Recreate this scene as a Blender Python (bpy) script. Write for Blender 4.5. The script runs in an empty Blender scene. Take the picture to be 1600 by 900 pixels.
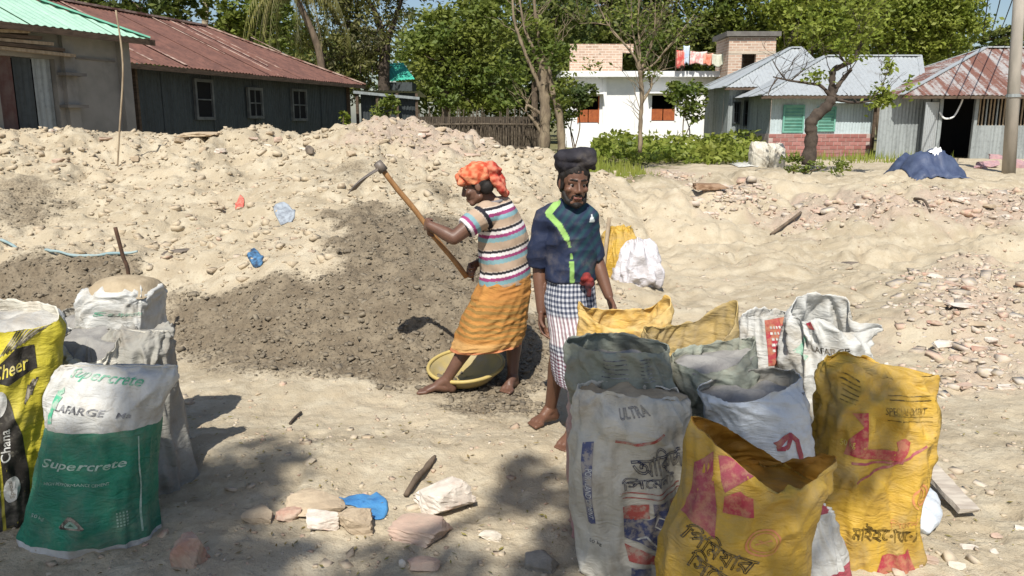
import bpy, bmesh, math, random
import numpy as np
from mathutils import Vector, Matrix, noise as mnoise

random.seed(7)
rng = np.random.default_rng(11)
scene = bpy.context.scene
COL = scene.collection
R = math.radians

# ------------------------------------------------------------------ camera
CAM_H, PITCH, FPX = 1.7, R(11.75), 1250.0
cam_data = bpy.data.cameras.new('camera')
cam = bpy.data.objects.new('camera', cam_data)
COL.objects.link(cam)
cam.location = (0, 0, CAM_H)
cam.rotation_euler = (math.pi / 2 - PITCH, 0, 0)
cam_data.sensor_width = 36
cam_data.lens = 36 * FPX / 1600
cam_data.clip_start, cam_data.clip_end = 0.05, 2000
scene.camera = cam

# ------------------------------------------------------------------ light
SUN_ELEV = R(51)
SUN_DIR = Vector((0.17, 1.0, 0)).normalized() * math.cos(SUN_ELEV) + Vector((0, 0, -math.sin(SUN_ELEV)))   # the way the light travels
world = bpy.data.worlds.new('World')
scene.world = world
world.use_nodes = True
wn, wl = world.node_tree.nodes, world.node_tree.links
wn.clear()
sky = wn.new('ShaderNodeTexSky')
sky.sky_type = 'NISHITA'
sky.sun_disc = False
sky.sun_elevation = SUN_ELEV
sky.sun_rotation = math.atan2(-SUN_DIR.x, -SUN_DIR.y)
sky.dust_density = 1.2
sky.air_density = 1.0
sky.ozone_density = 1.5
bg = wn.new('ShaderNodeBackground')
bg.inputs['Strength'].default_value = 0.09
wo = wn.new('ShaderNodeOutputWorld')
wl.new(sky.outputs['Color'], bg.inputs['Color'])
wl.new(bg.outputs['Background'], wo.inputs['Surface'])
sun_d = bpy.data.lights.new('sun', 'SUN')
sun_d.energy = 5.0
sun_d.angle = R(0.5)
sun_d.color = (1.0, 0.955, 0.875)
sun = bpy.data.objects.new('sun', sun_d)
COL.objects.link(sun)
sun.rotation_euler = SUN_DIR.to_track_quat('-Z', 'Y').to_euler()
sun.location = (-3, -8, 14)
scene.view_settings.view_transform = 'Standard'
scene.view_settings.look = 'None'
scene.view_settings.exposure = 0.26
scene.view_settings.gamma = 1.0
scene.cycles.max_bounces = 5
scene.cycles.diffuse_bounces = 3
scene.cycles.transparent_max_bounces = 8

# ------------------------------------------------------------------ helpers
def P(px, py, Y):
    """world point at depth plane y=Y measured from the photograph (1600x900 pixels)"""
    a = (px - 800) / FPX
    b = (450 - py) / FPX
    dy = math.cos(PITCH) + b * math.sin(PITCH)
    dz = -math.sin(PITCH) + b * math.cos(PITCH)
    t = Y / dy
    return Vector((t * a, Y, CAM_H + t * dz))

ORG = {}

def link(o, parent=None):
    COL.objects.link(o)
    if parent is not None:
        o.parent = parent
    return o

def tag(o, label=None, cat=None, group=None, kind=None):
    if label: o['label'] = label
    if cat: o['category'] = cat
    if group: o['group'] = group
    if kind: o['kind'] = kind
    return o

def thing(name, loc, label, cat, group=None):
    o = bpy.data.objects.new(name, None)
    o.empty_display_size = 0.2
    o.location = loc
    ORG[o] = Vector(loc)
    link(o)
    return tag(o, label, cat, group)

def mesh_np(name, V, F, smooth=False):
    """V (n,3); F list of faces or (m,k) int array"""
    me = bpy.data.meshes.new(name)
    V = np.asarray(V, dtype=np.float32)
    if isinstance(F, np.ndarray):
        m, k = F.shape
        me.vertices.add(len(V)); me.vertices.foreach_set('co', V.ravel())
        me.loops.add(m * k); me.loops.foreach_set('vertex_index', F.astype(np.int32).ravel())
        me.polygons.add(m)
        me.polygons.foreach_set('loop_start', np.arange(0, m * k, k, dtype=np.int32))
        me.polygons.foreach_set('loop_total', np.full(m, k, dtype=np.int32))
        me.update(calc_edges=True)
    else:
        me.from_pydata([tuple(map(float, v)) for v in V], [], F)
        me.update()
    if smooth:
        me.polygons.foreach_set('use_smooth', np.ones(len(me.polygons), dtype=bool))
    return me

def mk(name, V, F, mat, parent=None, origin=None, smooth=False):
    """world-space verts -> one mesh object whose origin sits at origin (or its parent's origin)"""
    V = np.asarray(V, dtype=np.float64)
    if parent is not None:
        org = ORG[parent]
    elif origin is not None:
        org = Vector(origin)
    else:
        org = Vector((V[:, 0].mean(), V[:, 1].mean(), V[:, 2].min()))
    me = mesh_np(name, V - np.array(org), F, smooth)
    for m in (mat if isinstance(mat, (list, tuple)) else [mat]):
        me.materials.append(m)
    o = bpy.data.objects.new(name, me)
    ORG[o] = org
    if parent is None:
        o.location = org
    return link(o, parent)

def share(name, me, offset, parent):
    """another piece with the same mesh data, moved by offset inside its parent"""
    o = bpy.data.objects.new(name, me)
    o.location = offset
    ORG[o] = ORG[parent] + Vector(offset)
    return link(o, parent)

class MB:
    """collects simple solids into one mesh"""
    def __init__(s): s.V, s.F = [], []
    def add(s, V, F):
        n = len(s.V)
        s.V += [tuple(v) for v in V]
        s.F += [tuple(i + n for i in f) for f in F]
    def box(s, c, size, rot=None):
        hx, hy, hz = [d / 2 for d in size]
        M = rot or Matrix.Identity(3)
        V = [Vector(c) + M @ Vector((x * hx, y * hy, z * hz)) for x in (-1, 1) for y in (-1, 1) for z in (-1, 1)]
        s.add(V, [(0, 1, 3, 2), (4, 6, 7, 5), (0, 4, 5, 1), (2, 3, 7, 6), (0, 2, 6, 4), (1, 5, 7, 3)])
    def bar(s, p, q, w, h=None):
        p, q = Vector(p), Vector(q)
        d = q - p
        rot = d.to_track_quat('Z', 'Y').to_matrix()
        s.box((p + q) / 2, (w, h or w, d.length), rot)
    def tube(s, pts, rad, seg=8, cap=True):
        V, F = tube_np(pts, rad, seg, cap)
        s.add(V, F)
    def obj(s, name, mat, parent=None, origin=None, smooth=False):
        return mk(name, s.V, s.F, mat, parent, origin, smooth)

def tube_np(pts, rad, seg=8, cap=True):
    pts = [Vector(p) for p in pts]
    n = len(pts)
    rad = rad if isinstance(rad, (list, tuple)) else [rad] * n
    V, F = [], []
    up = None
    for i, p in enumerate(pts):
        t = (pts[min(i + 1, n - 1)] - pts[max(i - 1, 0)]).normalized()
        if up is None:
            up = t.orthogonal().normalized()
        else:
            up = (up - t * up.dot(t))
            up = up.normalized() if up.length > 1e-6 else t.orthogonal().normalized()
        sd = t.cross(up)
        for k in range(seg):
            a = 2 * math.pi * k / seg
            V.append(p + (up * math.cos(a) + sd * math.sin(a)) * rad[i])
    for i in range(n - 1):
        for k in range(seg):
            k2 = (k + 1) % seg
            F.append((i * seg + k, i * seg + k2, (i + 1) * seg + k2, (i + 1) * seg + k))
    if cap:
        F.append(tuple(range(seg - 1, -1, -1)))
        F.append(tuple(range((n - 1) * seg, n * seg)))
    return V, F

def smoothpath(pts, n=6):
    pts = [Vector(p) for p in pts]
    out = []
    m = len(pts)
    for i in range(m - 1):
        p0, p1, p2, p3 = pts[max(i - 1, 0)], pts[i], pts[i + 1], pts[min(i + 2, m - 1)]
        for k in range(n):
            t = k / n
            out.append(0.5 * ((2 * p1) + (p2 - p0) * t + (2 * p0 - 5 * p1 + 4 * p2 - p3) * t * t + (3 * p1 - p0 - 3 * p2 + p3) * t ** 3))
    out.append(pts[-1])
    return out

# ------------------------------------------------------------------ numpy noise
def _hash(ix, iy, iz, seed):
    h = (ix.astype(np.int64) * 374761393 + iy.astype(np.int64) * 668265263 + iz.astype(np.int64) * 1274126177 + seed * 974711) & 0xFFFFFFFF
    h = ((h ^ (h >> 13)) * 1274126177) & 0xFFFFFFFF
    h = ((h ^ (h >> 16)) * 2246822519) & 0xFFFFFFFF
    h = h ^ (h >> 15)
    return (h & 0xFFFFFF) / float(0xFFFFFF)

def vn2(x, y, seed=0):
    x, y = np.broadcast_arrays(np.asarray(x, float), np.asarray(y, float))
    ix, iy = np.floor(x), np.floor(y)
    fx, fy = x - ix, y - iy
    ux, uy = fx * fx * fx * (fx * (fx * 6 - 15) + 10), fy * fy * fy * (fy * (fy * 6 - 15) + 10)
    z0 = np.zeros_like(ix)
    a, b = _hash(ix, iy, z0, seed), _hash(ix + 1, iy, z0, seed)
    c, d = _hash(ix, iy + 1, z0, seed), _hash(ix + 1, iy + 1, z0, seed)
    return ((a * (1 - ux) + b * ux) * (1 - uy) + (c * (1 - ux) + d * ux) * uy) * 2 - 1

def vn3(x, y, z, seed=0):
    x, y, z = np.broadcast_arrays(np.asarray(x, float), np.asarray(y, float), np.asarray(z, float))
    iz = np.floor(z); fz = z - iz
    uz = fz * fz * (3 - 2 * fz)
    def layer(k):
        ix, iy = np.floor(x), np.floor(y)
        fx, fy = x - ix, y - iy
        ux, uy = fx * fx * (3 - 2 * fx), fy * fy * (3 - 2 * fy)
        a, b = _hash(ix, iy, k, seed), _hash(ix + 1, iy, k, seed)
        c, d = _hash(ix, iy + 1, k, seed), _hash(ix + 1, iy + 1, k, seed)
        return (a * (1 - ux) + b * ux) * (1 - uy) + (c * (1 - ux) + d * ux) * uy
    return (layer(iz) * (1 - uz) + layer(iz + 1) * uz) * 2 - 1

def fbm2(x, y, oct=3, seed=0):
    s, a = 0, 1.0
    for o in range(oct):
        s = s + a * vn2(x * 2 ** o + 17.3 * o, y * 2 ** o - 9.1 * o, seed + o)
        a *= 0.5
    return s

def fbm3(x, y, z, oct=3, seed=0):
    s, a = 0, 1.0
    for o in range(oct):
        s = s + a * vn3(x * 2 ** o + 5.7 * o, y * 2 ** o, z * 2 ** o - 3.3 * o, seed + o)
        a *= 0.5
    return s

def sstep(a, b, x):
    t = np.clip((np.asarray(x, float) - a) / (b - a), 0, 1)
    return t * t * (3 - 2 * t)

# ------------------------------------------------------------------ materials
def srgb(r, g, b):
    f = lambda c: (c / 255 / 12.92) if c / 255 <= 0.04045 else ((c / 255 + 0.055) / 1.055) ** 2.4
    return (f(r), f(g), f(b))

class NT:
    def __init__(s, name):
        s.m = bpy.data.materials.new(name)
        s.m.use_nodes = True
        s.n, s.l = s.m.node_tree.nodes, s.m.node_tree.links
        s.b = s.n['Principled BSDF']
        s.out = s.n['Material Output']
    def node(s, typ, **kw):
        n = s.n.new(typ)
        for k, v in kw.items(): setattr(n, k, v)
        return n
    def set(s, sock, v):
        if isinstance(v, bpy.types.NodeSocket): s.l.new(v, sock)
        elif isinstance(v, (tuple, list)) and sock.type == 'RGBA': sock.default_value = (*v[:3], 1)
        else: sock.default_value = v
    def coord(s, kind='Object'):
        return s.node('ShaderNodeTexCoord').outputs[kind]
    def mapping(s, vec, scale=(1, 1, 1), rot=(0, 0, 0)):
        n = s.node('ShaderNodeMapping')
        s.l.new(vec, n.inputs['Vector'])
        n.inputs['Scale'].default_value = scale
        n.inputs['Rotation'].default_value = rot
        return n.outputs['Vector']
    def noise(s, vec, scale, detail=4, rough=0.55, dist=0.0):
        n = s.node('ShaderNodeTexNoise')
        s.l.new(vec, n.inputs['Vector'])
        n.inputs['Scale'].default_value = scale
        n.inputs['Detail'].default_value = detail
        n.inputs['Roughness'].default_value = rough
        n.inputs['Distortion'].default_value = dist
        return n.outputs['Fac']
    def ramp(s, fac, lo, hi, smooth=True):
        n = s.node('ShaderNodeMapRange')
        if smooth: n.interpolation_type = 'SMOOTHSTEP'
        s.set(n.inputs['Value'], fac)
        n.inputs['From Min'].default_value = lo
        n.inputs['From Max'].default_value = hi
        return n.outputs['Result']
    def mix(s, fac, a, b, blend='MIX'):
        n = s.node('ShaderNodeMix', data_type='RGBA', blend_type=blend)
        s.set(n.inputs[0], fac); s.set(n.inputs[6], a); s.set(n.inputs[7], b)
        return n.outputs[2]
    def math(s, op, a, b=0.0, c=None):
        n = s.node('ShaderNodeMath', operation=op)
        s.set(n.inputs[0], a); s.set(n.inputs[1], b)
        if c is not None: s.set(n.inputs[2], c)
        return n.outputs[0]
    def attr(s, name):
        return s.node('ShaderNodeAttribute', attribute_name=name)
    def bump(s, height, strength=0.3, dist=0.01, normal=None):
        n = s.node('ShaderNodeBump')
        s.set(n.inputs['Height'], height)
        n.inputs['Strength'].default_value = strength
        n.inputs['Distance'].default_value = dist
        if normal is not None: s.l.new(normal, n.inputs['Normal'])
        return n.outputs['Normal']
    def fin(s, color=None, rough=None, normal=None, spec=None, sheen=None):
        if color is not None: s.set(s.b.inputs['Base Color'], color)
        if rough is not None: s.set(s.b.inputs['Roughness'], rough)
        if normal is not None: s.l.new(normal, s.b.inputs['Normal'])
        if spec is not None: s.b.inputs['Specular IOR Level'].default_value = spec
        return s.m

def pm(name, c1, c2=None, scale=6, rough=0.8, bump=0.25, bscale=None, bdist=0.006, spec=0.25, stretch=(1, 1, 1), lo=0.35, hi=0.65, c3=None, s3=2.0, f3=(0.55, 0.7)):
    """general weathered surface: two colours mixed by noise, an optional third in patches, fine relief"""
    t = NT(name)
    co = t.mapping(t.coord(), stretch)
    col = c1
    if c2 is not None:
        col = t.mix(t.ramp(t.noise(co, scale, 6, 0.6), lo, hi), c1, c2)
    if c3 is not None:
        col = t.mix(t.ramp(t.noise(co, s3, 5, 0.65, 0.3), *f3), col, c3)
    nrm = t.bump(t.noise(co, bscale or scale * 6, 5, 0.6), bump, bdist) if bump else None
    return t.fin(col, rough, nrm, spec)
# ================================================================== GROUND
CREST_X = np.array([-40, -7.5, -6.6, -5.8, -5.2, -4.7, -4.05, -3.5, -3.1, -2.64, -2.26, -1.88, -1.5, -0.94, -0.38, 0.47, 1.2, 2.2, 60])
CREST_Z = np.array([1.4, 1.56, 1.58, 1.5, 1.44, 1.5, 1.64, 1.53, 1.51, 1.6, 1.68, 1.73, 1.68, 1.53, 1.43, 1.22, 0.9, 0.45, 0.0])

def g_base(x, y):
    """broad shape of the building plot, metres"""
    x = np.asarray(x, float); y = np.asarray(y, float)
    z = 0.42 * sstep(11, 27, y)
    crest = np.interp(x, CREST_X, CREST_Z) * 0.945
    up = np.clip((y - 5.35) / 6.7, 0, 1)
    prof = 0.72 * up + 0.28 * sstep(0, 1, up)
    down = 1 - sstep(12.6, 16.5, y)
    rightedge = 0.15 + (y - 5.0) * 0.17
    side = 1 - sstep(-0.9, 0.9, x - rightedge)
    far = sstep(9.5, 12, y)
    side = side * (1 - far) + far
    leftside = sstep(-14, -10, x)
    m = crest * prof * side * down * leftside
    z = np.maximum(z, m) + 0.12 * np.minimum(z, m)
    # freshly dug heap of dark soil in front of the worker
    z = z + 0.30 * np.exp(-(((x + 1.15) / 1.25) ** 2 + ((y - 6.9) / 1.0) ** 2))
    z = z + 0.13 * np.exp(-(((x + 0.75) / 0.8) ** 2 + ((y - 6.1) / 0.42) ** 2))
    # trench and bank at the left
    z = z - 0.20 * np.exp(-(((x + 3.6) / 1.0) ** 2 + ((y - 5.9) / 0.5) ** 2))
    z = z + 0.16 * np.exp(-(((x + 3.9) / 1.5) ** 2 + ((y - 7.2) / 0.45) ** 2))
    # hollow where the men stand
    z = z - 0.05 * np.exp(-(((x - 0.1) / 0.9) ** 2 + ((y - 4.75) / 0.4) ** 2))
    # low spoil heaps on the right
    z = z + 0.34 * np.exp(-(((x - 7.6) / 1.8) ** 2 + ((y - 15.6) / 1.3) ** 2))
    z = z + 0.16 * np.exp(-(((x - 2.6) / 0.9) ** 2 + ((y - 11.7) / 0.8) ** 2))
    z = z + 0.16 * np.exp(-(((x - 3.5) / 0.75) ** 2 + ((y - 6.4) / 0.9) ** 2))
    z = z + 0.20 * np.exp(-(((x - 5.2) / 1.4) ** 2 + ((y - 10.5) / 1.0) ** 2))
    z = z + 0.18 * np.exp(-(((x - 1.7) / 1.3) ** 2 + ((y - 15.5) / 1.0) ** 2))
    for (bx, by, bh, rx, ry) in ((4.4, 13.2, 0.26, 1.3, 0.7), (9.3, 18.5, 0.36, 1.6, 0.9), (6.0, 18.6, 0.28, 1.3, 0.8), (2.9, 17.6, 0.26, 1.2, 0.8), (6.4, 12.3, 0.22, 1.0, 0.6), (4.6, 8.3, 0.13, 0.9, 0.6)):
        z = z + bh * np.exp(-(((x - bx) / rx) ** 2 + ((y - by) / ry) ** 2))
    z = z + 0.05 * np.exp(-(((x - 0.0) / 3.0) ** 2 + ((y - 3.9) / 0.25) ** 2))
    return z

def G(px, py):
    """where the photograph's pixel meets the broad ground"""
    lo = None
    for Y in np.arange(1.6, 70, 0.02):
        p = P(px, py, Y)
        if p.z <= float(g_base(p.x, p.y)):
            return p
    return P(px, py, 60)

def poly_dist(x, y, poly):
    """signed distance to polygon (positive inside)"""
    poly = np.array([(p[0], p[1]) for p in poly])
    d = np.full(x.shape, 1e9)
    inside = np.zeros(x.shape, bool)
    n = len(poly)
    for i in range(n):
        ax, ay = poly[i]; bx, by = poly[(i + 1) % n]
        ex, ey = bx - ax, by - ay
        t = np.clip(((x - ax) * ex + (y - ay) * ey) / (ex * ex + ey * ey + 1e-12), 0, 1)
        d = np.minimum(d, np.hypot(x - ax - t * ex, y - ay - t * ey))
        c = ((ay > y) != (by > y)) & (x < (bx - ax) * (y - ay) / (by - ay + 1e-12) + ax)
        inside ^= c
    return np.where(inside, d, -d)

def wpoly(pts):
    return [G(*p) for p in pts]

MOIST_SHADE_POLYS = [
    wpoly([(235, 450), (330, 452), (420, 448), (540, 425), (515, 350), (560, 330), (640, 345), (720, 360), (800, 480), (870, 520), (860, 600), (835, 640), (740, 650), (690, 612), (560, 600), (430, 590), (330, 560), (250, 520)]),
    wpoly([(-60, 415), (60, 408), (170, 405), (235, 440), (250, 500), (120, 520), (-60, 500)]),  # cut bank of the left trench: its shade is painted in as dark soil
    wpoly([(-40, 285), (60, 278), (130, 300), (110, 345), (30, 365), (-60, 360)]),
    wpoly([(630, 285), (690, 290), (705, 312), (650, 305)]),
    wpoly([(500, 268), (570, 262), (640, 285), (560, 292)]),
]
RUBBLE_POLYS = [
    wpoly([(1450, 440), (1540, 420), (1580, 480), (1570, 590), (1480, 600), (1460, 520)]),
    wpoly([(1230, 320), (1420, 318), (1600, 310), (1640, 370), (1540, 360), (1400, 352), (1240, 362)]),
    wpoly([(930, 245), (1040, 250), (1090, 290), (960, 292)]),
    wpoly([(560, 215), (600, 192), (680, 205), (760, 235), (640, 250)]),
    wpoly([(1090, 300), (1140, 300), (1180, 330), (1120, 335)]),
]
GRASS_POLYS = [[(-60, 17.5), (2.6, 17.5), (2.8, 22.5), (4.5, 24), (8.0, 27.5), (14, 29), (70, 29), (70, 300), (-60, 300)]]

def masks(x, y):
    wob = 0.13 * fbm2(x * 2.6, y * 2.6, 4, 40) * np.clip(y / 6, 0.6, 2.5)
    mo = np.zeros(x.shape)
    for i, p in enumerate(MOIST_SHADE_POLYS):
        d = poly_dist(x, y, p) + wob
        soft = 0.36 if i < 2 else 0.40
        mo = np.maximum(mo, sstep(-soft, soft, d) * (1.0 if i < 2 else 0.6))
    ru = np.zeros(x.shape)
    for p in RUBBLE_POLYS:
        ru = np.maximum(ru, sstep(-0.35, 0.35, poly_dist(x, y, p) + wob * 2))
    gr = np.zeros(x.shape)
    for p in GRASS_POLYS:
        gr = np.maximum(gr, sstep(-0.8, 0.8, poly_dist(x, y, p) + wob * 3))
    return mo, ru, gr

def g_detail(x, y, mo, ru):
    near = sstep(60, 25, y)
    z = 0.035 * fbm2(x * 0.9, y * 0.9, 2, 3) * near
    broken = sstep(8.5, 11, y) * sstep(24, 18, y) + 0.6 * sstep(1.9, 3.2, x) * sstep(4.8, 6.5, y) * sstep(12, 9, y)
    b1 = np.abs(vn2(x * 1.3 + 3, y * 1.3, 81)); b2 = np.abs(vn2(x * 3.4, y * 3.4 + 5, 83)); b3 = np.abs(vn2(x * 8.5, y * 8.5, 85))
    z = z + np.clip(broken, 0, 1) * ((0.13 + 0.08 * sstep(0.5, 2, x)) * b1 + 0.09 * b2 + 0.05 * b3 - 0.08)
    slope = sstep(5.5, 7.5, y) * sstep(17, 13, y) * sstep(1.5, -0.5, x - 0.2 * y)
    z = z + (0.012 + 0.030 * slope) * fbm2(x * 2.6, y * 2.6, 3, 9) * near
    z = z + slope * (0.058 * np.abs(vn2(x * 2.1, y * 2.1, 91)) + 0.040 * np.abs(vn2(x * 5.2, y * 5.2, 93)) - 0.045 * sstep(0.45, 0.7, vn2(x * 3.1, y * 3.1, 95)))
    z = z + (0.006 + 0.012 * slope) * fbm2(x * 9, y * 9, 3, 15) * near
    # footprints and small hollows in the trodden sand
    f = vn2(x * 5.5 + 3, y * 5.5, 21)
    z = z - 0.018 * sstep(0.35, 0.75, f) * (1 - mo) * sstep(20, 8, y)
    # ridged clods of dug soil
    r1 = 1 - np.abs(vn2(x * 7, y * 7, 31)); r2 = 1 - np.abs(vn2(x * 17, y * 17, 33))
    z = z + mo * (0.045 * (r1 - 0.5) + 0.026 * (r2 - 0.5) + 0.012 * vn2(x * 45, y * 45, 35))
    z = z + ru * (0.05 * np.abs(vn2(x * 6, y * 6, 51)) + 0.02 * vn2(x * 19, y * 19, 52))
    # grooves dragged down the left bank
    bank = np.exp(-(((x + 3.4) / 1.2) ** 2 + ((y - 6.6) / 0.7) ** 2))
    z = z + bank * 0.03 * vn2((x - 0.9 * y) * 9, (x + y) * 1.3, 61)
    z = z + 0.004 * vn2(x * 38, y * 38, 71) * sstep(9, 4, y)
    return z

def ground_z(x, y):
    x = np.atleast_1d(np.asarray(x, float)); y = np.atleast_1d(np.asarray(y, float))
    mo, ru, gr = masks(x, y)
    return g_base(x, y) + g_detail(x, y, mo, ru)

def gz(x, y):
    return float(ground_z(x, y)[0])

def build_ground():
    ys = list(np.linspace(-60, 1.3, 16)) + [1.6, 1.8, 2.0, 2.15, 2.25]
    y = 2.3
    while y < 42:
        ys.append(y); y += 0.0075 * (y / 2.5) ** 1.36
    while y < 700:
        ys.append(y); y *= 1.14
    ys = np.array(ys)
    s_in = np.linspace(-1, 1, 500)
    s_out = 1.0 * 1.22 ** np.arange(1, 22)
    ss = np.concatenate([-s_out[::-1], s_in, s_out])
    Y, S = np.meshgrid(ys, ss, indexing='ij')
    X = S * np.maximum(0.45 + 0.72 * Y, 1.6)
    x, yy = X.ravel(), Y.ravel()
    mo, ru, gr = masks(x, yy)
    z = g_base(x, yy) + g_detail(x, yy, mo, ru)
    nr, nc = X.shape
    i = np.arange(nr - 1)[:, None] * nc + np.arange(nc - 1)[None, :]
    F = np.stack([i, i + 1, i + nc + 1, i + nc], -1).reshape(-1, 4)
    me = mesh_np('ground', np.stack([x, yy, z], 1), F, True)
    for nm, arr in (('moist_shade', mo), ('rubble', ru), ('grassy', gr)):
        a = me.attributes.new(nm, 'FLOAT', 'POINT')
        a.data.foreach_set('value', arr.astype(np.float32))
    t = NT('sandy_ground')
    co = t.coord()
    big, mid, fine = t.noise(co, 0.7, 5, 0.6), t.noise(co, 4.5, 6, 0.65), t.noise(co, 42, 5, 0.7)
    sand = t.mix(t.ramp(big, 0.35, 0.68), (0.470, 0.398, 0.285), (0.365, 0.305, 0.212))
    sand = t.mix(t.ramp(mid, 0.40, 0.72), sand, (0.525, 0.462, 0.345))
    sand = t.mix(t.math('MULTIPLY', t.ramp(fine, 0.56, 0.70), 0.5), sand, (0.24, 0.18, 0.12))
    sand = t.mix(t.math('MULTIPLY', t.ramp(t.noise(co, 130, 3, 0.8), 0.60, 0.68), 0.35), sand, (0.20, 0.155, 0.105))
    sand = t.mix(t.math('MULTIPLY', t.ramp(t.noise(co, 1.7, 5, 0.7, 0.6), 0.56, 0.70), 0.5), sand, (0.31, 0.245, 0.165))
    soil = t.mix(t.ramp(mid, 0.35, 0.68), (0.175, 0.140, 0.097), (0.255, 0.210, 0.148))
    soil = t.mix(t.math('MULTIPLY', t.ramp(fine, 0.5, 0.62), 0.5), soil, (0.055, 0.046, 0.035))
    rub = t.mix(t.ramp(mid, 0.4, 0.6), (0.47, 0.365, 0.295), (0.39, 0.32, 0.255))
    rub = t.mix(t.ramp(fine, 0.5, 0.66), rub, (0.32, 0.22, 0.17))
    gra = t.mix(t.ramp(mid, 0.35, 0.65), (0.12, 0.14, 0.05), (0.24, 0.20, 0.12))
    mf = t.ramp(t.math('ADD', t.attr('moist_shade').outputs['Fac'], t.math('MULTIPLY', t.math('SUBTRACT', fine, 0.5), 0.8)), 0.25, 0.75)
    rf = t.math('MULTIPLY', t.attr('rubble').outputs['Fac'], 0.7)
    col = t.mix(rf, sand, rub)
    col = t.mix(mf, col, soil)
    col = t.mix(t.attr('grassy').outputs['Fac'], col, gra)
    h = t.math('ADD', t.noise(co, 90, 4, 0.7), t.math('MULTIPLY', t.noise(co, 24, 5, 0.65), 1.6))
    t.fin(col, 0.95, t.bump(h, 0.75, 0.012), 0.1)
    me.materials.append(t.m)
    o = bpy.data.objects.new('ground', me)
    link(o)
    tag(o, 'pale trodden sand of the building plot with dark dug soil and rubble', kind='structure')
    return o

build_ground()
# fast lookup table of the finished surface near the camera
_gx, _gy = np.arange(-12, 14, 0.03), np.arange(1.0, 22, 0.03)
_GX, _GY = np.meshgrid(_gx, _gy, indexing='ij')
_GM = masks(_GX.ravel(), _GY.ravel())
_GZ = (g_base(_GX.ravel(), _GY.ravel()) + g_detail(_GX.ravel(), _GY.ravel(), _GM[0], _GM[1])).reshape(_GX.shape)
def gzs(x, y):
    ix = np.clip(((np.asarray(x) + 12) / 0.03).round().astype(int), 0, _GZ.shape[0] - 1)
    iy = np.clip(((np.asarray(y) - 1.0) / 0.03).round().astype(int), 0, _GZ.shape[1] - 1)
    return _GZ[ix, iy], _GM[0].reshape(_GX.shape)[ix, iy], _GM[1].reshape(_GX.shape)[ix, iy]

# ------------------------------------------------------------------ loose stones and clods
CHIP_V = np.array([(x, y, z) for x in (-.85, .85) for y in (-.85, .85) for z in (-.85, .85)])
CHIP_F = np.array([(0, 1, 3), (0, 3, 2), (4, 6, 7), (4, 7, 5), (0, 4, 5), (0, 5, 1), (2, 3, 7), (2, 7, 6), (0, 2, 6), (0, 6, 4), (1, 5, 7), (1, 7, 3)])

def island_mat(name, cols, rough=0.9, bump=0.4, bscale=60, bdist=0.004, dust=(0.5, 0.42, 0.3)):
    t = NT(name)
    g = t.node('ShaderNodeNewGeometry')
    cr = t.node('ShaderNodeValToRGB')
    t.l.new(g.outputs['Random Per Island'], cr.inputs['Fac'])
    el = cr.color_ramp.elements
    el[0].position, el[0].color = 0, (*cols[0], 1)
    el[1].position, el[1].color = 1, (*cols[-1], 1)
    for i, c in enumerate(cols[1:-1]):
        e = el.new((i + 1) / (len(cols) - 1)); e.color = (*c, 1)
    co = t.coord()
    col = t.mix(t.ramp(t.noise(co, bscale * 0.5, 4), 0.4, 0.7), cr.outputs['Color'], dust)
    return t.fin(col, rough, t.bump(t.noise(co, bscale, 4, 0.6), bump, bdist), 0.2)

def scatter(name, xs, ys, sizes, mat, label, flat=0.65, sink=0.45):
    n = len(xs)
    zs = gzs(xs, ys)[0]
    A = rng.uniform(0, 2 * np.pi, n)
    T = rng.normal(0, 0.35, n)
    sc = sizes[:, None] * np.stack([rng.uniform(0.7, 1.3, n), rng.uniform(0.6, 1.1, n), rng.uniform(0.35, 0.9, n) * flat], 1)
    J = rng.uniform(0.55, 1.15, (n, len(CHIP_V), 3))
    V = CHIP_V[None] * J * sc[:, None, :]
    # tilt, turn
    ct, st = np.cos(T)[:, None], np.sin(T)[:, None]
    x0, z0 = V[..., 0] * ct - V[..., 2] * st, V[..., 0] * st + V[..., 2] * ct
    ca, sa = np.cos(A)[:, None], np.sin(A)[:, None]
    x1, y1 = x0 * ca - V[..., 1] * sa, x0 * sa + V[..., 1] * ca
    W = np.stack([x1 + xs[:, None], y1 + ys[:, None], z0 + (zs + sizes * flat * 0.5 * (1 - 2 * sink))[:, None]], -1)
    F = (CHIP_F[None] + (np.arange(n) * len(CHIP_V))[:, None, None]).reshape(-1, 3)
    o = mk(name, W.reshape(-1, 3), F, mat)
    return tag(o, label, kind='stuff')

def wedge(n, y0, y1, p=1.0):
    y = y0 + (y1 - y0) * rng.uniform(0, 1, n) ** p
    x = rng.uniform(-1, 1, n) * (0.35 + 0.68 * y)
    return x, y

M_PEBBLE = island_mat('pebble_mix', [(0.42, 0.33, 0.23), (0.50, 0.43, 0.33), (0.36, 0.26, 0.19), (0.55, 0.49, 0.40), (0.30, 0.24, 0.18), (0.50, 0.34, 0.26)])
M_BRICKBIT = island_mat('brick_crumb_mix', [(0.50, 0.36, 0.29), (0.56, 0.48, 0.40), (0.44, 0.28, 0.21), (0.52, 0.47, 0.41), (0.30, 0.25, 0.21), (0.60, 0.54, 0.46)])
M_CLOD = island_mat('dark_clod_mix', [(0.18, 0.15, 0.11), (0.26, 0.22, 0.16), (0.13, 0.108, 0.08), (0.22, 0.185, 0.135)], dust=(0.22, 0.185, 0.135))

x, y = wedge(7000, 2.2, 17, 1.7)
_, mo_, ru_ = gzs(x, y)
keep = mo_ < 0.3
x, y = x[keep], y[keep]
scatter('gravel', x, y, (0.006 + 0.012 * rng.pareto(3.2, len(x))).clip(0.005, 0.035) * (0.62 + 0.09 * y), M_PEBBLE, 'scattered pebbles and crumbs lying over the pale sand')
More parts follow.
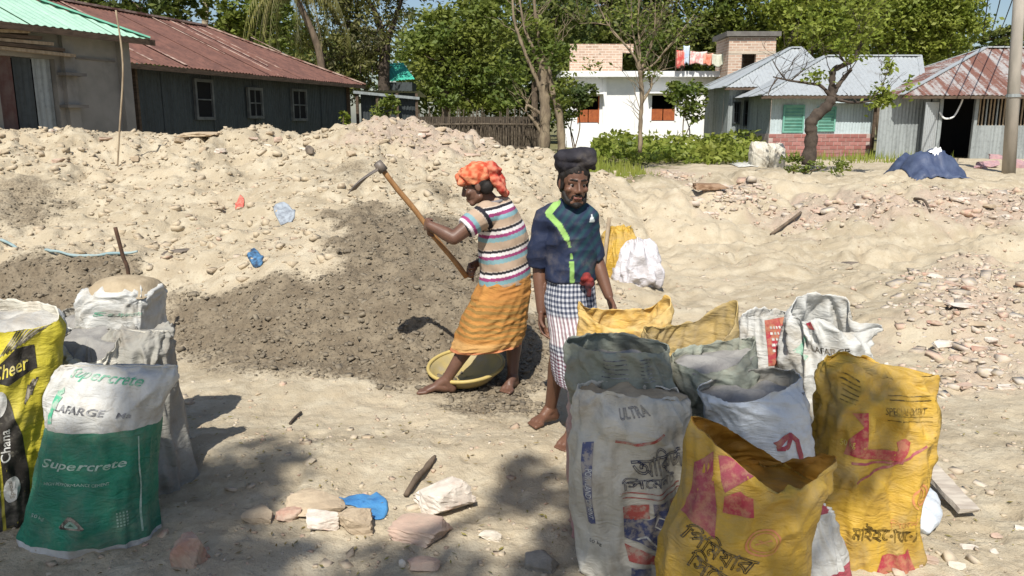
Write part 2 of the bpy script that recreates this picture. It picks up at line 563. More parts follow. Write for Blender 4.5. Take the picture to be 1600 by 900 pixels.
# rubble patches
xs, ys = [], []
for p in RUBBLE_POLYS:
    q = np.array([(v[0], v[1]) for v in p])
    lo, hi = q.min(0) - 0.3, q.max(0) + 0.3
    a = rng.uniform(lo, hi, (6500, 2))
    d = poly_dist(a[:, 0], a[:, 1], q) + rng.normal(0, 0.25, len(a))
    a = a[d > 0]
    xs.append(a[:, 0]); ys.append(a[:, 1])
x, y = np.concatenate(xs), np.concatenate(ys)
keep = (y < 21.5) & (x > -11.5) & (x < 13.5)
x, y = x[keep], y[keep]
scatter('brick_rubble', x, y, (0.014 + 0.020 * rng.pareto(2.6, len(x))).clip(0.012, 0.085) * (0.75 + 0.03 * y), M_BRICKBIT, 'crushed pink and grey brick rubble lying in patches on the sand', flat=0.7)
x, y = wedge(30000, 4.6, 9.5, 1.2)
_, mo_, ru_ = gzs(x, y)
keep = (mo_ > 0.4)
x, y = x[keep], y[keep]
scatter('soil_clods', x, y, (0.007 + 0.010 * rng.pareto(2.8, len(x))).clip(0.006, 0.028), M_CLOD, 'crumbly dark clods of freshly dug soil on the heap', flat=0.8)
# lumps on the pale bank at the left and the crest
x = rng.uniform(-9.5, 1.5, 8500); y = rng.uniform(6.5, 13.0, 8500)
_, mo_, ru_ = gzs(x, y)
keep = (mo_ < 0.35) & (x < 0.15 * y)
x, y = x[keep], y[keep]
scatter('sand_lumps', x, y, (0.010 + 0.020 * rng.pareto(2.9, len(x))).clip(0.009, 0.06), island_mat('sand_lump_mix', [(0.45, 0.37, 0.26), (0.37, 0.30, 0.21), (0.50, 0.42, 0.31), (0.30, 0.235, 0.165)]), 'broken lumps of pale sandy earth on the bank', flat=0.8)
# ================================================================== BUILDINGS
def rust_mat(name, base, rust, amount=(0.4, 0.6), streak=(3.0, 3.0, 0.4), metal=0.0, rough=0.55):
    t = NT(name)
    co = t.coord()
    st = t.noise(t.mapping(co, streak), 1.0, 6, 0.65, 0.2)
    fine = t.noise(co, 9, 5, 0.65)
    f = t.ramp(t.math('ADD', t.math('MULTIPLY', st, 0.75), t.math('MULTIPLY', fine, 0.25)), *amount)
    col = t.mix(f, base, rust)
    col = t.mix(t.math('MULTIPLY', t.ramp(fine, 0.5, 0.75), 0.4), col, tuple(c * 0.6 for c in rust))
    t.b.inputs['Metallic'].default_value = metal
    return t.fin(col, rough, t.bump(fine, 0.15, 0.004), 0.3)

M_REDTIN = rust_mat('rusty_red_tin', (0.205, 0.100, 0.074), (0.125, 0.064, 0.050), (0.35, 0.65), rough=0.6)
M_PALETIN = rust_mat('pale_streak_tin', (0.50, 0.37, 0.30), (0.22, 0.11, 0.085), (0.42, 0.6), (3, 3, 3))
M_GREENTIN = rust_mat('mint_painted_tin', (0.40, 0.61, 0.47), (0.34, 0.54, 0.42), (0.4, 0.7), rough=0.45)
M_GREENTRIM = pm('green_ridge_trim', (0.20, 0.50, 0.37), (0.16, 0.42, 0.31), 3)
M_DARKTIN = rust_mat('dark_grey_tin', (0.055, 0.066, 0.070), (0.038, 0.044, 0.046), (0.4, 0.65), (5, 5, 0.5), rough=0.6)
M_GREYTIN = rust_mat('weathered_grey_tin', (0.34, 0.37, 0.37), (0.24, 0.26, 0.26), (0.4, 0.65), (6, 6, 0.5), 0.2, 0.5)
M_LIGHTTIN = rust_mat('light_blue_grey_tin', (0.48, 0.56, 0.58), (0.40, 0.46, 0.47), (0.4, 0.7), (6, 6, 0.4))
M_SILVERTIN = rust_mat('silver_tin', (0.47, 0.50, 0.51), (0.36, 0.36, 0.35), (0.5, 0.75), (2.5, 2.5, 0.8), 0.35, 0.45)
M_SILVERRUST = rust_mat('silver_tin_with_rust', (0.37, 0.355, 0.345), (0.20, 0.098, 0.074), (0.42, 0.54), (3.2, 0.35, 0.35), 0.15, 0.55)
M_CONCRETE = pm('grey_cement_render', (0.27, 0.255, 0.23), (0.21, 0.20, 0.18), 1.6, 0.9, 0.2, 30, c3=(0.16, 0.15, 0.135), s3=0.9)
M_CONCRETE_D = pm('dark_cement_trim', (0.17, 0.16, 0.145), (0.13, 0.12, 0.11), 3, 0.9)
M_WOODDK = pm('old_dark_wood', (0.12, 0.085, 0.06), (0.07, 0.05, 0.035), 5, 0.85, 0.3, 40, stretch=(1, 1, 6))
M_WOODLT = pm('sunbleached_wood', (0.36, 0.29, 0.20), (0.25, 0.19, 0.13), 5, 0.85, 0.3, 40, stretch=(4, 4, 1))
M_WINFRAME = pm('grey_window_frame', (0.15, 0.155, 0.15), (0.10, 0.105, 0.105), 4)
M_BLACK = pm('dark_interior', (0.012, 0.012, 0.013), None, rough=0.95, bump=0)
M_WHITE = pm('white_limewash', (0.80, 0.80, 0.78), (0.70, 0.71, 0.71), 1.5, 0.85, 0.1, 20)
M_ORANGE = pm('orange_painted_shutter', (0.36, 0.105, 0.035), (0.27, 0.075, 0.028), 5, 0.6)
M_BEIGEBRICK = None

def brick_mat(name, c1, c2, mortar, scale=1.0, bw=0.25, rh=0.078, ms=0.009):
    t = NT(name)
    co = t.coord()
    # wall faces run along x or y: use x+y as the running coordinate
    sx = t.node('ShaderNodeSeparateXYZ'); t.l.new(co, sx.inputs[0])
    cb = t.node('ShaderNodeCombineXYZ')
    t.l.new(t.math('ADD', sx.outputs[0], sx.outputs[1]), cb.inputs[0]); t.l.new(sx.outputs[2], cb.inputs[1])
    b = t.node('ShaderNodeTexBrick')
    t.l.new(cb.outputs[0], b.inputs['Vector'])
    b.inputs['Scale'].default_value = scale
    b.inputs['Brick Width'].default_value = bw; b.inputs['Row Height'].default_value = rh
    b.inputs['Mortar Size'].default_value = ms
    b.inputs['Color1'].default_value = (*c1, 1); b.inputs['Color2'].default_value = (*c2, 1); b.inputs['Mortar'].default_value = (*mortar, 1)
    col = t.mix(t.math('MULTIPLY', t.ramp(t.noise(co, 2.5, 5), 0.4, 0.7), 0.5), b.outputs['Color'], tuple(0.5 * (a + m) for a, m in zip(c2, mortar)))
    return t.fin(col, 0.9, t.bump(b.outputs['Fac'], -0.4, 0.008), 0.2)

M_BRICK = brick_mat('weathered_beige_brick', (0.56, 0.39, 0.29), (0.36, 0.23, 0.17), (0.58, 0.51, 0.42), 1.0, 0.36, 0.13, 0.02)
M_REDBRICK = brick_mat('red_brick_base', (0.36, 0.14, 0.12), (0.31, 0.11, 0.10), (0.52, 0.40, 0.36), 1.0, 0.5, 0.16, 0.014)

def corr_sheets(name, poly, O, U, V, mats, parent, width=0.8, pitch=0.12, amp=0.014, per=4, lift=0.0, pick=None, label=None):
    """corrugated sheets covering the convex outline poly (u,v) of the plane O+uU+vV; one mesh object per sheet.
    V runs along the ribs."""
    O, U, V = Vector(O), Vector(U).normalized(), Vector(V).normalized()
    N = U.cross(V).normalized()
    us = [p[0] for p in poly]
    u0, u1 = min(us), max(us)
    n = max(1, round((u1 - u0) / width))
    out = []
    def span(u):
        vs = []
        m = len(poly)
        for i in range(m):
            a, b = poly[i], poly[(i + 1) % m]
            if abs(a[0] - b[0]) < 1e-9:
                if abs(a[0] - u) < 1e-6: vs += [a[1], b[1]]
                continue
            t = (u - a[0]) / (b[0] - a[0])
            if -1e-6 <= t <= 1 + 1e-6: vs.append(a[1] + t * (b[1] - a[1]))
        return (min(vs), max(vs)) if vs else (0, 0)
    for i in range(n):
        a = u0 + (u1 - u0) * i / n
        b = u0 + (u1 - u0) * (i + 1) / n
        b2 = min(b + 0.04, u1)                                  # side lap
        k = max(4, int(round((b2 - a) / pitch * per)))
        tilt = random.uniform(-0.006, 0.006)
        V_, F_ = [], []
        for j in range(k + 1):
            u = a + (b2 - a) * j / k
            lo, hi = span(u)
            h = amp * math.sin(2 * math.pi * u / pitch) + lift + (0.012 if i % 2 else 0.0) + tilt * j / k
            for v in (lo, (lo + hi) / 2, hi):
                V_.append(O + U * u + V * v + N * h)
        for j in range(k):
            for r in range(2):
                F_.append((3 * j + r, 3 * j + 3 + r, 3 * j + 4 + r, 3 * j + 1 + r))
        m = mats[0]
        if pick: m = mats[pick(i, n)]
        o = mk(name, V_, F_, m, parent, smooth=True)
        out.append(o)
    return out

def add_window(parent, c, w, h, n, up=Vector((0, 0, 1)), fm=None, pm_=None, bars=1, slats=False, depth=0.07, fr=0.06):
    """framed opening standing on the wall plane at c with outward normal n"""
    n = Vector(n).normalized(); s = up.cross(n).normalized()
    rot = Matrix((s, n, up)).transposed()
    m = MB()
    c = Vector(c)
    for sgn in (-1, 1):
        m.box(c + s * sgn * (w / 2) + n * depth / 2, (fr, depth, h + fr), rot)
        m.box(c + up * sgn * (h / 2) + n * depth / 2, (w - fr, depth, fr), rot)
    f = m.obj('window', fm, parent)
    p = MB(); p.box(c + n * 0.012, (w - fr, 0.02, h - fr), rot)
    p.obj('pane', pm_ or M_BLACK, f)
    if slats:
        k = int(h / 0.11)
        for i in range(k):
            q = MB()
            z = -h / 2 + (i + 0.5) * h / k
            q.box(c + up * z + n * (depth * 0.6), (w - fr, 0.012, h / k * 0.78), rot @ Matrix.Rotation(R(-28), 3, 'X'))
            q.obj('slat', fm, f)
    else:
        q = MB()
        for i in range(bars):
            q.box(c + s * ((i + 1) / (bars + 1) - 0.5) * w + n * depth * 0.55, (0.03, 0.03, h - fr), rot)
        q.box(c + up * 0.0 + n * depth * 0.55, (w - fr, 0.026, 0.03), rot)
        q.obj('glazing_bar', fm, f)
    return f

# ---------------------------------------------------- green roofed house at the left edge
def build_green_house():
    A = P(235, 62, 15.4)           # eave, far corner
    B = P(0, 33, 12.6)
    zE = A.z
    d = Vector((A.x - B.x, A.y - B.y, 0)).normalized()
    nrm = Vector((d.y, -d.x, 0))    # outward, towards the plot
    Awall = Vector((A.x, A.y, zE)) - d * 0.25 - nrm * 0.35
    L = 9.0
    Bwall = Awall - d * L
    t = thing('rendered_house', (Awall.x, Awall.y, 0.2), 'grey cement rendered house with a mint green tin roof and a grey double door', 'house')
    up = Vector((0, 0, 1))
    z0, z1 = 0.1, zE - 0.02
    wmid = (Awall + Bwall) / 2
    rot = Matrix((d, nrm, up)).transposed()
    # door opening position measured from the photograph
    door_c = None
    m = MB()
    dz0, dz1 = 0.4, P(50, 88, 13.2).z
    du0 = (P(15, 120, 12.75) - Awall).dot(d); du1 = (P(104, 120, 13.75) - Awall).dot(d)
    def wbox(u0, u1, a, b, th=0.2, out=0.0):
        c = Awall + d * ((u0 + u1) / 2) - nrm * (th / 2 - out)
        m.box((c.x, c.y, (a + b) / 2), (abs(u1 - u0), th, b - a), rot)
    wbox(du1, 0, z0, z1); wbox(-L, du0, z0, z1); wbox(du0, du1, dz1, z1)
    # end wall facing away along d
    c = Awall - nrm * 3.2 - d * 0.1
    m.box((c.x, c.y, (z0 + z1) / 2), (0.2, 6.0, z1 - z0), rot)
    m.obj('wall', M_CONCRETE, t)
    # corner post, column beside the door, plaster band
    q = MB()
    for u in (-0.12, du1 + 0.22):
        c = Awall + d * u + nrm * 0.03
        q.box((c.x, c.y, (z0 + z1) / 2), (0.22, 0.12, z1 - z0 - 0.02), rot)
    q.obj('pilaster', M_CONCRETE, t)
    q = MB()
    zb = P(185, 94, 14.8).z
    c = Awall + d * ((du1 + 0.4 - 0.3) / 2) + nrm * 0.01
    q.box((c.x, c.y, zb), (abs(du1) - 0.7, 0.04, 0.035), rot)
    q.obj('plaster_band', M_CONCRETE_D, t)
    # ledges
    for (px, py) in ((124, 116), (124, 166)):
        q = MB(); p = P(px, py, 13.95)
        u = (p - Awall).dot(d); c = Awall + d * u + nrm * 0.1
        q.box((c.x, c.y, p.z), (0.42, 0.2, 0.05), rot)
        q.obj('ledge', M_CONCRETE_D, t)
    # door leaves of tin
    for k in range(3):
        u0 = du0 + (du1 - du0) * k / 3; u1 = du0 + (du1 - du0) * (k + 1) / 3
        o = Awall + d * u0 - nrm * 0.10
        sh = corr_sheets('door_leaf', [(0, 0), (u1 - u0 - 0.02, 0), (u1 - u0 - 0.02, dz1 - dz0), (0, dz1 - dz0)], (o.x, o.y, dz0), d, up, [[pm('maroon_door', (0.10, 0.05, 0.045), (0.13, 0.09, 0.08), 4)][0] if k == 0 else (M_DARKTIN if k == 1 else M_GREYTIN)], t, 2.0, 0.11, 0.008)
    q = MB()
    c = Awall + d * ((du0 + du1) / 2) - nrm * 0.35
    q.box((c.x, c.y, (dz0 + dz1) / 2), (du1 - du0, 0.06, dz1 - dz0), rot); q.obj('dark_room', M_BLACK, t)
    # shelf of timbers above the door
    for k in range(5):
        q = MB()
        zz = dz1 + 0.1 + 0.055 * k
        c0 = Awall + d * (du0 - 0.35) + nrm * (0.12 + 0.03 * (k % 2)); c1 = Awall + d * (du1 + 0.25 - 0.22 * k) + nrm * (0.16 + 0.02 * k)
        q.bar((c0.x, c0.y, zz), (c1.x, c1.y, zz - 0.03 + 0.02 * k), 0.10, 0.05)
        q.obj('stored_timber', M_WOODDK if k % 2 else M_WOODLT, t)
    # small vent
    q = MB(); p = P(42, 46, 13.2); u = (p - Awall).dot(d); c = Awall + d * u
    q.box((c.x, c.y, p.z), (0.3, 0.03, 0.26), rot); q.obj('vent', M_WOODDK, t)
    # roof: hip with the ridge parallel to the wall
    roof = mk('roof', [(A.x, A.y, zE), (A.x - d.x * .01, A.y, zE), (A.x, A.y + .01, zE)], [(0, 1, 2)], M_GREENTRIM, t)
    half, rise = 3.7, 1.75
    E0 = Vector((A.x, A.y, zE)); 
    slopeV = (-nrm * half + up * rise)
    sl = slopeV.length
    # front face trapezium
    corr_sheets('roof_sheet', [(-L - 1, 0), (0, 0), (-half, sl), (-L - 1, sl)], E0, d, slopeV, [M_GREENTIN], roof, 0.8, 0.15, 0.012)
    # far hip end
    E1 = E0 - nrm * (2 * half)
    sv2 = (-d * half + up * rise)
    corr_sheets('roof_sheet', [(0, 0), (2 * half, 0), (half, sv2.length)], E1, nrm, sv2, [M_GREENTIN], roof, 0.8, 0.15, 0.012)
    q = MB()
    apex = E0 - d * half + slopeV
    n2 = Vector((0, 0, 0.03))
    q.bar(E0 + n2, apex + n2 * 1.0, 0.22, 0.03); q.bar(apex + n2, apex - d * 6 + n2, 0.2, 0.05)
    q.obj('ridge_cap', M_GREENTRIM, roof)
    q = MB(); c = E0 - d * (L / 2)
    q.box((c.x, c.y, zE - 0.05), (L + 0.2, 0.03, 0.1), rot); q.obj('fascia', M_WOODDK, roof)
    return t
build_green_house()

# ---------------------------------------------------- red roofed tin house
def build_red_house():
    A = P(228, 102, 16.9)      # near eave corner
    B = P(570, 132, 26.6)
    zE = (A.z + B.z) / 2
    A.z = B.z = zE
    d = Vector((B.x - A.x, B.y - A.y, 0)); L = d.length; d.normalize()
    nrm = Vector((d.y, -d.x, 0))
    up = Vector((0, 0, 1))
    t = thing('tin_house', (A.x, A.y, 0.3), 'long dark grey tin house under a rusty red corrugated roof', 'house')
    W0 = A + d * 0.1 - nrm * 0.45
    Lw = L - 0.5
    H = zE - 0.25
    corr_sheets('wall_panel', [(0, 0), (Lw, 0), (Lw, H), (0, H)], (W0.x, W0.y, 0.25), d, up, [M_DARKTIN], t, 0.85, 0.10, 0.01)
    corr_sheets('wall_panel', [(0, 0), (5.5, 0), (5.5, H), (0, H)], (W0.x + d.x * Lw, W0.y + d.y * Lw, 0.25), -nrm, up, [M_DARKTIN], t, 0.85, 0.10, 0.01)
    for u in (0.0, Lw):
        q = MB(); c = W0 + d * u + nrm * 0.05; q.box((c.x, c.y, 0.25 + H / 2), (0.1, 0.1, H)); q.obj('post', M_WOODDK, t)
    for (px, py0, py1, w, Y) in ((316, 126, 185, 0.62, 18.9), (396, 139, 183, 0.6, 21.0), (465, 141, 187, 0.75, 23.0)):
        p0, p1 = P(px, py0, Y), P(px, py1, Y)
        # slide to the wall plane along the view ray
        den = None
        best = min((abs((P(px, (py0 + py1) / 2, yy) - W0).dot(nrm)), yy) for yy in np.arange(15, 28, 0.02))[1]
        p0, p1 = P(px, py0, best), P(px, py1, best)
        add_window(t, (p0 + p1) / 2 + nrm * 0.02, w, p0.z - p1.z, nrm, fm=M_WINFRAME, bars=1 if px > 350 else 0, fr=0.07)
    roof = mk('roof', [tuple(A), tuple(A + d * .01), tuple(A + up * .01)], [(0, 1, 2)], M_REDTIN, t)
    half, rise = 3.4, 1.55
    sv = -nrm * half + up * rise
    sl = sv.length
    Lr = 2.5
    E0 = A - d * Lr
    def pick(i, n):
        return 1 if i in (3, 5, 9) else 0
    sheets = corr_sheets('roof_sheet', [(0, 0), (L + Lr, 0), (L + Lr - half, sl), (0, sl)], E0, d, sv, [M_REDTIN], roof, 0.8, 0.13, 0.014)
    E1 = B.copy()
    corr_sheets('roof_sheet', [(0, 0), (2 * half, 0), (half, (Vector(-d * half) + up * rise).length)], E1, -nrm, -d * half + up * rise, [M_REDTIN], roof, 0.8, 0.13, 0.014)
    # pale laps where the sheets were patched
    ns = sv.cross(d).normalized()
    if ns.z < 0: ns = -ns
    for (u, v0, v1, lw) in ((2.9, 0.05, 1.0, .07), (3.9, 0.03, 0.98, .08), (7.6, 0.02, 1.0, .07), (8.05, 0.2, 1.0, .035), (8.5, 0.15, 0.9, .05), (6.9, 0.35, 1.0, .03), (11.0, .6, .9, .03)):
        q = MB()
        p0 = E0 + d * (u + 0.0) + sv * v0 + ns * 0.03
        p1 = E0 + d * (u - 0.0) + sv * v1 + ns * 0.03
        q.bar(p0, p1, lw, 0.012)
        q.obj('lap_strip', M_PALETIN, roof)
    q = MB(); q.bar(E0 + sv + up * 0.03, E0 + sv + d * (L + Lr - half) + up * 0.03, 0.25, 0.05); q.bar(E0 + sv + d * (L + Lr - half) + up * 0.03, B + up * 0.03, 0.2, 0.04)
    q.obj('ridge_cap', M_PALETIN, roof)
    q = MB(); q.bar(A - d * Lr - up * 0.06, B - up * 0.06, 0.04, 0.1); q.obj('fascia', M_WOODDK, roof)
    return t
build_red_house()

def build_lean_to():
    t = thing('lean_to_shed', P(600, 190, 27), 'low dark lean-to shed with a grey tin edge beside the red roofed house', 'shed')
    a, b = P(552, 141, 27.4), P(655, 151, 28.2)
    d = (b - a); d.z = 0; L = d.length; d.normalize()
    back = Vector((0, 1, 0))
    r = corr_sheets('roof_sheet', [(0, 0), (L, 0), (L, 2.6), (0, 2.6)], a, d, back + Vector((0, 0, -0.05)), [M_GREYTIN], t, 0.8, 0.13, 0.014)
    q = MB(); q.bar(a - Vector((0, 0, .06)), b - Vector((0, 0, .06)), 0.06, 0.09); q.obj('eave_beam', M_GREYTIN, t)
    w = a + Vector((0.15, 0.45, 0)); H = a.z - 0.35
    corr_sheets('wall_panel', [(0, 0), (L - 0.3, 0), (L - 0.3, H), (0, H)], (w.x, w.y, 0.3), d, (0, 0, 1), [M_DARKTIN], t, 0.85, 0.1, 0.01)
    for k in range(4):
        q = MB(); c = a + d * (0.1 + (L - 0.2) * k / 3) + Vector((0, 0.08, 0)); q.box((c.x, c.y, 0.3 + H / 2), (0.09, 0.09, H - 0.05)); q.obj('post', M_WOODDK, t)
    # far green roof behind it
    g = thing('green_roofed_hut', P(620, 170, 40), 'far hut with a turquoise green roof seen between the trees', 'hut')
    a, b = P(590, 128, 40), P(648, 124, 40.5)
    c1, c2 = P(600, 100, 42.5), P(640, 101, 42.7)
    L = (b - a).length
    u = (b - a).normalized(); v = (c1 - a); vu = v.dot(u); vp = (v - u * vu)
    corr_sheets('roof_sheet', [(0, 0), (L, 0), (L - 0.1, vp.length), (vu, vp.length)], a, u, vp, [pm('turquoise_roof_paint', (0.06, 0.42, 0.30), (0.05, 0.34, 0.25), 2)], g, 0.9, 0.15, 0.014)
    q = MB(); q.box(((a.x + b.x) / 2, a.y + 1.2, (a.z + 0.4) / 2), (L - 0.3, 1.8, a.z - 0.4)); q.obj('wall', M_DARKTIN, g)
build_lean_to()

# ---------------------------------------------------- white house
def build_white_house():
    Y = 42.0
    t = thing('white_house', (P(1007, 200, Y).x, Y, 0.42), 'white single storey house with orange shutters and an unfinished brick parapet', 'house')
    x0, x1 = P(884, 150, Y).x, P(1140, 150, Y).x
    zr = P(1000, 121, Y).z; zt = P(1000, 111, Y - 0.7).z
    z0 = 0.3
    ops = []
    for (a, b, top, bot) in ((905, 940, 150, 192), (1022, 1063, 149, 189)):
        ops.append((P(a, 0, Y).x, P(b, 0, Y).x, P(900, bot, Y).z, P(900, top, Y).z))
    m = MB()
    th = 0.25
    xs = [x0] + [v for o in ops for v in o[:2]] + [x1]
    for i in range(0, len(xs), 2):
        m.box(((xs[i] + xs[i + 1]) / 2, Y + th / 2, (z0 + zr) / 2), (xs[i + 1] - xs[i], th, zr - z0))
    for o in ops:
        m.box(((o[0] + o[1]) / 2, Y + th / 2, (o[3] + zr) / 2), (o[1] - o[0], th - 0.004, zr - o[3]))
        m.box(((o[0] + o[1]) / 2, Y + th / 2, (z0 + o[2]) / 2), (o[1] - o[0], th - 0.004, o[2] - z0))
    for x in (x0 + .125, x1 - .125):
        m.box((x, Y + th + 3.0, (z0 + zr) / 2), (0.25, 6.0, zr - z0))
    m.obj('wall', M_WHITE, t)
    q = MB(); q.box(((x0 + x1) / 2, Y + 2.6, zr + (zt - zr) / 2), (x1 - x0 + 0.6, 6.6, max(zt - zr, 0.22))); roof = q.obj('roof_slab', M_WHITE, t)
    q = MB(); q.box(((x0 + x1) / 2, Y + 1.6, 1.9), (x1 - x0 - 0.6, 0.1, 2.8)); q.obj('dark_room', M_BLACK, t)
    for px in (948, 1000):
        q = MB(); q.box((P(px, 0, Y).x, Y - 0.06, (z0 + zr) / 2), (0.2, 0.12, zr - z0 - 0.01)); q.obj('pilaster', M_WHITE, t)
    for k, o in enumerate(ops):
        w = o[1] - o[0]
        zm = o[2] + (o[3] - o[2]) * (0.52 if k == 0 else 0.5)
        q = MB()
        for (xa) in (o[0] + 0.03, o[1] - 0.03): q.box((xa, Y - 0.01, (o[2] + o[3]) / 2), (0.06, 0.09, o[3] - o[2]))
        f = q.obj('window', M_WHITE if k else M_ORANGE, t)
        for s in (0, 1):
            q = MB(); q.box((o[0] + w * (0.25 + 0.5 * s), Y + 0.03, (o[2] + zm) / 2), (w * 0.46, 0.03, zm - o[2] - 0.06)); q.obj('shutter', M_ORANGE, f)
        q = MB(); q.box(((o[0] + o[1]) / 2, Y - 0.3, o[3] + 0.12), (w + 0.35, 0.6, 0.08)); q.obj('sun_shade', M_WHITE, f)
    # steps at the left door
    for k in range(3):
        q = MB(); c = P(906, 205, Y - 0.9); q.box((c.x, Y - 0.5 - 0.25 * k, 0.36 + 0.36 - 0.13 * k), (1.3, 0.35, 0.42 - .1 * k)); q.obj('step', M_WHITE, t)
    # brick parapet
    xa, xb = P(890, 90, Y + 2).x, P(972, 90, Y + 2).x
    zp = P(900, 69, Y + 2).z
    q = MB(); q.box(((xa + xb) / 2, Y + 2, (zt + zp) / 2), (xb - xa, 0.25, zp - zt)); par = q.obj('parapet', M_BRICK, t)
    xc = P(990, 90, Y + 2).x
    q = MB(); q.box(((xb + xc) / 2, Y + 2.3, zp - 0.2), (xc - xb, 0.25, 0.45)); q.obj('stair_wall', M_BRICK, t)
    return zt
WHITE_ROOF = build_white_house()

def build_brick_tower():
    Y = 40.0
    xa, xb = P(1137, 90, Y).x, P(1210, 90, Y).x
    zt, z0 = P(1170, 58, Y).z, 0.3
    t = thing('brick_tower', ((xa + xb) / 2, Y, z0), 'unfinished beige brick stair tower with a flat concrete lid', 'brick tower')
    oa, ob = P(1158, 90, Y).x, P(1180, 90, Y).x
    oz0, oz1 = P(1170, 116, Y).z, P(1170, 85, Y).z
    D = 2.2
    m = MB()
    for yy in (Y, Y + D):
        m.box(((xa + oa) / 2, yy, (z0 + zt) / 2), (oa - xa, 0.25, zt - z0)); m.box(((xb + ob) / 2, yy, (z0 + zt) / 2), (xb - ob, 0.25, zt - z0))
        m.box(((oa + ob) / 2, yy, (oz1 + zt) / 2), (ob - oa, 0.246, zt - oz1)); m.box(((oa + ob) / 2, yy, (oz0 + z0) / 2), (ob - oa, 0.246, oz0 - z0))
    for x in (xa + 0.125, xb - 0.125): m.box((x, Y + D / 2, (z0 + zt) / 2), (0.25, D - 0.26, zt - z0))
    m.obj('wall', M_BRICK, t)
    q = MB(); q.box(((xa + xb) / 2, Y + D / 2, zt + 0.13), (xb - xa + 0.35, D + 0.6, 0.22)); q.obj('lid_slab', M_CONCRETE_D, t)
    q = MB(); q.box(((xa + xb) / 2, Y - 0.13, P(0, 82, Y).z), (xb - xa + 0.02, 0.03, 0.14)); q.obj('lintel_band', pm('pale_lintel', (0.55, 0.46, 0.36), (0.45, 0.38, 0.3), 3), t)
build_brick_tower()

def cloth_sheet(name, c, w, h, mat, label, group=None, sag=0.04, seed=0, cat='cloth'):
    V, F = [], []
    nx, nz = 14, 10
    for j in range(nz + 1):
        for i in range(nx + 1):
            u, v = i / nx, j / nz
            V.append((c.x + (u - 0.5) * w, c.y + 0.08 * math.sin(u * 13 + seed) * v + 0.05 * math.sin(u * 29 + seed * 2), c.z - v * h * (1 + 0.1 * math.sin(u * 7 + seed)) - sag * math.sin(math.pi * u)))
    for j in range(nz):
        for i in range(nx):
            F.append((j * (nx + 1) + i, j * (nx + 1) + i + 1, (j + 1) * (nx + 1) + i + 1, (j + 1) * (nx + 1) + i))
    o = mk(name, V, F, mat, smooth=True)
    md = o.modifiers.new('thick', 'SOLIDIFY'); md.thickness = 0.01
    return tag(o, label, cat, group)

def build_washing():
    Y = 41.0
    a, b = P(1057, 75, Y), P(1133, 84, Y)
    t = thing('clothes_line', (a.x, Y, WHITE_ROOF), 'washing line strung on two poles over the white house roof', 'clothes line')
    q = MB(); q.tube([(a.x, Y, WHITE_ROOF), (a.x, Y, a.z + .1)], 0.03); q.obj('pole', M_WOODDK, t)
    q = MB(); q.tube([(b.x, Y, WHITE_ROOF), (b.x, Y, b.z + .1)], 0.03); q.obj('pole', M_WOODDK, t)
    q = MB(); q.tube([a, (a + b) / 2 - Vector((0, 0, .08)), b], 0.012, 5); q.obj('line', M_WOODLT, t)
    red = pm('faded_red_cloth', (0.55, 0.10, 0.09), (0.62, 0.30, 0.24), 3, 0.9, lo=0.45, hi=0.55)
    cols = [(1064, 78, 14, 24, red, 'red cloth hung at the left end of the roof washing line'),
            (1073, 71, 9, 26, pm('pale_blue_cloth', (0.42, 0.52, 0.66), (0.6, 0.66, 0.72), 3), 'pale blue cloth hung highest on the roof washing line'),
            (1092, 80, 26, 18, pm('pink_print_cloth', (0.66, 0.32, 0.30), (0.70, 0.62, 0.58), 4, lo=0.45, hi=0.55), 'pink printed cloth in the middle of the roof washing line'),
            (1107, 83, 14, 16, pm('orange_red_cloth', (0.60, 0.17, 0.10), (0.7, 0.4, 0.3), 4), 'orange red cloth beside the white one on the roof line'),
            (1122, 84, 18, 17, pm('offwhite_cloth', (0.62, 0.62, 0.52), (0.5, 0.52, 0.42), 3), 'off white cloth hung nearest the brick tower')]
    for i, (px, py, w, h, m, lab) in enumerate(cols):
        c = P(px, py, Y - 0.03 - .02 * i)
        cloth_sheet('hung_cloth', c, w / FPX * Y, h / FPX * Y, m, lab, 'clothes drying on the roof line', seed=i)
build_washing()

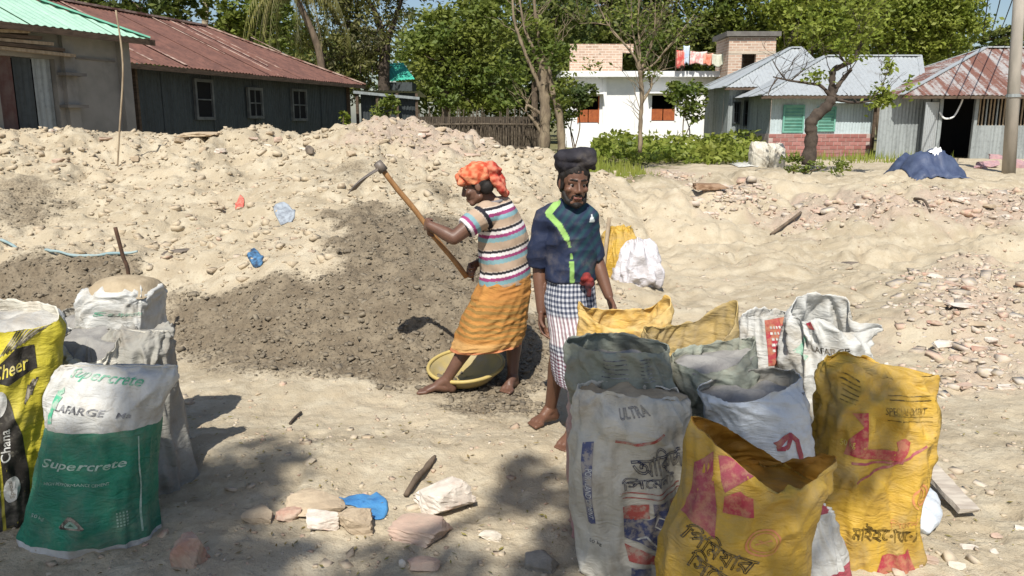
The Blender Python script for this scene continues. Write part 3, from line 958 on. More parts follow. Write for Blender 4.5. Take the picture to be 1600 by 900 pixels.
# ---------------------------------------------------- tin houses at the right
def hip_roof(parent, x0, x1, y0, y1, ze, zr, rx0, rx1, mats, pitch=0.16, width=0.8, capm=None, name='roof'):
    """hip roof: eave rectangle, ridge along x from rx0 to rx1 at mid depth"""
    ym = (y0 + y1) / 2
    roof = mk(name, [(x0, y0, ze), (x0 + .01, y0, ze), (x0, y0 + .01, ze)], [(0, 1, 2)], mats[0], parent)
    sv = Vector((0, ym - y0, zr - ze)); sl = sv.length
    corr_sheets('roof_sheet', [(0, 0), (x1 - x0, 0), (rx1 - x0, sl), (rx0 - x0, sl)], (x0, y0, ze), (1, 0, 0), sv, mats[:1], roof, width, pitch, 0.016)
    corr_sheets('roof_sheet', [(0, 0), (x1 - x0, 0), (x1 - rx0, sl), (x1 - rx1, sl)], (x1, y1, ze), (-1, 0, 0), Vector((0, -(y1 - ym), zr - ze)), mats[:1], roof, width, pitch, 0.016)
    for (ex, rx, sg) in ((x0, rx0, 1), (x1, rx1, -1)):
        if abs(rx - ex) < 0.05: continue
        s2 = Vector((rx - ex, 0, zr - ze))
        o = (ex, y1, ze) if sg > 0 else (ex, y0, ze)
        corr_sheets('roof_sheet', [(0, 0), (y1 - y0, 0), ((y1 - y0) / 2, s2.length)], o, (0, -sg, 0), s2, mats[-1:], roof, width, pitch, 0.016)
    q = MB(); e = Vector((0, 0, 0.03))
    q.bar(Vector((rx0, ym, zr)) + e, Vector((rx1 + 0.01, ym, zr)) + e, 0.25, 0.05)
    for (ex, rx) in ((x0, rx0), (x1, rx1)):
        q.bar(Vector((ex, y0, ze)) + e, Vector((rx, ym, zr)) + e, 0.18, 0.03)
        q.bar(Vector((ex, y1, ze)) + e, Vector((rx, ym, zr)) + e, 0.18, 0.03)
    q.obj('ridge_cap', capm or mats[0], roof)
    q = MB(); q.bar((x0 + .05, y0 + .04, ze - .06), (x1 - .05, y0 + .04, ze - .06), 0.05, 0.1); q.obj('fascia', M_WOODDK, roof)
    return roof

M_MORTAR = pm('pale_pink_mortar', (0.50, 0.40, 0.36), (0.42, 0.33, 0.30), 6)
M_REDB = [pm('painted_red_brick', (0.35, 0.15, 0.13), (0.29, 0.12, 0.105), 5), pm('painted_rose_brick', (0.42, 0.20, 0.18), (0.36, 0.16, 0.14), 5), pm('painted_dull_brick', (0.30, 0.14, 0.125), (0.36, 0.19, 0.17), 5)]
def lay_bricks(parent, x0, x1, z0, z1, y):
    """single bricks standing a little proud of the mortar face, all sharing one mesh per colour"""
    bl, bh, gap = 0.30, 0.125, 0.018
    rows = max(1, int((z1 - z0) / bh))
    bh = (z1 - z0) / rows
    protos = []
    for m in M_REDB:
        q = MB(); q.box((0, 0, 0), (bl - gap, 0.03, bh - gap))
        me = mesh_np('brick', q.V, q.F); me.materials.append(m); protos.append(me)
    org = ORG[parent]
    for r in range(rows):
        x = x0 + bl / 2 + (0 if r % 2 else bl / 2)
        while x + bl / 2 <= x1 + 1e-6:
            share('brick', protos[random.randrange(3)], Vector((x, y + random.uniform(-.004, .004), z0 + (r + .5) * bh)) - org, parent)
            x += bl

def build_right_houses():
    up = (0, 0, 1)
    # small dark hut behind
    Y = 33.0
    t = thing('dark_tin_hut', (P(1170, 200, Y).x, Y, 0.42), 'small shadowed tin hut with a peaked silver roof beside the white house', 'hut')
    xa, xb = P(1139, 150, Y).x, P(1202, 150, Y).x
    zE = P(1160, 133, Y).z
    corr_sheets('wall_panel', [(0, 0), (xb - xa, 0), (xb - xa, zE - 0.35), (0, zE - 0.35)], (xa, Y, 0.35), (1, 0, 0), up, [M_GREYTIN], t, 0.85, 0.12, 0.012)
    corr_sheets('wall_panel', [(0, 0), (4, 0), (4, zE - 0.35), (0, zE - 0.35)], (xa, Y + 4, 0.35), (0, -1, 0), up, [M_GREYTIN], t, 0.85, 0.12, 0.012)
    for px, top, bot, w in ((1150, 160, 192, 0.24), (1172, 158, 196, 0.5)):
        c0, c1 = P(px, top, Y), P(px, bot, Y)
        add_window(t, (c0 + c1) / 2 + Vector((0, -0.02, 0)), w, c0.z - c1.z, (0, -1, 0), fm=M_DARKTIN)
    hip_roof(t, P(1131, 135, Y - .5).x, P(1312, 135, Y - .5).x, Y - 0.5, Y + 5.2, P(1131, 136, Y - .5).z, P(1245, 75, Y + 2.3).z, P(1236, 75, Y + 2.3).x, P(1252, 75, Y + 2.3).x, [M_SILVERTIN])
    # house with green windows
    Y = 30.0
    t = thing('green_window_house', (P(1285, 240, Y).x, Y, 0.42), 'pale tin house with green shuttered windows over a red brick base', 'house')
    xa, xb = P(1203, 200, Y).x, P(1362, 200, Y).x
    zb, z0 = P(1280, 209, Y).z, 0.3
    zE = P(1280, 150, Y - .6).z
    H = zE + 0.1 - zb
    corr_sheets('wall_panel', [(0, 0), (xb - xa, 0), (xb - xa, H), (0, H)], (xa, Y, zb), (1, 0, 0), up, [M_LIGHTTIN], t, 0.8, 0.11, 0.012)
    corr_sheets('wall_panel', [(0, 0), (5, 0), (5, H), (0, H)], (xa, Y + 5, zb), (0, -1, 0), up, [M_GREYTIN], t, 0.8, 0.11, 0.012)
    q = MB(); q.box(((xa + xb) / 2, Y + 0.05, (z0 + zb) / 2), (xb - xa + 0.1, 0.25, zb - z0)); q.box((xa + .1, Y + 2.6, (z0 + zb) / 2 - .002), (0.25, 4.8, zb - z0)); q.obj('brick_base', M_MORTAR, t)
    lay_bricks(t, xa - .05, xb + .05, z0 + .12, zb - 0.005, Y - 0.075)
    gm = pm('green_window_paint', (0.13, 0.33, 0.26), (0.19, 0.40, 0.32), 5)
    for px, top, bot, w in ((1239, 165, 206, 30), (1290, 168, 204, 26)):
        c0, c1 = P(px, top, Y), P(px, bot, Y)
        add_window(t, (c0 + c1) / 2 + Vector((0, -0.02, 0)), w / FPX * Y, c0.z - c1.z, (0, -1, 0), fm=gm, pm_=gm, slats=True)
    q = MB(); c = P(1325, 160, Y - .3); q.box((c.x + .4, Y - .3, c.z), (1.9, 0.5, 0.05)); q.obj('awning', M_LIGHTTIN, t)
    for px in (1366,):
        q = MB(); c = P(px, 200, Y - .3); q.box((c.x, Y - .25, 1.4), (0.09, 0.09, 2.2)); q.obj('post', M_WOODDK, t)
    hip_roof(t, P(1188, 148, Y - .6).x, P(1446, 148, Y - .6).x, Y - .6, Y + 5.4, P(1300, 149, Y - .6).z, P(1380, 88, Y + 2.4).z, P(1290, 88, Y + 2.4).x, P(1437, 88, Y + 2.4).x, [M_SILVERTIN], capm=M_SILVERTIN)
    # dark door house at the far right
    Y = 28.5
    t = thing('rust_roof_house', (P(1500, 245, Y).x, Y, 0.42), 'tin house with a rust streaked roof and a wide black doorway', 'house')
    xa = P(1372, 200, Y).x; da, db = P(1465, 200, Y).x, P(1520, 200, Y).x; xb = P(1720, 200, Y).x
    zE = P(1500, 150, Y - .7).z
    z0 = 0.35; H = zE + 0.1 - z0
    corr_sheets('wall_panel', [(0, 0), (da - xa, 0), (da - xa, H), (0, H)], (xa, Y, z0), (1, 0, 0), up, [M_GREYTIN], t, 0.8, 0.12, 0.012)
    hb = P(1550, 196, Y).z - z0
    corr_sheets('wall_panel', [(0, 0), (xb - db, 0), (xb - db, hb), (0, hb)], (db, Y, z0), (1, 0, 0), up, [M_GREYTIN], t, 0.8, 0.12, 0.012)
    # open tin door leaf catching the sun
    dl = corr_sheets('door_leaf', [(0, 0), (0.95, 0), (0.95, H * 0.86), (0, H * 0.86)], (da - 0.02, Y - 0.05, z0 + .03), (-0.82, -0.57, 0), up, [M_SILVERTIN], t, 1.2, 0.12, 0.012)
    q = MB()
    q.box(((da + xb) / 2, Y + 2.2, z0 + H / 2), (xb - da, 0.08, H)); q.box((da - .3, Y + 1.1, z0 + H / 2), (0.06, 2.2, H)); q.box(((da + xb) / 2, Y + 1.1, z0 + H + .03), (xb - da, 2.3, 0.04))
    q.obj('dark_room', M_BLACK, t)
    n = 26
    x0b = db + 0.05
    for k in range(n):
        q = MB(); x = x0b + (xb - x0b) * k / (n - 1) * 0.7
        q.box((x, Y + 0.02, z0 + (hb + H) / 2), (0.045, 0.04, H - hb)); q.obj('bamboo_slat', M_WOODLT if k % 3 else M_GREYTIN, t)
    for x in (da, db, xb):
        q = MB(); q.box((x, Y - 0.06, z0 + H / 2), (0.12, 0.12, H)); q.obj('post', M_GREYTIN, t)
    # pale cord swag across the doorway
    p = [P(1468, 175, Y - .2), P(1476, 185, Y - .2), P(1490, 182, Y - .2), P(1500, 165, Y - .2), P(1504, 155, Y - .2)]
    q = MB(); q.tube(smoothpath(p, 5), 0.03, 6); q.obj('cord', M_WHITE, t)
    hip_roof(t, P(1408, 149, Y - .7).x, P(1760, 149, Y - .7).x, Y - .7, Y + 6.3, P(1500, 149, Y - .7).z, P(1600, 75, Y + 2.8).z, P(1540, 75, Y + 2.8).x, P(1700, 75, Y + 2.8).x, [M_SILVERRUST], capm=M_SILVERTIN)
    # fence panel left of it, leaning
build_right_houses()

# ---------------------------------------------------- stick fence
def build_stick_fence():
    x0, x1 = P(652, 200, 25).x, P(856, 200, 24).x
    t = thing('stick_fence', ((x0 + x1) / 2, 25, 0.4), 'dry brown fence of upright sticks under the dark trees', 'fence')
    m = island_mat('dry_stick_mix', [(0.09, 0.068, 0.05), (0.14, 0.11, 0.08), (0.065, 0.05, 0.036), (0.19, 0.155, 0.115)], bscale=30, dust=(0.16, 0.13, 0.095))
    n = 110
    for k in range(n):
        x = x0 + (x1 - x0) * (k + random.uniform(-.3, .3)) / n
        y = 25 + 0.06 * math.sin(k * 1.7); h = 1.55 + random.uniform(-0.4, 0.2)
        q = MB()
        q.tube([(x, y, 0.25), (x + random.uniform(-.03, .03), y + random.uniform(-.03, .03), 0.35 + h * 0.6), (x + random.uniform(-.07, .07), y + random.uniform(-.05, .05), 0.4 + h)], [0.026, 0.023, 0.014], 5)
        q.obj('stick', m, t)
    for z in (0.9, 1.6):
        q = MB(); q.tube([(x0, 24.95, z), ((x0 + x1) / 2, 24.93, z + .03), (x1, 24.95, z)], 0.03, 6); q.obj('rail', m, t)
    q = MB(); q.box(((x0 + x1) / 2, 25.3, 1.05), (x1 - x0, 0.03, 1.6)); q.obj('reed_backing', pm('old_reed_mat', (0.075, 0.058, 0.042), (0.05, 0.04, 0.03), 5, stretch=(8, 8, 0.5)), t)
build_stick_fence()

# ---------------------------------------------------- utility pole and cables
def build_pole():
    b = P(1577, 268, 22.0); tpt = P(1592, 0, 22.0)
    top = b + (tpt - b) * 1.35
    m = pm('pole_concrete', (0.40, 0.36, 0.31), (0.30, 0.275, 0.235), 3, 0.9, 0.2, 40, stretch=(1, 1, 0.3))
    t = thing('utility_pole', b, 'tall grey concrete utility pole standing by the dark doorway house', 'utility pole')
    q = MB(); q.tube([b - Vector((0, 0, .3)), b + (top - b) * .5, top], [0.175, 0.15, 0.125], 12); q.obj('shaft', m, t, smooth=True)
    q = MB()
    for f in (0.335,):
        c = b + (top - b) * f; q.tube([c - Vector((0, 0, .04)), c + Vector((0, 0, .04))], 0.185, 12)
    q.obj('collar', M_GREYTIN, t)
    q = MB(); c = b + (top - b) * 0.93; q.box(c, (1.6, 0.1, 0.1)); q.obj('crossarm', M_WOODDK, t)
    dark = pm('cable_black', (0.03, 0.03, 0.03), None, bump=0)
    for k in range(4):
        f = thing_cable = None
        e = b + (top - b) * 0.95 + Vector((-0.7 + 0.45 * k, 0, 0))
        far = P(1535 + 9 * k, 60, 60)
        pts = []
        for i in range(9):
            s = i / 8; p = e.lerp(far, s); p.z -= 0.6 * math.sin(math.pi * s); pts.append(p)
        q = MB(); q.tube(pts, 0.02, 5); o = q.obj('power_cable', dark)
        tag(o, 'thin dark power cable strung from the utility pole, %s across the sky' % ['lowest', 'second lowest', 'second highest', 'highest'][k], 'cable', 'cables strung from the utility pole')
build_pole()
# ================================================================== TREES AND PLANTS
def leaf_mat(name, cols, trans=0.35, rough=0.55):
    t = NT(name)
    g = t.node('ShaderNodeNewGeometry')
    cr = t.node('ShaderNodeValToRGB')
    t.l.new(g.outputs['Random Per Island'], cr.inputs['Fac'])
    el = cr.color_ramp.elements
    el[0].color = (*cols[0], 1); el[1].color = (*cols[-1], 1)
    for i, c in enumerate(cols[1:-1]):
        e = el.new((i + 1) / (len(cols) - 1)); e.color = (*c, 1)
    var = t.ramp(t.noise(t.coord(), 0.55, 3), 0.35, 0.68)
    lc = t.mix(var, cr.outputs['Color'], t.mix(0.55, cr.outputs['Color'], (0.30, 0.30, 0.06)))
    t.fin(lc, rough, None, 0.25)
    tr = t.node('ShaderNodeBsdfTranslucent')
    t.l.new(t.mix(0.5, cr.outputs['Color'], (0.25, 0.32, 0.03)), tr.inputs['Color'])
    mx = t.node('ShaderNodeMixShader'); mx.inputs[0].default_value = trans
    t.l.new(t.b.outputs[0], mx.inputs[1]); t.l.new(tr.outputs[0], mx.inputs[2]); t.l.new(mx.outputs[0], t.out.inputs['Surface'])
    return t.m

M_LEAF_DK = leaf_mat('dark_foliage', [(0.034, 0.058, 0.020), (0.062, 0.094, 0.03), (0.10, 0.135, 0.045), (0.045, 0.07, 0.028)])
M_LEAF_MID = leaf_mat('mid_foliage', [(0.065, 0.105, 0.022), (0.115, 0.165, 0.035), (0.17, 0.215, 0.05), (0.08, 0.12, 0.03)])
M_LEAF_LT = leaf_mat('light_foliage', [(0.13, 0.185, 0.026), (0.20, 0.26, 0.04), (0.28, 0.32, 0.06), (0.10, 0.145, 0.03)])
M_LEAF_OLV = leaf_mat('olive_foliage', [(0.07, 0.07, 0.036), (0.11, 0.10, 0.055), (0.16, 0.145, 0.09), (0.045, 0.05, 0.026)])
M_LEAF_DRY = leaf_mat('dry_frond', [(0.20, 0.15, 0.08), (0.14, 0.11, 0.06), (0.10, 0.09, 0.05), (0.26, 0.20, 0.11)], 0.2)
M_LEAF_YG = leaf_mat('young_yellow_green', [(0.16, 0.22, 0.03), (0.24, 0.30, 0.05), (0.12, 0.18, 0.03)])
M_BARK = pm('brown_bark', (0.16, 0.12, 0.085), (0.09, 0.068, 0.05), 6, 0.95, 0.6, 18, 0.02, stretch=(1, 1, 0.4))
M_BARK_PALE = pm('pale_bark', (0.36, 0.30, 0.21), (0.24, 0.19, 0.13), 5, 0.95, 0.5, 18, 0.02, stretch=(1, 1, 0.4))
M_BARK_MID = pm('grey_brown_bark', (0.27, 0.215, 0.145), (0.15, 0.115, 0.08), 7, 0.95, 0.7, 22, 0.02, stretch=(1, 1, 0.4))
M_BARK_DK = pm('dark_bark', (0.055, 0.043, 0.035), (0.09, 0.07, 0.055), 6, 0.95, 0.6, 18, 0.02)

def leaves_np(centres, size, spread_dir=None, droop=0.0, aspect=0.5):
    n = len(centres)
    d = rng.normal(0, 1, (n, 3)); d[:, 2] = d[:, 2] * 0.6 - droop
    d /= np.linalg.norm(d, axis=1, keepdims=True)
    w = rng.normal(0, 1, (n, 3)); w -= d * (w * d).sum(1, keepdims=True); w /= np.linalg.norm(w, axis=1, keepdims=True)
    nn = np.cross(d, w)
    s = (size * rng.uniform(0.6, 1.35, n))[:, None]
    c = centres
    a = c - d * s * 0.5; b = c + d * s * 0.5
    l = c + w * s * aspect * 0.5 + nn * s * 0.08; r = c - w * s * aspect * 0.5 + nn * s * 0.08
    V = np.stack([a, r, b, l], 1).reshape(-1, 3)
    F = np.arange(4 * n).reshape(n, 4)
    return V, F

def crown_points(ells, n, clump=0.22, per=26, hollow=0.45):
    """leaf centres gathered in clumps near the shells of several ellipsoids"""
    vol = np.array([e[3] * e[4] * e[5] for e in ells]) ** (2 / 3)
    cnt = np.maximum(1, (vol / vol.sum() * n / per).astype(int))
    out = []
    for e, k in zip(ells, cnt):
        u = rng.normal(0, 1, (k, 3)); u /= np.linalg.norm(u, axis=1, keepdims=True)
        r = (hollow + (1.08 - hollow) * rng.uniform(0, 1, k) ** 0.6)[:, None]
        c = np.array(e[:3]) + u * r * np.array(e[3:6])
        cl = np.mean(e[3:6]) * clump
        p = c[:, None, :] + rng.normal(0, 1, (k, per, 3)) * np.array([cl, cl, cl * 0.62])
        out.append(p.reshape(-1, 3))
    return np.concatenate(out)

def limb(a, b, r0, r1, bend=0.12, seg=7, n=5):
    a, b = Vector(a), Vector(b)
    L = (b - a).length
    m1 = a.lerp(b, 0.35) + Vector((random.uniform(-1, 1), random.uniform(-1, 1), random.uniform(0, 1))) * bend * L
    m2 = a.lerp(b, 0.7) + Vector((random.uniform(-1, 1), random.uniform(-1, 1), random.uniform(-.5, 1))) * bend * L * 0.7
    pts = smoothpath([a, m1, m2, b], n)
    return pts, [r0 + (r1 - r0) * i / (len(pts) - 1) for i in range(len(pts))]

def tree(name, label, base, fork, ells, n, leaf, lmat, bmat, r0=0.2, group='trees crowding behind the houses', clump=0.17, droop=0.0, per=34, aspect=0.5, hollow=0.35):
    base, fork = Vector(base), Vector(fork)
    t = thing(name, base, label, 'tree', group)
    m = MB()
    pts, rad = limb(base - Vector((0, 0, 0.3)), fork, r0, r0 * 0.7, 0.05, 9)
    m.tube(pts, rad, 9)
    for e in ells:
        c = Vector(e[:3])
        pts, rad = limb(fork - Vector((0, 0, 0.1)), c, r0 * 0.5, r0 * 0.12, 0.1, 6)
        m.tube(pts, rad, 6)
        for k in range(4):
            u = Vector((random.gauss(0, 1), random.gauss(0, 1), random.gauss(0.2, .8))).normalized()
            q = c + Vector((u.x * e[3], u.y * e[4], u.z * e[5])) * 0.85
            s = pts[random.randrange(len(pts) // 2, len(pts))]
            p2, r2 = limb(s, q, r0 * 0.18, r0 * 0.04, 0.12, 5)
            m.tube(p2, r2, 5)
    m.obj('trunk', bmat, t, smooth=True)
    c = crown_points(ells, int(n * 0.8), clump, per, hollow)
    V, F = leaves_np(c, leaf, droop=droop, aspect=aspect)
    mk('crown', V, F, lmat, t)
    return t

def E(px, py, Y, rpx, rpy, rd=None):
    """crown ellipsoid measured in the photograph at depth Y"""
    c = P(px, py, Y); s = Y / FPX
    return (c.x, c.y, c.z, rpx * s, (rd or 0.8 * (rpx + rpy) / 2 * s) if rd is None else rd, rpy * s)

def T(name, label, px, Y, pys, ells, n, leaf, lm, bm=None, r0=0.22, **kw):
    b = P(px, 200, Y); b.z = 0.42
    f = P(px + random.uniform(-10, 10), pys, Y)
    return tree(name, label, b, f, [E(*e) for e in ells], n, leaf, lm, bm or M_BARK, r0, **kw)

T('leafy_tree', 'dark leafy tree showing just above the ridge of the green roof', 215, 46, 90, [(215, -10, 46, 95, 45), (150, -30, 46, 60, 40), (265, 5, 46, 45, 30)], 5200, 0.42, M_LEAF_DK)
T('leafy_tree', 'bright green tree rising behind the red roof by its left end', 395, 48, 90, [(395, 10, 48, 60, 50), (345, 38, 48, 45, 32), (430, 40, 48, 40, 40), (400, -60, 48, 60, 40)], 6500, 0.36, M_LEAF_MID)
T('leafy_tree', 'tall pale trunked tree at the gap of sky over the red roof', 330, 58, 0, [(335, -70, 58, 55, 40), (370, -30, 58, 40, 25)], 3000, 0.4, M_LEAF_MID, M_BARK_PALE, 0.3)
T('leafy_tree', 'huge dark tree with hanging twiggy boughs behind the red roof end', 592, 40, 70, [(520, 35, 40, 62, 60), (500, 95, 40, 40, 45), (560, 100, 40, 45, 50), (590, 30, 40, 50, 60), (545, -50, 40, 90, 55), (640, -40, 40, 60, 40), (530, 130, 41, 50, 35)], 14000, 0.26, M_LEAF_OLV, M_BARK_DK, 0.36, droop=0.8, aspect=0.34, clump=0.2)
T('leafy_tree', 'broad mid green tree spilling down over the stick fence', 700, 36, 130, [(690, 90, 36, 55, 45), (740, 55, 36, 55, 50), (680, 50, 37, 42, 42), (770, 130, 36, 45, 45), (715, 140, 36, 45, 32), (760, 10, 37, 50, 40)], 15000, 0.25, M_LEAF_MID)
T('leafy_tree', 'dark crowned tree standing in the shade behind the pollarded trunk', 830, 46, 90, [(820, 30, 46, 65, 60), (870, 90, 46, 45, 55), (800, 110, 47, 50, 55), (880, 10, 46, 60, 50), (790, -40, 47, 60, 40)], 11000, 0.32, M_LEAF_DK)
T('leafy_tree', 'dense dark tree behind the beige brick parapet', 935, 54, 70, [(935, 35, 54, 70, 50), (890, 70, 54, 50, 40), (985, 60, 54, 50, 50), (950, -40, 54, 80, 45)], 11000, 0.36, M_LEAF_DK)
T('leafy_tree', 'dark green tree rising behind the washing line', 1060, 56, 70, [(1060, 45, 56, 65, 55), (1010, 20, 56, 55, 55), (1110, 60, 56, 45, 45), (1060, -50, 56, 90, 45)], 11000, 0.36, M_LEAF_DK)
T('leafy_tree', 'mottled green tree standing behind the brick tower', 1165, 55, 60, [(1160, 30, 55, 60, 45), (1120, 5, 55, 50, 45), (1215, 50, 55, 45, 45), (1180, -45, 55, 80, 40)], 10000, 0.36, M_LEAF_MID)
T('leafy_tree', 'light green tree above the peaked silver roof', 1270, 52, 60, [(1255, 40, 52, 55, 45), (1300, 20, 52, 50, 45), (1225, 0, 52, 50, 45), (1290, 70, 52, 50, 30), (1270, -50, 52, 80, 40)], 11000, 0.32, M_LEAF_LT)
T('leafy_tree', 'bright sunlit tree above the long silver roof', 1380, 50, 60, [(1350, 35, 50, 55, 45), (1400, 45, 50, 55, 42), (1380, -5, 50, 70, 40), (1430, 10, 50, 50, 40)], 12000, 0.30, M_LEAF_LT)
T('leafy_tree', 'rounded light tree at the edge of the open sky', 1480, 50, 60, [(1470, 50, 50, 50, 42), (1500, 25, 50, 38, 42), (1460, 0, 50, 48, 45), (1440, 75, 50, 40, 22)], 11000, 0.30, M_LEAF_LT)
T('leafy_tree', 'small far tree low on the horizon left of the utility pole', 1560, 85, 60, [(1545, 62, 85, 26, 16), (1575, 58, 85, 30, 20), (1620, 55, 85, 40, 25)], 3000, 0.5, M_LEAF_DK)
# deeper, unseparated wood
def far_wood():
    ells = []
    for k in range(46):
        px = 150 + k * 29.5
        if px > 1500: break
        if 285 < px < 345 or 590 < px < 640: continue
        ells.append(E(px, random.uniform(62, 100) + (15 if px > 1350 else 0), random.uniform(64, 74), 40, random.uniform(40, 62), 4))
    pts = crown_points(ells, 30000, 0.25, 24, 0.2)
    V, F = leaves_np(pts, 0.6)
    o = mk('far_wood', V, F, M_LEAF_DK)
    tag(o, 'unbroken dark wood far behind the houses', kind='stuff')
    ells = [E(640 + k * 27, random.uniform(120, 165), random.uniform(47, 49) if not 880 < 640 + k * 27 < 1130 else 58, 30, 40, 2) for k in range(18)]
    pts = crown_points(ells, 12000, 0.25, 24, 0.2)
    V, F = leaves_np(pts, 0.4)
    o = mk('undergrowth', V, F, M_LEAF_DK)
    tag(o, 'dark undergrowth below the trees', kind='stuff')
far_wood()

# ---------------------------------------------------- dead coconut palm
def palm():
    b = P(508, 200, 38); b.z = 0.42
    top = P(458, -12, 38)
    t = thing('coconut_palm', b, 'coconut palm with withered brown fronds hanging beside its pale trunk', 'palm')
    m = MB(); pts = smoothpath([b - Vector((0, 0, .3)), P(503, 110, 38), P(490, 55, 38), top], 6)
    m.tube(pts, [0.2 - 0.07 * i / (len(pts) - 1) for i in range(len(pts))], 9); m.obj('trunk', M_BARK, t, smooth=True)
    for k in range(22):
        a = 2 * math.pi * k / 14 + random.uniform(-.2, .2)
        L = random.uniform(2.6, 3.6)
        out = Vector((math.cos(a), math.sin(a), 0))
        lift = random.uniform(-0.6, 0.5)
        pts = smoothpath([top, top + out * L * 0.3 + Vector((0, 0, 0.45 * lift + .2)), top + out * L * 0.55 + Vector((0, 0, -0.5 + lift)), top + out * L * 0.7 + Vector((0, 0, -2.2 + lift))], 7)
        V, F = tube_np(pts, [0.04 - 0.03 * i / (len(pts) - 1) for i in range(len(pts))], 4)
        V = [tuple(v) for v in V]
        for i in range(3, len(pts)):
            for s in (-1, 1):
                for j in range(2):
                    p = pts[i]; tdir = (pts[i] - pts[i - 1]).normalized(); sd = tdir.cross(Vector((0, 0, 1)))
                    sd = sd.normalized() if sd.length > .05 else Vector((1, 0, 0))
                    q = p + sd * s * 0.16 + Vector((0, 0, -random.uniform(0.35, 0.75)))
                    n0 = len(V); e = tdir * 0.03
                    V += [tuple(p - e + tdir * .08 * j), tuple(p + e + tdir * .08 * j), tuple(q + e)]
                    F.append((n0, n0 + 1, n0 + 2))
        mk('frond', V, F, M_LEAF_OLV if k % 3 else M_LEAF_DRY, t)
palm()

# ---------------------------------------------------- pollarded tree, bare tree, dark branching tree
def branchy(name, label, limbs, bmat, twigs=None, leaves=None, lmat=None, leaf=0.12, thick=1.0, ntwig=0):
    b = limbs[0][0][0]
    t = thing(name, b, label, 'tree')
    m = MB()
    for pts, radii in limbs:
        sp = smoothpath(pts, 6)
        rr = np.interp(np.linspace(0, 1, len(sp)), np.linspace(0, 1, len(radii)), radii)
        rr = [float(r) * thick * (1 + 0.13 * math.sin(i * 2.1 + r * 40)) for i, r in enumerate(rr)]
        m.tube(sp, rr, 8)
        if rr[-1] < 0.06:
            for k in range(ntwig):
                i = random.randrange(len(sp) // 3, len(sp)); L = random.uniform(0.35, 1.1)
                dv = Vector((random.gauss(0, 0.6), random.gauss(0, 0.4), random.uniform(0.3, 1.2))).normalized()
                p2, r2 = limb(sp[i], sp[i] + dv * L, min(rr[i] * 0.5, 0.016), 0.004, 0.12, 4, 3); m.tube(p2, r2, 4)
                for g in range(2):
                    j = random.randrange(3, len(p2)); dv2 = (dv + Vector((random.gauss(0, .6), random.gauss(0, .5), random.uniform(-.1, .6)))).normalized()
                    p3, r3 = limb(p2[j], p2[j] + dv2 * L * 0.5, 0.006, 0.003, 0.1, 4, 2); m.tube(p3, r3, 4)
    m.V = [tuple(Vector(v) + mnoise.noise_vector(Vector(v) * 7) * 0.022 + mnoise.noise_vector(Vector(v) * 19) * 0.010) if i < 8 * 19 * 3 else v for i, v in enumerate(m.V)]
    m.obj('trunk', bmat, t, smooth=True)
    if leaves is not None and len(leaves):
        V, F = leaves_np(np.array(leaves), leaf)
        mk('crown', V, F, lmat, t)
    return t

def leafcloud(px, py, Y, rpx, rpy, n):
    c = P(px, py, Y); s = Y / FPX
    k = max(2, n // 16)
    cc = np.array(c) + rng.normal(0, 0.5, (k, 3)) * np.array([rpx * s, 0.5 * (rpx + rpy) * s, rpy * s])
    return list((cc[:, None, :] + rng.normal(0, 0.10, (k, 16, 3))).reshape(-1, 3))

Y = 24.0
ls = [([P(850, 235, Y), P(852, 170, Y), P(848, 130, Y), P(850, 92, Y)], [0.27, 0.24, 0.22, 0.25]),
      ([P(878, 238, Y), P(874, 180, Y), P(862, 140, Y), P(854, 100, Y)], [0.20, 0.17, 0.15, 0.16]),
      ([P(846, 140, Y), P(830, 105, Y), P(812, 60, Y), P(803, 28, Y), P(800, -20, Y)], [0.12, 0.09, 0.07, 0.055, 0.04]),
      ([P(846, 105, Y), P(835, 80, Y), P(820, 45, Y), P(812, 0, Y)], [0.10, 0.075, 0.06, 0.04]),
      ([P(852, 98, Y), P(842, 60, Y), P(836, 20, Y), P(834, -25, Y)], [0.11, 0.09, 0.07, 0.05]),
      ([P(855, 100, Y), P(866, 78, Y), P(880, 62, Y)], [0.10, 0.06, 0.03]),
      ([P(847, 180, Y), P(825, 165, Y), P(822, 175, Y)], [0.08, 0.06, 0.05]),
      ([P(850, 215, Y), P(835, 190, Y), P(826, 180, Y)], [0.1, 0.08, 0.05])]
lv = leafcloud(860, 95, Y, 28, 30, 420) + leafcloud(845, 55, Y, 22, 30, 260) + leafcloud(870, 75, Y, 20, 14, 160) + leafcloud(885, 150, Y, 20, 25, 200) + leafcloud(822, 60, Y, 14, 36, 140)
branchy('pollarded_tree', 'thick pollarded double trunk with a few pale cut limbs at the plot edge', ls, M_BARK_MID, leaves=lv, lmat=M_LEAF_MID, leaf=0.17, thick=0.66, ntwig=5)

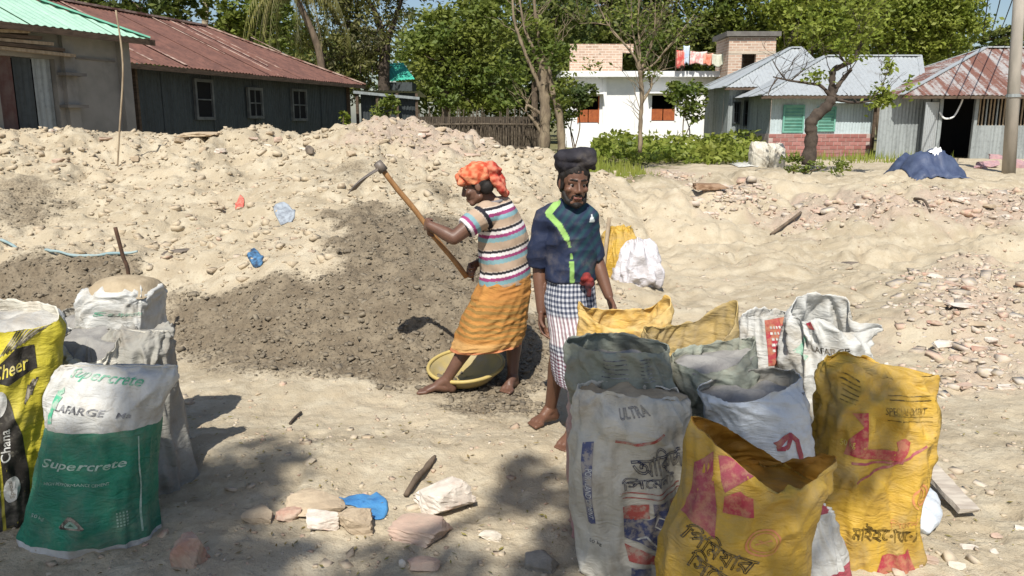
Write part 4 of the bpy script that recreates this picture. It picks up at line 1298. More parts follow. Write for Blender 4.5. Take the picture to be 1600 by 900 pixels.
Y = 22.0
ls = [([P(1000, 238, Y), P(1001, 190, Y), P(1003, 150, Y), P(1000, 110, Y)], [0.095, 0.085, 0.08, 0.085]),
      ([P(1000, 112, Y), P(992, 90, Y), P(975, 68, Y), P(950, 38, Y), P(935, 8, Y)], [0.07, 0.05, 0.04, 0.03, 0.02]),
      ([P(1000, 112, Y), P(996, 80, Y), P(988, 45, Y), P(986, 0, Y)], [0.055, 0.04, 0.03, 0.018]),
      ([P(1000, 112, Y), P(1000, 75, Y), P(997, 40, Y), P(999, -5, Y)], [0.055, 0.04, 0.03, 0.018]),
      ([P(1000, 112, Y), P(1012, 85, Y), P(1022, 55, Y), P(1024, 5, Y)], [0.06, 0.045, 0.033, 0.02]),
      ([P(1003, 112, Y), P(1022, 100, Y), P(1040, 78, Y), P(1062, 52, Y), P(1085, 22, Y)], [0.055, 0.04, 0.032, 0.025, 0.015]),
      ([P(1018, 70, Y), P(1030, 40, Y), P(1036, 5, Y)], [0.03, 0.022, 0.014]),
      ([P(1004, 160, Y), P(1018, 135, Y), P(1016, 118, Y)], [0.05, 0.035, 0.025]),
      ([P(952, 40, Y), P(930, 36, Y), P(905, 37, Y)], [0.02, 0.016, 0.01])]
lv = leafcloud(1015, 118, Y, 10, 10, 96) + leafcloud(940, 105, Y, 24, 10, 90) + leafcloud(985, 20, Y, 60, 32, 520) + leafcloud(1050, 30, Y, 40, 26, 320) + leafcloud(1010, 75, Y, 36, 30, 180)
branchy('bare_tree', 'slender pale tree with a fan of nearly bare branches before the white house', ls, M_BARK_MID, leaves=lv, lmat=M_LEAF_MID, leaf=0.11, thick=0.66, ntwig=9)

Y = 21.0
ls = [([P(1262, 258, Y), P(1268, 215, Y), P(1268, 190, Y), P(1290, 168, Y), P(1302, 150, Y)], [0.26, 0.22, 0.21, 0.19, 0.17]),
      ([P(1300, 152, Y), P(1300, 130, Y), P(1303, 110, Y), P(1322, 100, Y), P(1336, 92, Y), P(1338, 78, Y)], [0.15, 0.12, 0.10, 0.08, 0.06, 0.04]),
      ([P(1303, 145, Y), P(1312, 130, Y), P(1330, 108, Y)], [0.10, 0.08, 0.06]),
      ([P(1298, 150, Y), P(1282, 134, Y), P(1262, 130, Y), P(1235, 126, Y), P(1208, 120, Y)], [0.08, 0.05, 0.045, 0.035, 0.02]),
      ([P(1228, 125, Y), P(1215, 108, Y), P(1206, 92, Y)], [0.03, 0.02, 0.012]),
      ([P(1236, 126, Y), P(1256, 108, Y), P(1262, 95, Y)], [0.025, 0.018, 0.01]),
      ([P(1215, 122, Y), P(1204, 138, Y), P(1200, 150, Y)], [0.03, 0.02, 0.012]),
      ([P(1303, 154, Y), P(1330, 160, Y), P(1360, 158, Y), P(1378, 150, Y)], [0.07, 0.04, 0.03, 0.02]),
      ([P(1360, 158, Y), P(1378, 135, Y), P(1388, 105, Y)], [0.025, 0.018, 0.01]),
      ([P(1322, 100, Y), P(1312, 84, Y), P(1318, 66, Y)], [0.04, 0.03, 0.015]),
      ([P(1330, 98, Y), P(1345, 70, Y), P(1342, 40, Y)], [0.04, 0.028, 0.015])]
lv = leafcloud(1378, 152, Y, 18, 13, 300) + leafcloud(1385, 108, Y, 10, 14, 70) + leafcloud(1268, 118, Y, 20, 12, 90) + leafcloud(1318, 62, Y, 30, 22, 280) + leafcloud(1418, 138, Y, 10, 8, 40) + leafcloud(1340, 40, Y, 40, 34, 420) + leafcloud(1295, 30, Y, 44, 34, 420)
branchy('crooked_tree', 'crooked dark trunk with sparse yellow green sprigs before the green window house', ls, M_BARK_DK, leaves=lv, lmat=M_LEAF_YG, leaf=0.15, thick=0.74, ntwig=4)

def bush(name, label, ells, n, leaf, lm, cat='bush', group=None, stems=5):
    b = Vector((ells[0][0], ells[0][1], 0.42))
    t = thing(name, b, label, cat, group)
    m = MB()
    for e in ells:
        pts, rad = limb(b + Vector((random.uniform(-.1, .1), 0, -.1)), (e[0], e[1], e[2]), 0.035, 0.012, 0.1, 5); m.tube(pts, rad, 5)
    m.obj('stem', M_BARK, t)
    V, F = leaves_np(crown_points(ells, n, 0.25, 18), leaf)
    mk('foliage', V, F, lm, t)
bush('garden_tree', 'small dark leaved tree before the left orange window of the white house', [E(898, 155, 36, 26, 24), E(880, 165, 36, 20, 30), E(915, 148, 36, 16, 14)], 1500, 0.24, M_LEAF_DK, 'tree')
bush('garden_tree', 'small leafy tree before the right orange window of the white house', [E(1075, 152, 35, 26, 24), E(1085, 170, 35, 20, 16), E(1060, 138, 35, 14, 12)], 900, 0.24, M_LEAF_MID, 'tree')
bush('shed_bush', 'leafy bush growing against the dark lean-to shed', [E(605, 172, 24.5, 18, 16), E(590, 180, 24.5, 12, 10), E(614, 160, 24.5, 10, 10)], 420, 0.16, M_LEAF_MID)
bush('wall_sapling', 'bright sapling beside the corner of the dark tin house', [E(537, 182, 24.0, 9, 10)], 130, 0.15, M_LEAF_LT)
bush('trunk_weeds', 'rough weeds around the foot of the crooked tree', [E(1240, 255, 20.3, 22, 12), E(1290, 262, 20.3, 34, 9)], 500, 0.11, M_LEAF_MID, 'weeds')

def plants_bed():
    pts = []
    n = 4600
    a, b = P(925, 230, 27), P(1195, 232, 27)
    x = rng.uniform(a.x, b.x, n); y = rng.uniform(24.5, 33.5, n)
    x = x * y / 27
    h = 0.46 + 0.30 * fbm2(x * 0.7, y * 0.7, 2, 5) + 0.25 * (y > 30)
    z = g_base(x, y) + h * rng.uniform(0.35, 1.0, n)
    c = np.stack([x, y, z], 1)
    V, F = leaves_np(c, 0.25, droop=-0.2, aspect=0.5)
    o = mk('leafy_crop', V, F, M_LEAF_LT)
    tag(o, 'bed of broad leaved green plants before the white house', kind='stuff')
    n = 9000
    x = rng.uniform(-6, 3.4, n); y = rng.uniform(17.5, 24.5, n)
    x2 = rng.uniform(7, 14, 900); y2 = rng.uniform(25.5, 29, 900)
    x, y = np.concatenate([x, x2]), np.concatenate([y, y2])
    k = fbm2(x * 0.8, y * 0.8, 3, 77) > -0.05
    x, y = x[k], y[k]
    z = g_base(x, y)
    d = rng.normal(0, 0.06, (len(x), 2)); hh = rng.uniform(0.12, 0.42, len(x))
    w = 0.018
    V = np.stack([np.stack([x - w, y, z - .02], 1), np.stack([x + w, y, z - .02], 1), np.stack([x + d[:, 0], y + d[:, 1], z + hh], 1)], 1).reshape(-1, 3)
    F = np.arange(len(V)).reshape(-1, 3)
    o = mk('grass', V, F, M_LEAF_LT)
    tag(o, 'rough grass along the edge of the plot', kind='stuff')
plants_bed()

# ---------------------------------------------------- the roadside tree whose shade falls on the foreground (behind the camera)
def shade_tree():
    base = Vector((-6.5, -7.5, 0))
    ells = []; sx_of = {}
    # (shade centre x', y' on the ground, radius x, radius y)
    for (sx, sy, rx, ry) in SHADE_BLOBS:
        h = 8.6 + random.uniform(-0.7, 0.7)
        k = h / math.tan(SUN_ELEV)
        hd = Vector((SUN_DIR.x, SUN_DIR.y, 0)).normalized()
        ells.append((sx - hd.x * k, sy - hd.y * k, h, rx, ry, 0.45)); sx_of[ells[-1]] = sx
    t = thing('roadside_tree', base, 'leafy roadside tree whose boughs shade the near sacks', 'tree')
    m = MB()
    fork = Vector((-3.6, -5.6, 6.4))
    pts, rad = limb(base - Vector((0, 0, .3)), fork, 0.24, 0.17, 0.05); m.tube(pts, rad, 9)
    for e in ells:
        pts, rad = limb(fork, e[:3], 0.10, 0.02, 0.05, 6); m.tube(pts, rad, 6)
    m.obj('trunk', M_BARK, t, smooth=True)
    c = []
    for e in ells:
        n = int((2300 if sx_of[e] < 0.2 else 1350) * e[3] * e[4]) + 40
        u = rng.normal(0, 1, (n, 3)); u /= np.linalg.norm(u, axis=1, keepdims=True)
        r = rng.uniform(0, 1, (n, 1)) ** 0.42
        c.append(np.array(e[:3]) + u * r * np.array(e[3:6]))
    V, F = leaves_np(np.concatenate(c), 0.15, aspect=0.6)
    mk('crown', V, F, M_LEAF_MID, t)
SHADE_BLOBS = [(-1.75, 2.85, 0.6, 0.45), (-1.3, 3.28, 0.22, 0.36), (-1.25, 3.75, 0.32, 0.07), (-1.1, 2.78, 0.32, 0.2), (-0.5, 2.66, 0.45, 0.16), (0.05, 3.55, 0.18, 0.08), (0.22, 2.92, 0.22, 0.28), (0.5, 3.2, 0.3, 0.50), (0.5, 3.6, 0.25, 0.16), (0.95, 3.15, 0.36, 0.46), (1.3, 3.42, 0.28, 0.24), (0.6, 2.2, 0.7, 0.5), (-2.4, 2.7, 0.6, 0.55)]
shade_tree()
# ================================================================== SACKS
def sack_mat(name, c1, c2=None, dirt=(0.36, 0.30, 0.22), dirt_amt=(0.55, 0.75), rough=0.55, weave=0.12, low=0.0, spec=0.35, trans=0.0):
    """woven plastic sack cloth, dusty"""
    t = NT(name)
    co = t.coord()
    col = c1
    if c2: col = t.mix(t.ramp(t.noise(co, 7, 5, 0.6), 0.35, 0.65), c1, c2)
    d = t.noise(co, 4.5, 7, 0.7, 0.5)
    col = t.mix(t.math('MULTIPLY', t.ramp(d, *dirt_amt), 0.75), col, dirt)
    d2 = t.noise(t.mapping(co, (1, 1, 0.25)), 22, 5, 0.7)
    col = t.mix(t.math('MULTIPLY', t.ramp(d2, 0.55, 0.75), 0.35), col, dirt)
    w1 = t.node('ShaderNodeTexWave', wave_type='BANDS', bands_direction='Z'); w1.inputs['Scale'].default_value = 110
    w2 = t.node('ShaderNodeTexWave', wave_type='BANDS', bands_direction='X'); w2.inputs['Scale'].default_value = 110
    t.l.new(co, w1.inputs['Vector']); t.l.new(co, w2.inputs['Vector'])
    wv = t.math('MULTIPLY', w1.outputs['Fac'], w2.outputs['Fac'])
    n1 = t.bump(wv, weave, 0.001)
    n2 = t.bump(t.noise(t.mapping(co, (1, 1, 1.6)), 24, 6, 0.6, 0.8), 0.55, 0.007, n1)
    n3 = t.bump(t.noise(t.mapping(co, (1, 1, 2.6), (0, R(24), 0)), 8, 4, 0.55, 1.2), 0.6, 0.02, n2)
    t.fin(col, t.math('ADD', rough, t.math('MULTIPLY', t.ramp(d, 0.4, 0.7), 0.25)), n3, spec)
    if trans:
        tr = t.node('ShaderNodeBsdfTranslucent'); t.set(tr.inputs['Color'], col)
        mx = t.node('ShaderNodeMixShader'); mx.inputs[0].default_value = trans
        t.l.new(t.b.outputs[0], mx.inputs[1]); t.l.new(tr.outputs[0], mx.inputs[2]); t.l.new(mx.outputs[0], t.out.inputs['Surface'])
    return t.m

def print_mat(name, c, worn=(0.44, 0.60), under=(0.45, 0.40, 0.32)):
    """ink rubbed thin and dusty"""
    t = NT(name)
    co = t.coord()
    d = t.noise(co, 26, 6, 0.7)
    col = t.mix(t.math('MULTIPLY', t.ramp(d, *worn), 0.7), c, under)
    d2 = t.noise(co, 4.5, 7, 0.7, 0.5)
    col = t.mix(t.math('MULTIPLY', t.ramp(d2, 0.45, 0.72), 0.75), col, under)
    return t.fin(col, 0.6, t.bump(t.noise(t.mapping(co, (1, 1, 1.6)), 24, 6, 0.6, 0.8), 0.5, 0.007), 0.3)

M_CEMENT = pm('grey_cement_powder', (0.30, 0.29, 0.27), (0.22, 0.21, 0.20), 9, 0.95, 0.5, 30, 0.02)
M_SANDFILL = pm('sand_fill', (0.42, 0.34, 0.23), (0.33, 0.26, 0.17), 12, 0.95, 0.5, 50, 0.01)

def catmull_rings(Rk, nv):
    """Rk (K,nu,3) -> (nv,nu,3)"""
    K = len(Rk)
    tt = np.linspace(0, K - 1, nv)
    i = np.minimum(tt.astype(int), K - 2); f = (tt - i)[:, None, None]
    g = lambda j: Rk[np.clip(j, 0, K - 1)]
    p0, p1, p2, p3 = g(i - 1), g(i), g(i + 1), g(i + 2)
    return 0.5 * (2 * p1 + (p2 - p0) * f + (2 * p0 - 5 * p1 + 4 * p2 - p3) * f ** 2 + (3 * p1 - p0 - 3 * p2 + p3) * f ** 3)

def proj(q):
    dx, dy, dz = q[0], q[1], q[2] - CAM_H
    f = dy * math.cos(PITCH) - dz * math.sin(PITCH)
    u = dy * math.sin(PITCH) + dz * math.cos(PITCH)
    return 800 + FPX * dx / f, 450 - FPX * u / f

class Sack:
    """woven sack. rings: (py|None, pxL, pxR, depth_half[, squareness[, dy]]) read at depth Y from the bottom up
    (None = standing on the ground); rim: control points (theta, px, py, dY) going round the mouth, or None for a sewn top"""
    NU, NV = 128, 96
    def __init__(s, name, label, Y, rings, mat, rim=None, fill=None, inner=None, seed=0, wr=0.010, group=None, cat='sack', zbase=None, fill_depth=0.18, bands=None, sew=None, folds=1.0):
        s.Y, s.seed = Y, seed
        nu, nv = s.NU, s.NV
        th = np.linspace(0, 2 * np.pi, nu, endpoint=False)
        R_ = []
        for k, rg in enumerate(rings):
            py, l, r, b = rg[:4]
            n = rg[4] if len(rg) > 4 else 2.6
            dy = rg[5] if len(rg) > 5 else 0.0
            if py is None:
                pm_ = (l + r) / 2
                z = (gz(P(pm_, 800, Y).x, Y) if zbase is None else zbase)
                # find pixel row of this ground point
                a = [(abs(P(pm_, q, Y).z - z), q) for q in range(150, 1400, 2)]
                py = min(a)[1]
                A, B = P(l, py, Y), P(r, py, Y); A.z = B.z = z - 0.01
            else:
                A, B = P(l, py, Y), P(r, py, Y)
            c = (A + B) / 2; a_ = (B.x - A.x) / 2
            cx = np.sign(np.cos(th)) * np.abs(np.cos(th)) ** (2 / n)
            sy = np.sign(np.sin(th)) * np.abs(np.sin(th)) ** (2 / n)
            R_.append(np.stack([c.x + a_ * cx, Y + dy + b * sy, np.full(nu, c.z)], 1))
        s.nbody = len(R_)
        if rim is not None:
            ang = np.array([R(q[0]) % (2 * np.pi) for q in rim])
            pts = np.array([P(q[1], q[2], Y + q[3]) for q in rim])
            o = np.argsort(ang); ang, pts = ang[o], pts[o]
            m = len(ang)
            rr = np.zeros((nu, 3))
            for j, t in enumerate(th):
                k = np.searchsorted(ang, t, side='right') - 1
                k0, k1, k2, k3 = (k - 1) % m, k % m, (k + 1) % m, (k + 2) % m
                a0 = ang[k1]; a1 = ang[k2] + (2 * np.pi if ang[k2] <= a0 else 0)
                tt = t + (2 * np.pi if t < a0 else 0)
                f = (tt - a0) / (a1 - a0)
                p0, p1, p2, p3 = pts[k0], pts[k1], pts[k2], pts[k3]
                rr[j] = 0.5 * (2 * p1 + (p2 - p0) * f + (2 * p0 - 5 * p1 + 4 * p2 - p3) * f ** 2 + (3 * p1 - p0 - 3 * p2 + p3) * f ** 3)
            R_.append(rr)
        S = catmull_rings(np.array(R_), nv)
        # wrinkles
        v = np.linspace(0, 1, nv)[:, None]
        hgt = S[-1, :, 2].mean() - S[0, :, 2].mean()
        arc = th[None, :] / (2 * np.pi) * 1.25
        cc, ss = np.cos(th)[None, :], np.sin(th)[None, :]
        zz = v * hgt
        f1 = fbm3(cc * 1.6, ss * 1.6, zz * 5.5, 3, seed)
        f2 = 1 - np.abs(vn3(cc * 1.2 + zz * 1.5, ss * 1.2 - zz, zz * 17 + cc * 2.4, seed + 50)) * 2
        f3 = 1 - np.abs(vn3(cc * 4.2 + zz * 2.5, ss * 4.2 - zz * 3, zz * 4.2, seed + 90)) * 2
        f4 = vn3(cc * 9, ss * 9, zz * 14, seed + 130)
        base = np.exp(-((v - 0.06) / 0.14) ** 2)
        top = v ** 2
        f5 = np.clip(1 - 3.2 * np.abs(vn3(cc * 2.3 - zz * 3.5, ss * 2.3, zz * 5 + cc * 2, seed + 170)), 0, 1) + np.clip(1 - 3.2 * np.abs(vn3(cc * 2.6 + zz * 4.5, ss * 2.6, zz * 6 - cc * 2, seed + 190)), 0, 1)
        disp = 1.2 * wr * (1.3 * f1 + folds * (0.5 + 1.0 * base) * f2 * 0.55 + folds * (0.35 + 1.1 * top) * f3 * 0.6 + 0.22 * f4 + folds * 0.8 * f5)
        disp = disp * np.clip(v * 12, 0.25, 1) * np.clip((1 - v) * 10 + 0.35, 0, 1)
        T1 = np.roll(S, -1, 1) - np.roll(S, 1, 1)
        T2 = np.gradient(S, axis=0)
        N = np.cross(T1, T2); N /= np.linalg.norm(N, axis=2, keepdims=True) + 1e-9
        S = S + N * disp[..., None]
        if rim is not None:      # frayed edge
            S[-1, :, 2] += 0.010 * vn2(th * 4, th * 0 + seed, 5) + 0.0025 * vn2(th * 27, th * 0 + seed, 6)
        s.S, s.N = S, N
        fc = np.maximum.accumulate(S[:, nu * 3 // 4, 2])
        s.hf = (fc - fc[0]) / (fc[-1] - fc[0]) + np.arange(nv) * 1e-7
        loc = Vector((S[0, :, 0].mean(), S[0, :, 1].mean(), S[0, :, 2].mean()))
        s.root = thing(name, loc, label, cat, group)
        V = list(S.reshape(-1, 3)); F = []; FM = []
        for j in range(nv - 1):
            zf = s.hf[j]
            mi = 0
            if bands:
                for bi, (b0, b1) in enumerate(bands):
                    if b0 <= zf < b1: mi = bi + 1
            for i in range(nu):
                i2 = (i + 1) % nu
                F.append((j * nu + i, j * nu + i2, (j + 1) * nu + i2, (j + 1) * nu + i)); FM.append(mi)
        F.append(tuple(range(nu - 1, -1, -1))); FM.append(0)
        if rim is None:
            F.append(tuple(range((nv - 1) * nu, nv * nu))); FM.append(0)
        mats = mat if isinstance(mat, (list, tuple)) else [mat]
        s.body = mk('sack_cloth', np.array(V), F, list(mats), s.root, smooth=True)
        s.body.data.polygons.foreach_set('material_index', np.array(FM, dtype=np.int32))
        if rim is not None:
            # lining: a second skin just inside the mouth, and what fills the sack
            k0 = int(nv * (1 - fill_depth)) if fill_depth < 1 else 2
            lin = S[k0:] - N[k0:] * 0.004
            m2 = len(lin)
            V = lin.reshape(-1, 3)
            F = [(j * nu + (i + 1) % nu, j * nu + i, (j + 1) * nu + i, (j + 1) * nu + (i + 1) % nu) for j in range(m2 - 1) for i in range(nu)]
            V = np.concatenate([V, S[-1]]); b0 = m2 * nu
            F += [((m2 - 1) * nu + (i + 1) % nu, (m2 - 1) * nu + i, b0 + i, b0 + (i + 1) % nu) for i in range(nu)]
            mk('lining', V, F, inner or mats[0], s.root, smooth=True)
            ring = S[k0 + 1] - N[k0 + 1] * 0.003
            c = ring.mean(0)
            ringz = ring.copy()
            V, F = [], []
            nr = 9
            for q in range(nr):
                f = 1 - q / nr
                rr = c + (ringz - c) * f
                rr[:, 2] = ringz[:, 2] * f ** 2 + (c[2]) * (1 - f ** 2) + 0.03 * (1 - f) + 0.018 * vn2(rr[:, 0] * 14, rr[:, 1] * 14, seed)
                V.append(rr)
            V = np.concatenate(V + [c[None] + np.array([[0, 0, 0.03]])])
            for q in range(nr - 1):
                for i in range(nu):
                    F.append((q * nu + i, q * nu + (i + 1) % nu, (q + 1) * nu + (i + 1) % nu, (q + 1) * nu + i))
            last = len(V) - 1
            for i in range(nu): F.append(((nr - 1) * nu + i, (nr - 1) * nu + (i + 1) % nu, last))
            mk('contents', V, F, fill or M_CEMENT, s.root, smooth=True)
        if sew:
            q = MB(); ring = S[-1]
            q.tube([ring[i] for i in range(nu // 2, nu + 1 - 0, 2) for i in [i % nu]], 0.004, 5)
            q.obj('seam', sew, s.root)
    def at(s, x, v, off=0.0025):
        """front-face point: x in [-1,1] across, v in [0,1] up"""
        nu, nv = s.NU, s.NV
        x = np.clip(np.asarray(x, float), -0.999, 0.999)
        ang = 1.5 * np.pi + np.arcsin(x) * 0.97
        fu = (ang / (2 * np.pi) * nu) % nu
        fv = np.interp(np.clip(np.asarray(v, float), 0, 1), s.hf, np.arange(nv))
        i = np.floor(fu).astype(int) % nu; i2 = (i + 1) % nu; fx = (fu - np.floor(fu))[..., None]
        j = np.minimum(np.floor(fv).astype(int), nv - 2); fy = (fv - j)[..., None]
        L = lambda A: (A[j, i] * (1 - fx) + A[j, i2] * fx) * (1 - fy) + (A[j + 1, i] * (1 - fx) + A[j + 1, i2] * fx) * fy
        return L(s.S) + L(s.N) * off
    def size(s, vm=0.5):
        j = int(np.interp(vm, s.hf, np.arange(s.NV)))
        w = s.S[j, :, 0].max() - s.S[j, :, 0].min()
        h = s.S[-1, s.NU * 3 // 4, 2] - s.S[0, s.NU * 3 // 4, 2]
        return w, h
    def L(s, px, py):
        """face coordinates of a point read in the photograph"""
        fr = s.S[:, s.NU * 3 // 4]
        rows = np.array([proj(q)[1] for q in fr])
        j = float(np.interp(-py, -rows, np.arange(s.NV)))
        row = s.S[int(round(j))]
        xs = [proj(q)[0] for q in row[s.NU // 2:]] + [proj(row[0])[0]]
        c, hw = (min(xs) + max(xs)) / 2, (max(xs) - min(xs)) / 2
        return (float(np.clip((px - c) / hw, -0.985, 0.985)), float(np.interp(j, np.arange(s.NV), s.hf)))
    def decal(s, name, bm_or_vf, mat, off=0.0025):
        """flat shapes in (x,v) face coordinates pressed onto the sack"""
        bm = bm_or_vf
        w, h = s.size()
        for it in range(5):
            es = [e for e in bm.edges if math.hypot((e.verts[0].co.x - e.verts[1].co.x) * w / 2, (e.verts[0].co.y - e.verts[1].co.y) * h) > 0.014]
            if not es: break
            bmesh.ops.subdivide_edges(bm, edges=es, cuts=1)
            bmesh.ops.triangulate(bm, faces=bm.faces[:])
        bm.verts.index_update()
        xy = np.array([v.co[:2] for v in bm.verts])
        F = [[v.index for v in f.verts] for f in bm.faces]
        bm.free()
        Vw = s.at(xy[:, 0], xy[:, 1], off)
        # keep faces looking outward
        if F:
            nsum = 0.0
            for f in F[:200]:
                a, b, c = Vw[f[0]], Vw[f[1]], Vw[f[2]]
                nsum += np.cross(b - a, c - a)[1]
            if nsum > 0: F = [f[::-1] for f in F]
        return mk(name, Vw, F, mat, s.root, smooth=True)

def shape_bm(polys):
    bm = bmesh.new()
    for p in polys:
        vs = [bm.verts.new((q[0], q[1], 0)) for q in p]
        bm.faces.new(vs)
    bmesh.ops.triangulate(bm, faces=bm.faces[:])
    return bm

def rect(x0, v0, x1, v1): return [(x0, v0), (x1, v0), (x1, v1), (x0, v1)]
def ellipse(cx, cv, rx, rv, n=28): return [(cx + rx * math.cos(2 * math.pi * k / n), cv + rv * math.sin(2 * math.pi * k / n)) for k in range(n)]
def ring_polys(cx, cv, rx, rv, t, a0=0, a1=360, n=32):
    out = []
    for k in range(n):
        a, b = R(a0 + (a1 - a0) * k / n), R(a0 + (a1 - a0) * (k + 1) / n)
        i = 1 - t
        out.append([(cx + rx * math.cos(a), cv + rv * math.sin(a)), (cx + rx * math.cos(b), cv + rv * math.sin(b)), (cx + rx * i * math.cos(b), cv + rv * i * math.sin(b)), (cx + rx * i * math.cos(a), cv + rv * i * math.sin(a))])
    return out
def stroke_polys(pts, w, asp=1.0):
    """ribbon along a polyline in face coordinates; asp = width/height scale of the face"""
    out = []
    for a, b in zip(pts, pts[1:]):
        dx, dv = (b[0] - a[0]) * asp, b[1] - a[1]
        L = math.hypot(dx, dv) or 1
        nx, nv = -dv / L * w / asp, dx / L * w
        ex, ev = dx / L * w * 0.4 / asp, dv / L * w * 0.4
        out.append([(a[0] - nx - ex, a[1] - nv - ev), (b[0] - nx + ex, b[1] - nv + ev), (b[0] + nx + ex, b[1] + nv + ev), (a[0] + nx - ex, a[1] + nv - ev)])
    return out

def text_bm(s, body, cx, cv, width, height=None, rot=0.0, outline=0.0, shear=0.0, arc=0.0, bold=0.0):
    """lettering centred at (cx,cv); width in metres on the face"""
    c = bpy.data.curves.new('lettering', 'FONT')
    c.body = body
    c.align_x, c.align_y = 'CENTER', 'CENTER'
    c.resolution_u = 3
    c.shear = shear
    if bold: c.offset = bold
    if outline:
        c.fill_mode = 'NONE' if hasattr(c, 'fill_mode') else 'BOTH'
        c.bevel_depth = outline
        c.bevel_resolution = 0
    o = bpy.data.objects.new('lettering', c)
    COL.objects.link(o)
    bpy.context.view_layer.update()
    dg = bpy.context.evaluated_depsgraph_get()
    me = bpy.data.meshes.new_from_object(o.evaluated_get(dg))
    bm = bmesh.new(); bm.from_mesh(me)
    bpy.data.objects.remove(o); bpy.data.curves.remove(c); bpy.data.meshes.remove(me)
    if not bm.verts: return bm
    xs = [v.co.x for v in bm.verts]; ys = [v.co.y for v in bm.verts]
    W, H = max(xs) - min(xs), max(ys) - min(ys)
    mx, my = (max(xs) + min(xs)) / 2, (max(ys) + min(ys)) / 2
    kx = width / W; ky = (height / H) if height else kx
    fw, fh = s.size(cv)
    if outline:
        bmesh.ops.remove_doubles(bm, verts=bm.verts, dist=1e-5)
    cr, sr = math.cos(rot), math.sin(rot)
    for v in bm.verts:
        x, y = (v.co.x - mx) * kx, (v.co.y - my) * ky
        y += arc * ((x / (width / 2)) ** 2)
        x, y = x * cr - y * sr, x * sr + y * cr
        v.co = (cx + x / (fw / 2), cv + y / fh, 0)
    bmesh.ops.triangulate(bm, faces=bm.faces[:])
    return bm

M_YEL = sack_mat('yellow_sack_cloth', (0.53, 0.335, 0.045), (0.43, 0.265, 0.04), (0.36, 0.27, 0.13), (0.42, 0.70))
M_YELIN = sack_mat('amber_sack_lining', (0.50, 0.25, 0.03), (0.38, 0.18, 0.025), (0.30, 0.2, 0.09), trans=0.35)
M_YELDUST = sack_mat('dusty_yellow_sack_cloth', (0.56, 0.40, 0.14), (0.46, 0.34, 0.14), (0.42, 0.34, 0.22), (0.42, 0.7), trans=0.2)
M_ORG = sack_mat('orange_yellow_sack_cloth', (0.72, 0.45, 0.10), (0.74, 0.54, 0.22), (0.55, 0.43, 0.26), (0.5, 0.75), trans=0.25)
M_GREYSACK = sack_mat('dusty_grey_sack_cloth', (0.33, 0.32, 0.28), (0.27, 0.26, 0.23), (0.24, 0.205, 0.165), (0.45, 0.7), 0.7)
M_GREYGREEN = sack_mat('grey_green_sack_cloth', (0.30, 0.325, 0.265), (0.23, 0.245, 0.20), (0.24, 0.21, 0.16), (0.45, 0.7), 0.7)
M_PALESACK = sack_mat('pale_grey_sack_cloth', (0.60, 0.57, 0.49), (0.50, 0.475, 0.40), (0.33, 0.28, 0.21), (0.45, 0.7), 0.65)
M_WHITESACK = sack_mat('white_sack_cloth', (0.66, 0.66, 0.63), (0.55, 0.55, 0.52), (0.40, 0.35, 0.27), (0.45, 0.70), 0.5, trans=0.15)
M_GREENPR = sack_mat('green_printed_cloth', (0.020, 0.205, 0.125), (0.022, 0.165, 0.105), (0.17, 0.235, 0.165), (0.42, 0.72), 0.5)
M_BLUEWHITE = sack_mat('blue_white_sack_cloth', (0.60, 0.64, 0.68), (0.52, 0.56, 0.60), (0.40, 0.38, 0.34), (0.5, 0.75), 0.45)
M_PINKSACK = sack_mat('dusty_pink_sack_cloth', (0.40, 0.20, 0.20), (0.45, 0.33, 0.29), (0.34, 0.26, 0.21), (0.45, 0.7))
M_CRIMSON = sack_mat('crimson_sack_cloth', (0.30, 0.045, 0.07), (0.36, 0.08, 0.10), (0.38, 0.27, 0.2), (0.5, 0.75))
M_LINER = sack_mat('crumpled_grey_liner', (0.50, 0.49, 0.45), (0.30, 0.29, 0.27), (0.36, 0.32, 0.26), (0.4, 0.6))
M_YEL2 = sack_mat('lemon_yellow_cloth', (0.50, 0.43, 0.035), (0.41, 0.35, 0.04), (0.42, 0.36, 0.14), (0.5, 0.75))
INK_BLACK = print_mat('black_ink', (0.035, 0.03, 0.025))
INK_PANEL = print_mat('solid_black_ink', (0.030, 0.026, 0.022), (0.56, 0.72), (0.22, 0.2, 0.16))
INK_BROWN = print_mat('brown_black_ink', (0.085, 0.06, 0.02), under=(0.45, 0.30, 0.06))
INK_BLUE = print_mat('blue_ink', (0.075, 0.09, 0.19))
INK_RED = print_mat('red_ink', (0.40, 0.09, 0.075))
INK_CRIM = print_mat('crimson_ink', (0.36, 0.035, 0.06), under=(0.45, 0.22, 0.12))
INK_MAG = print_mat('magenta_ink', (0.30, 0.055, 0.085), under=(0.42, 0.22, 0.14))
INK_ROSE = print_mat('rose_line_ink', (0.55, 0.22, 0.10), under=(0.55, 0.33, 0.08))
INK_GREEN = print_mat('green_ink', (0.07, 0.36, 0.21), under=(0.5, 0.5, 0.45))
INK_GREY = print_mat('grey_ink', (0.055, 0.055, 0.06), under=(0.4, 0.4, 0.4))
INK_PALE = print_mat('pale_ink', (0.42, 0.52, 0.45), under=(0.16, 0.32, 0.22))
INK_WHITE = print_mat('white_ink', (0.70, 0.70, 0.66), under=(0.35, 0.33, 0.3))
INK_YEL = print_mat('yellow_ink', (0.62, 0.52, 0.05))

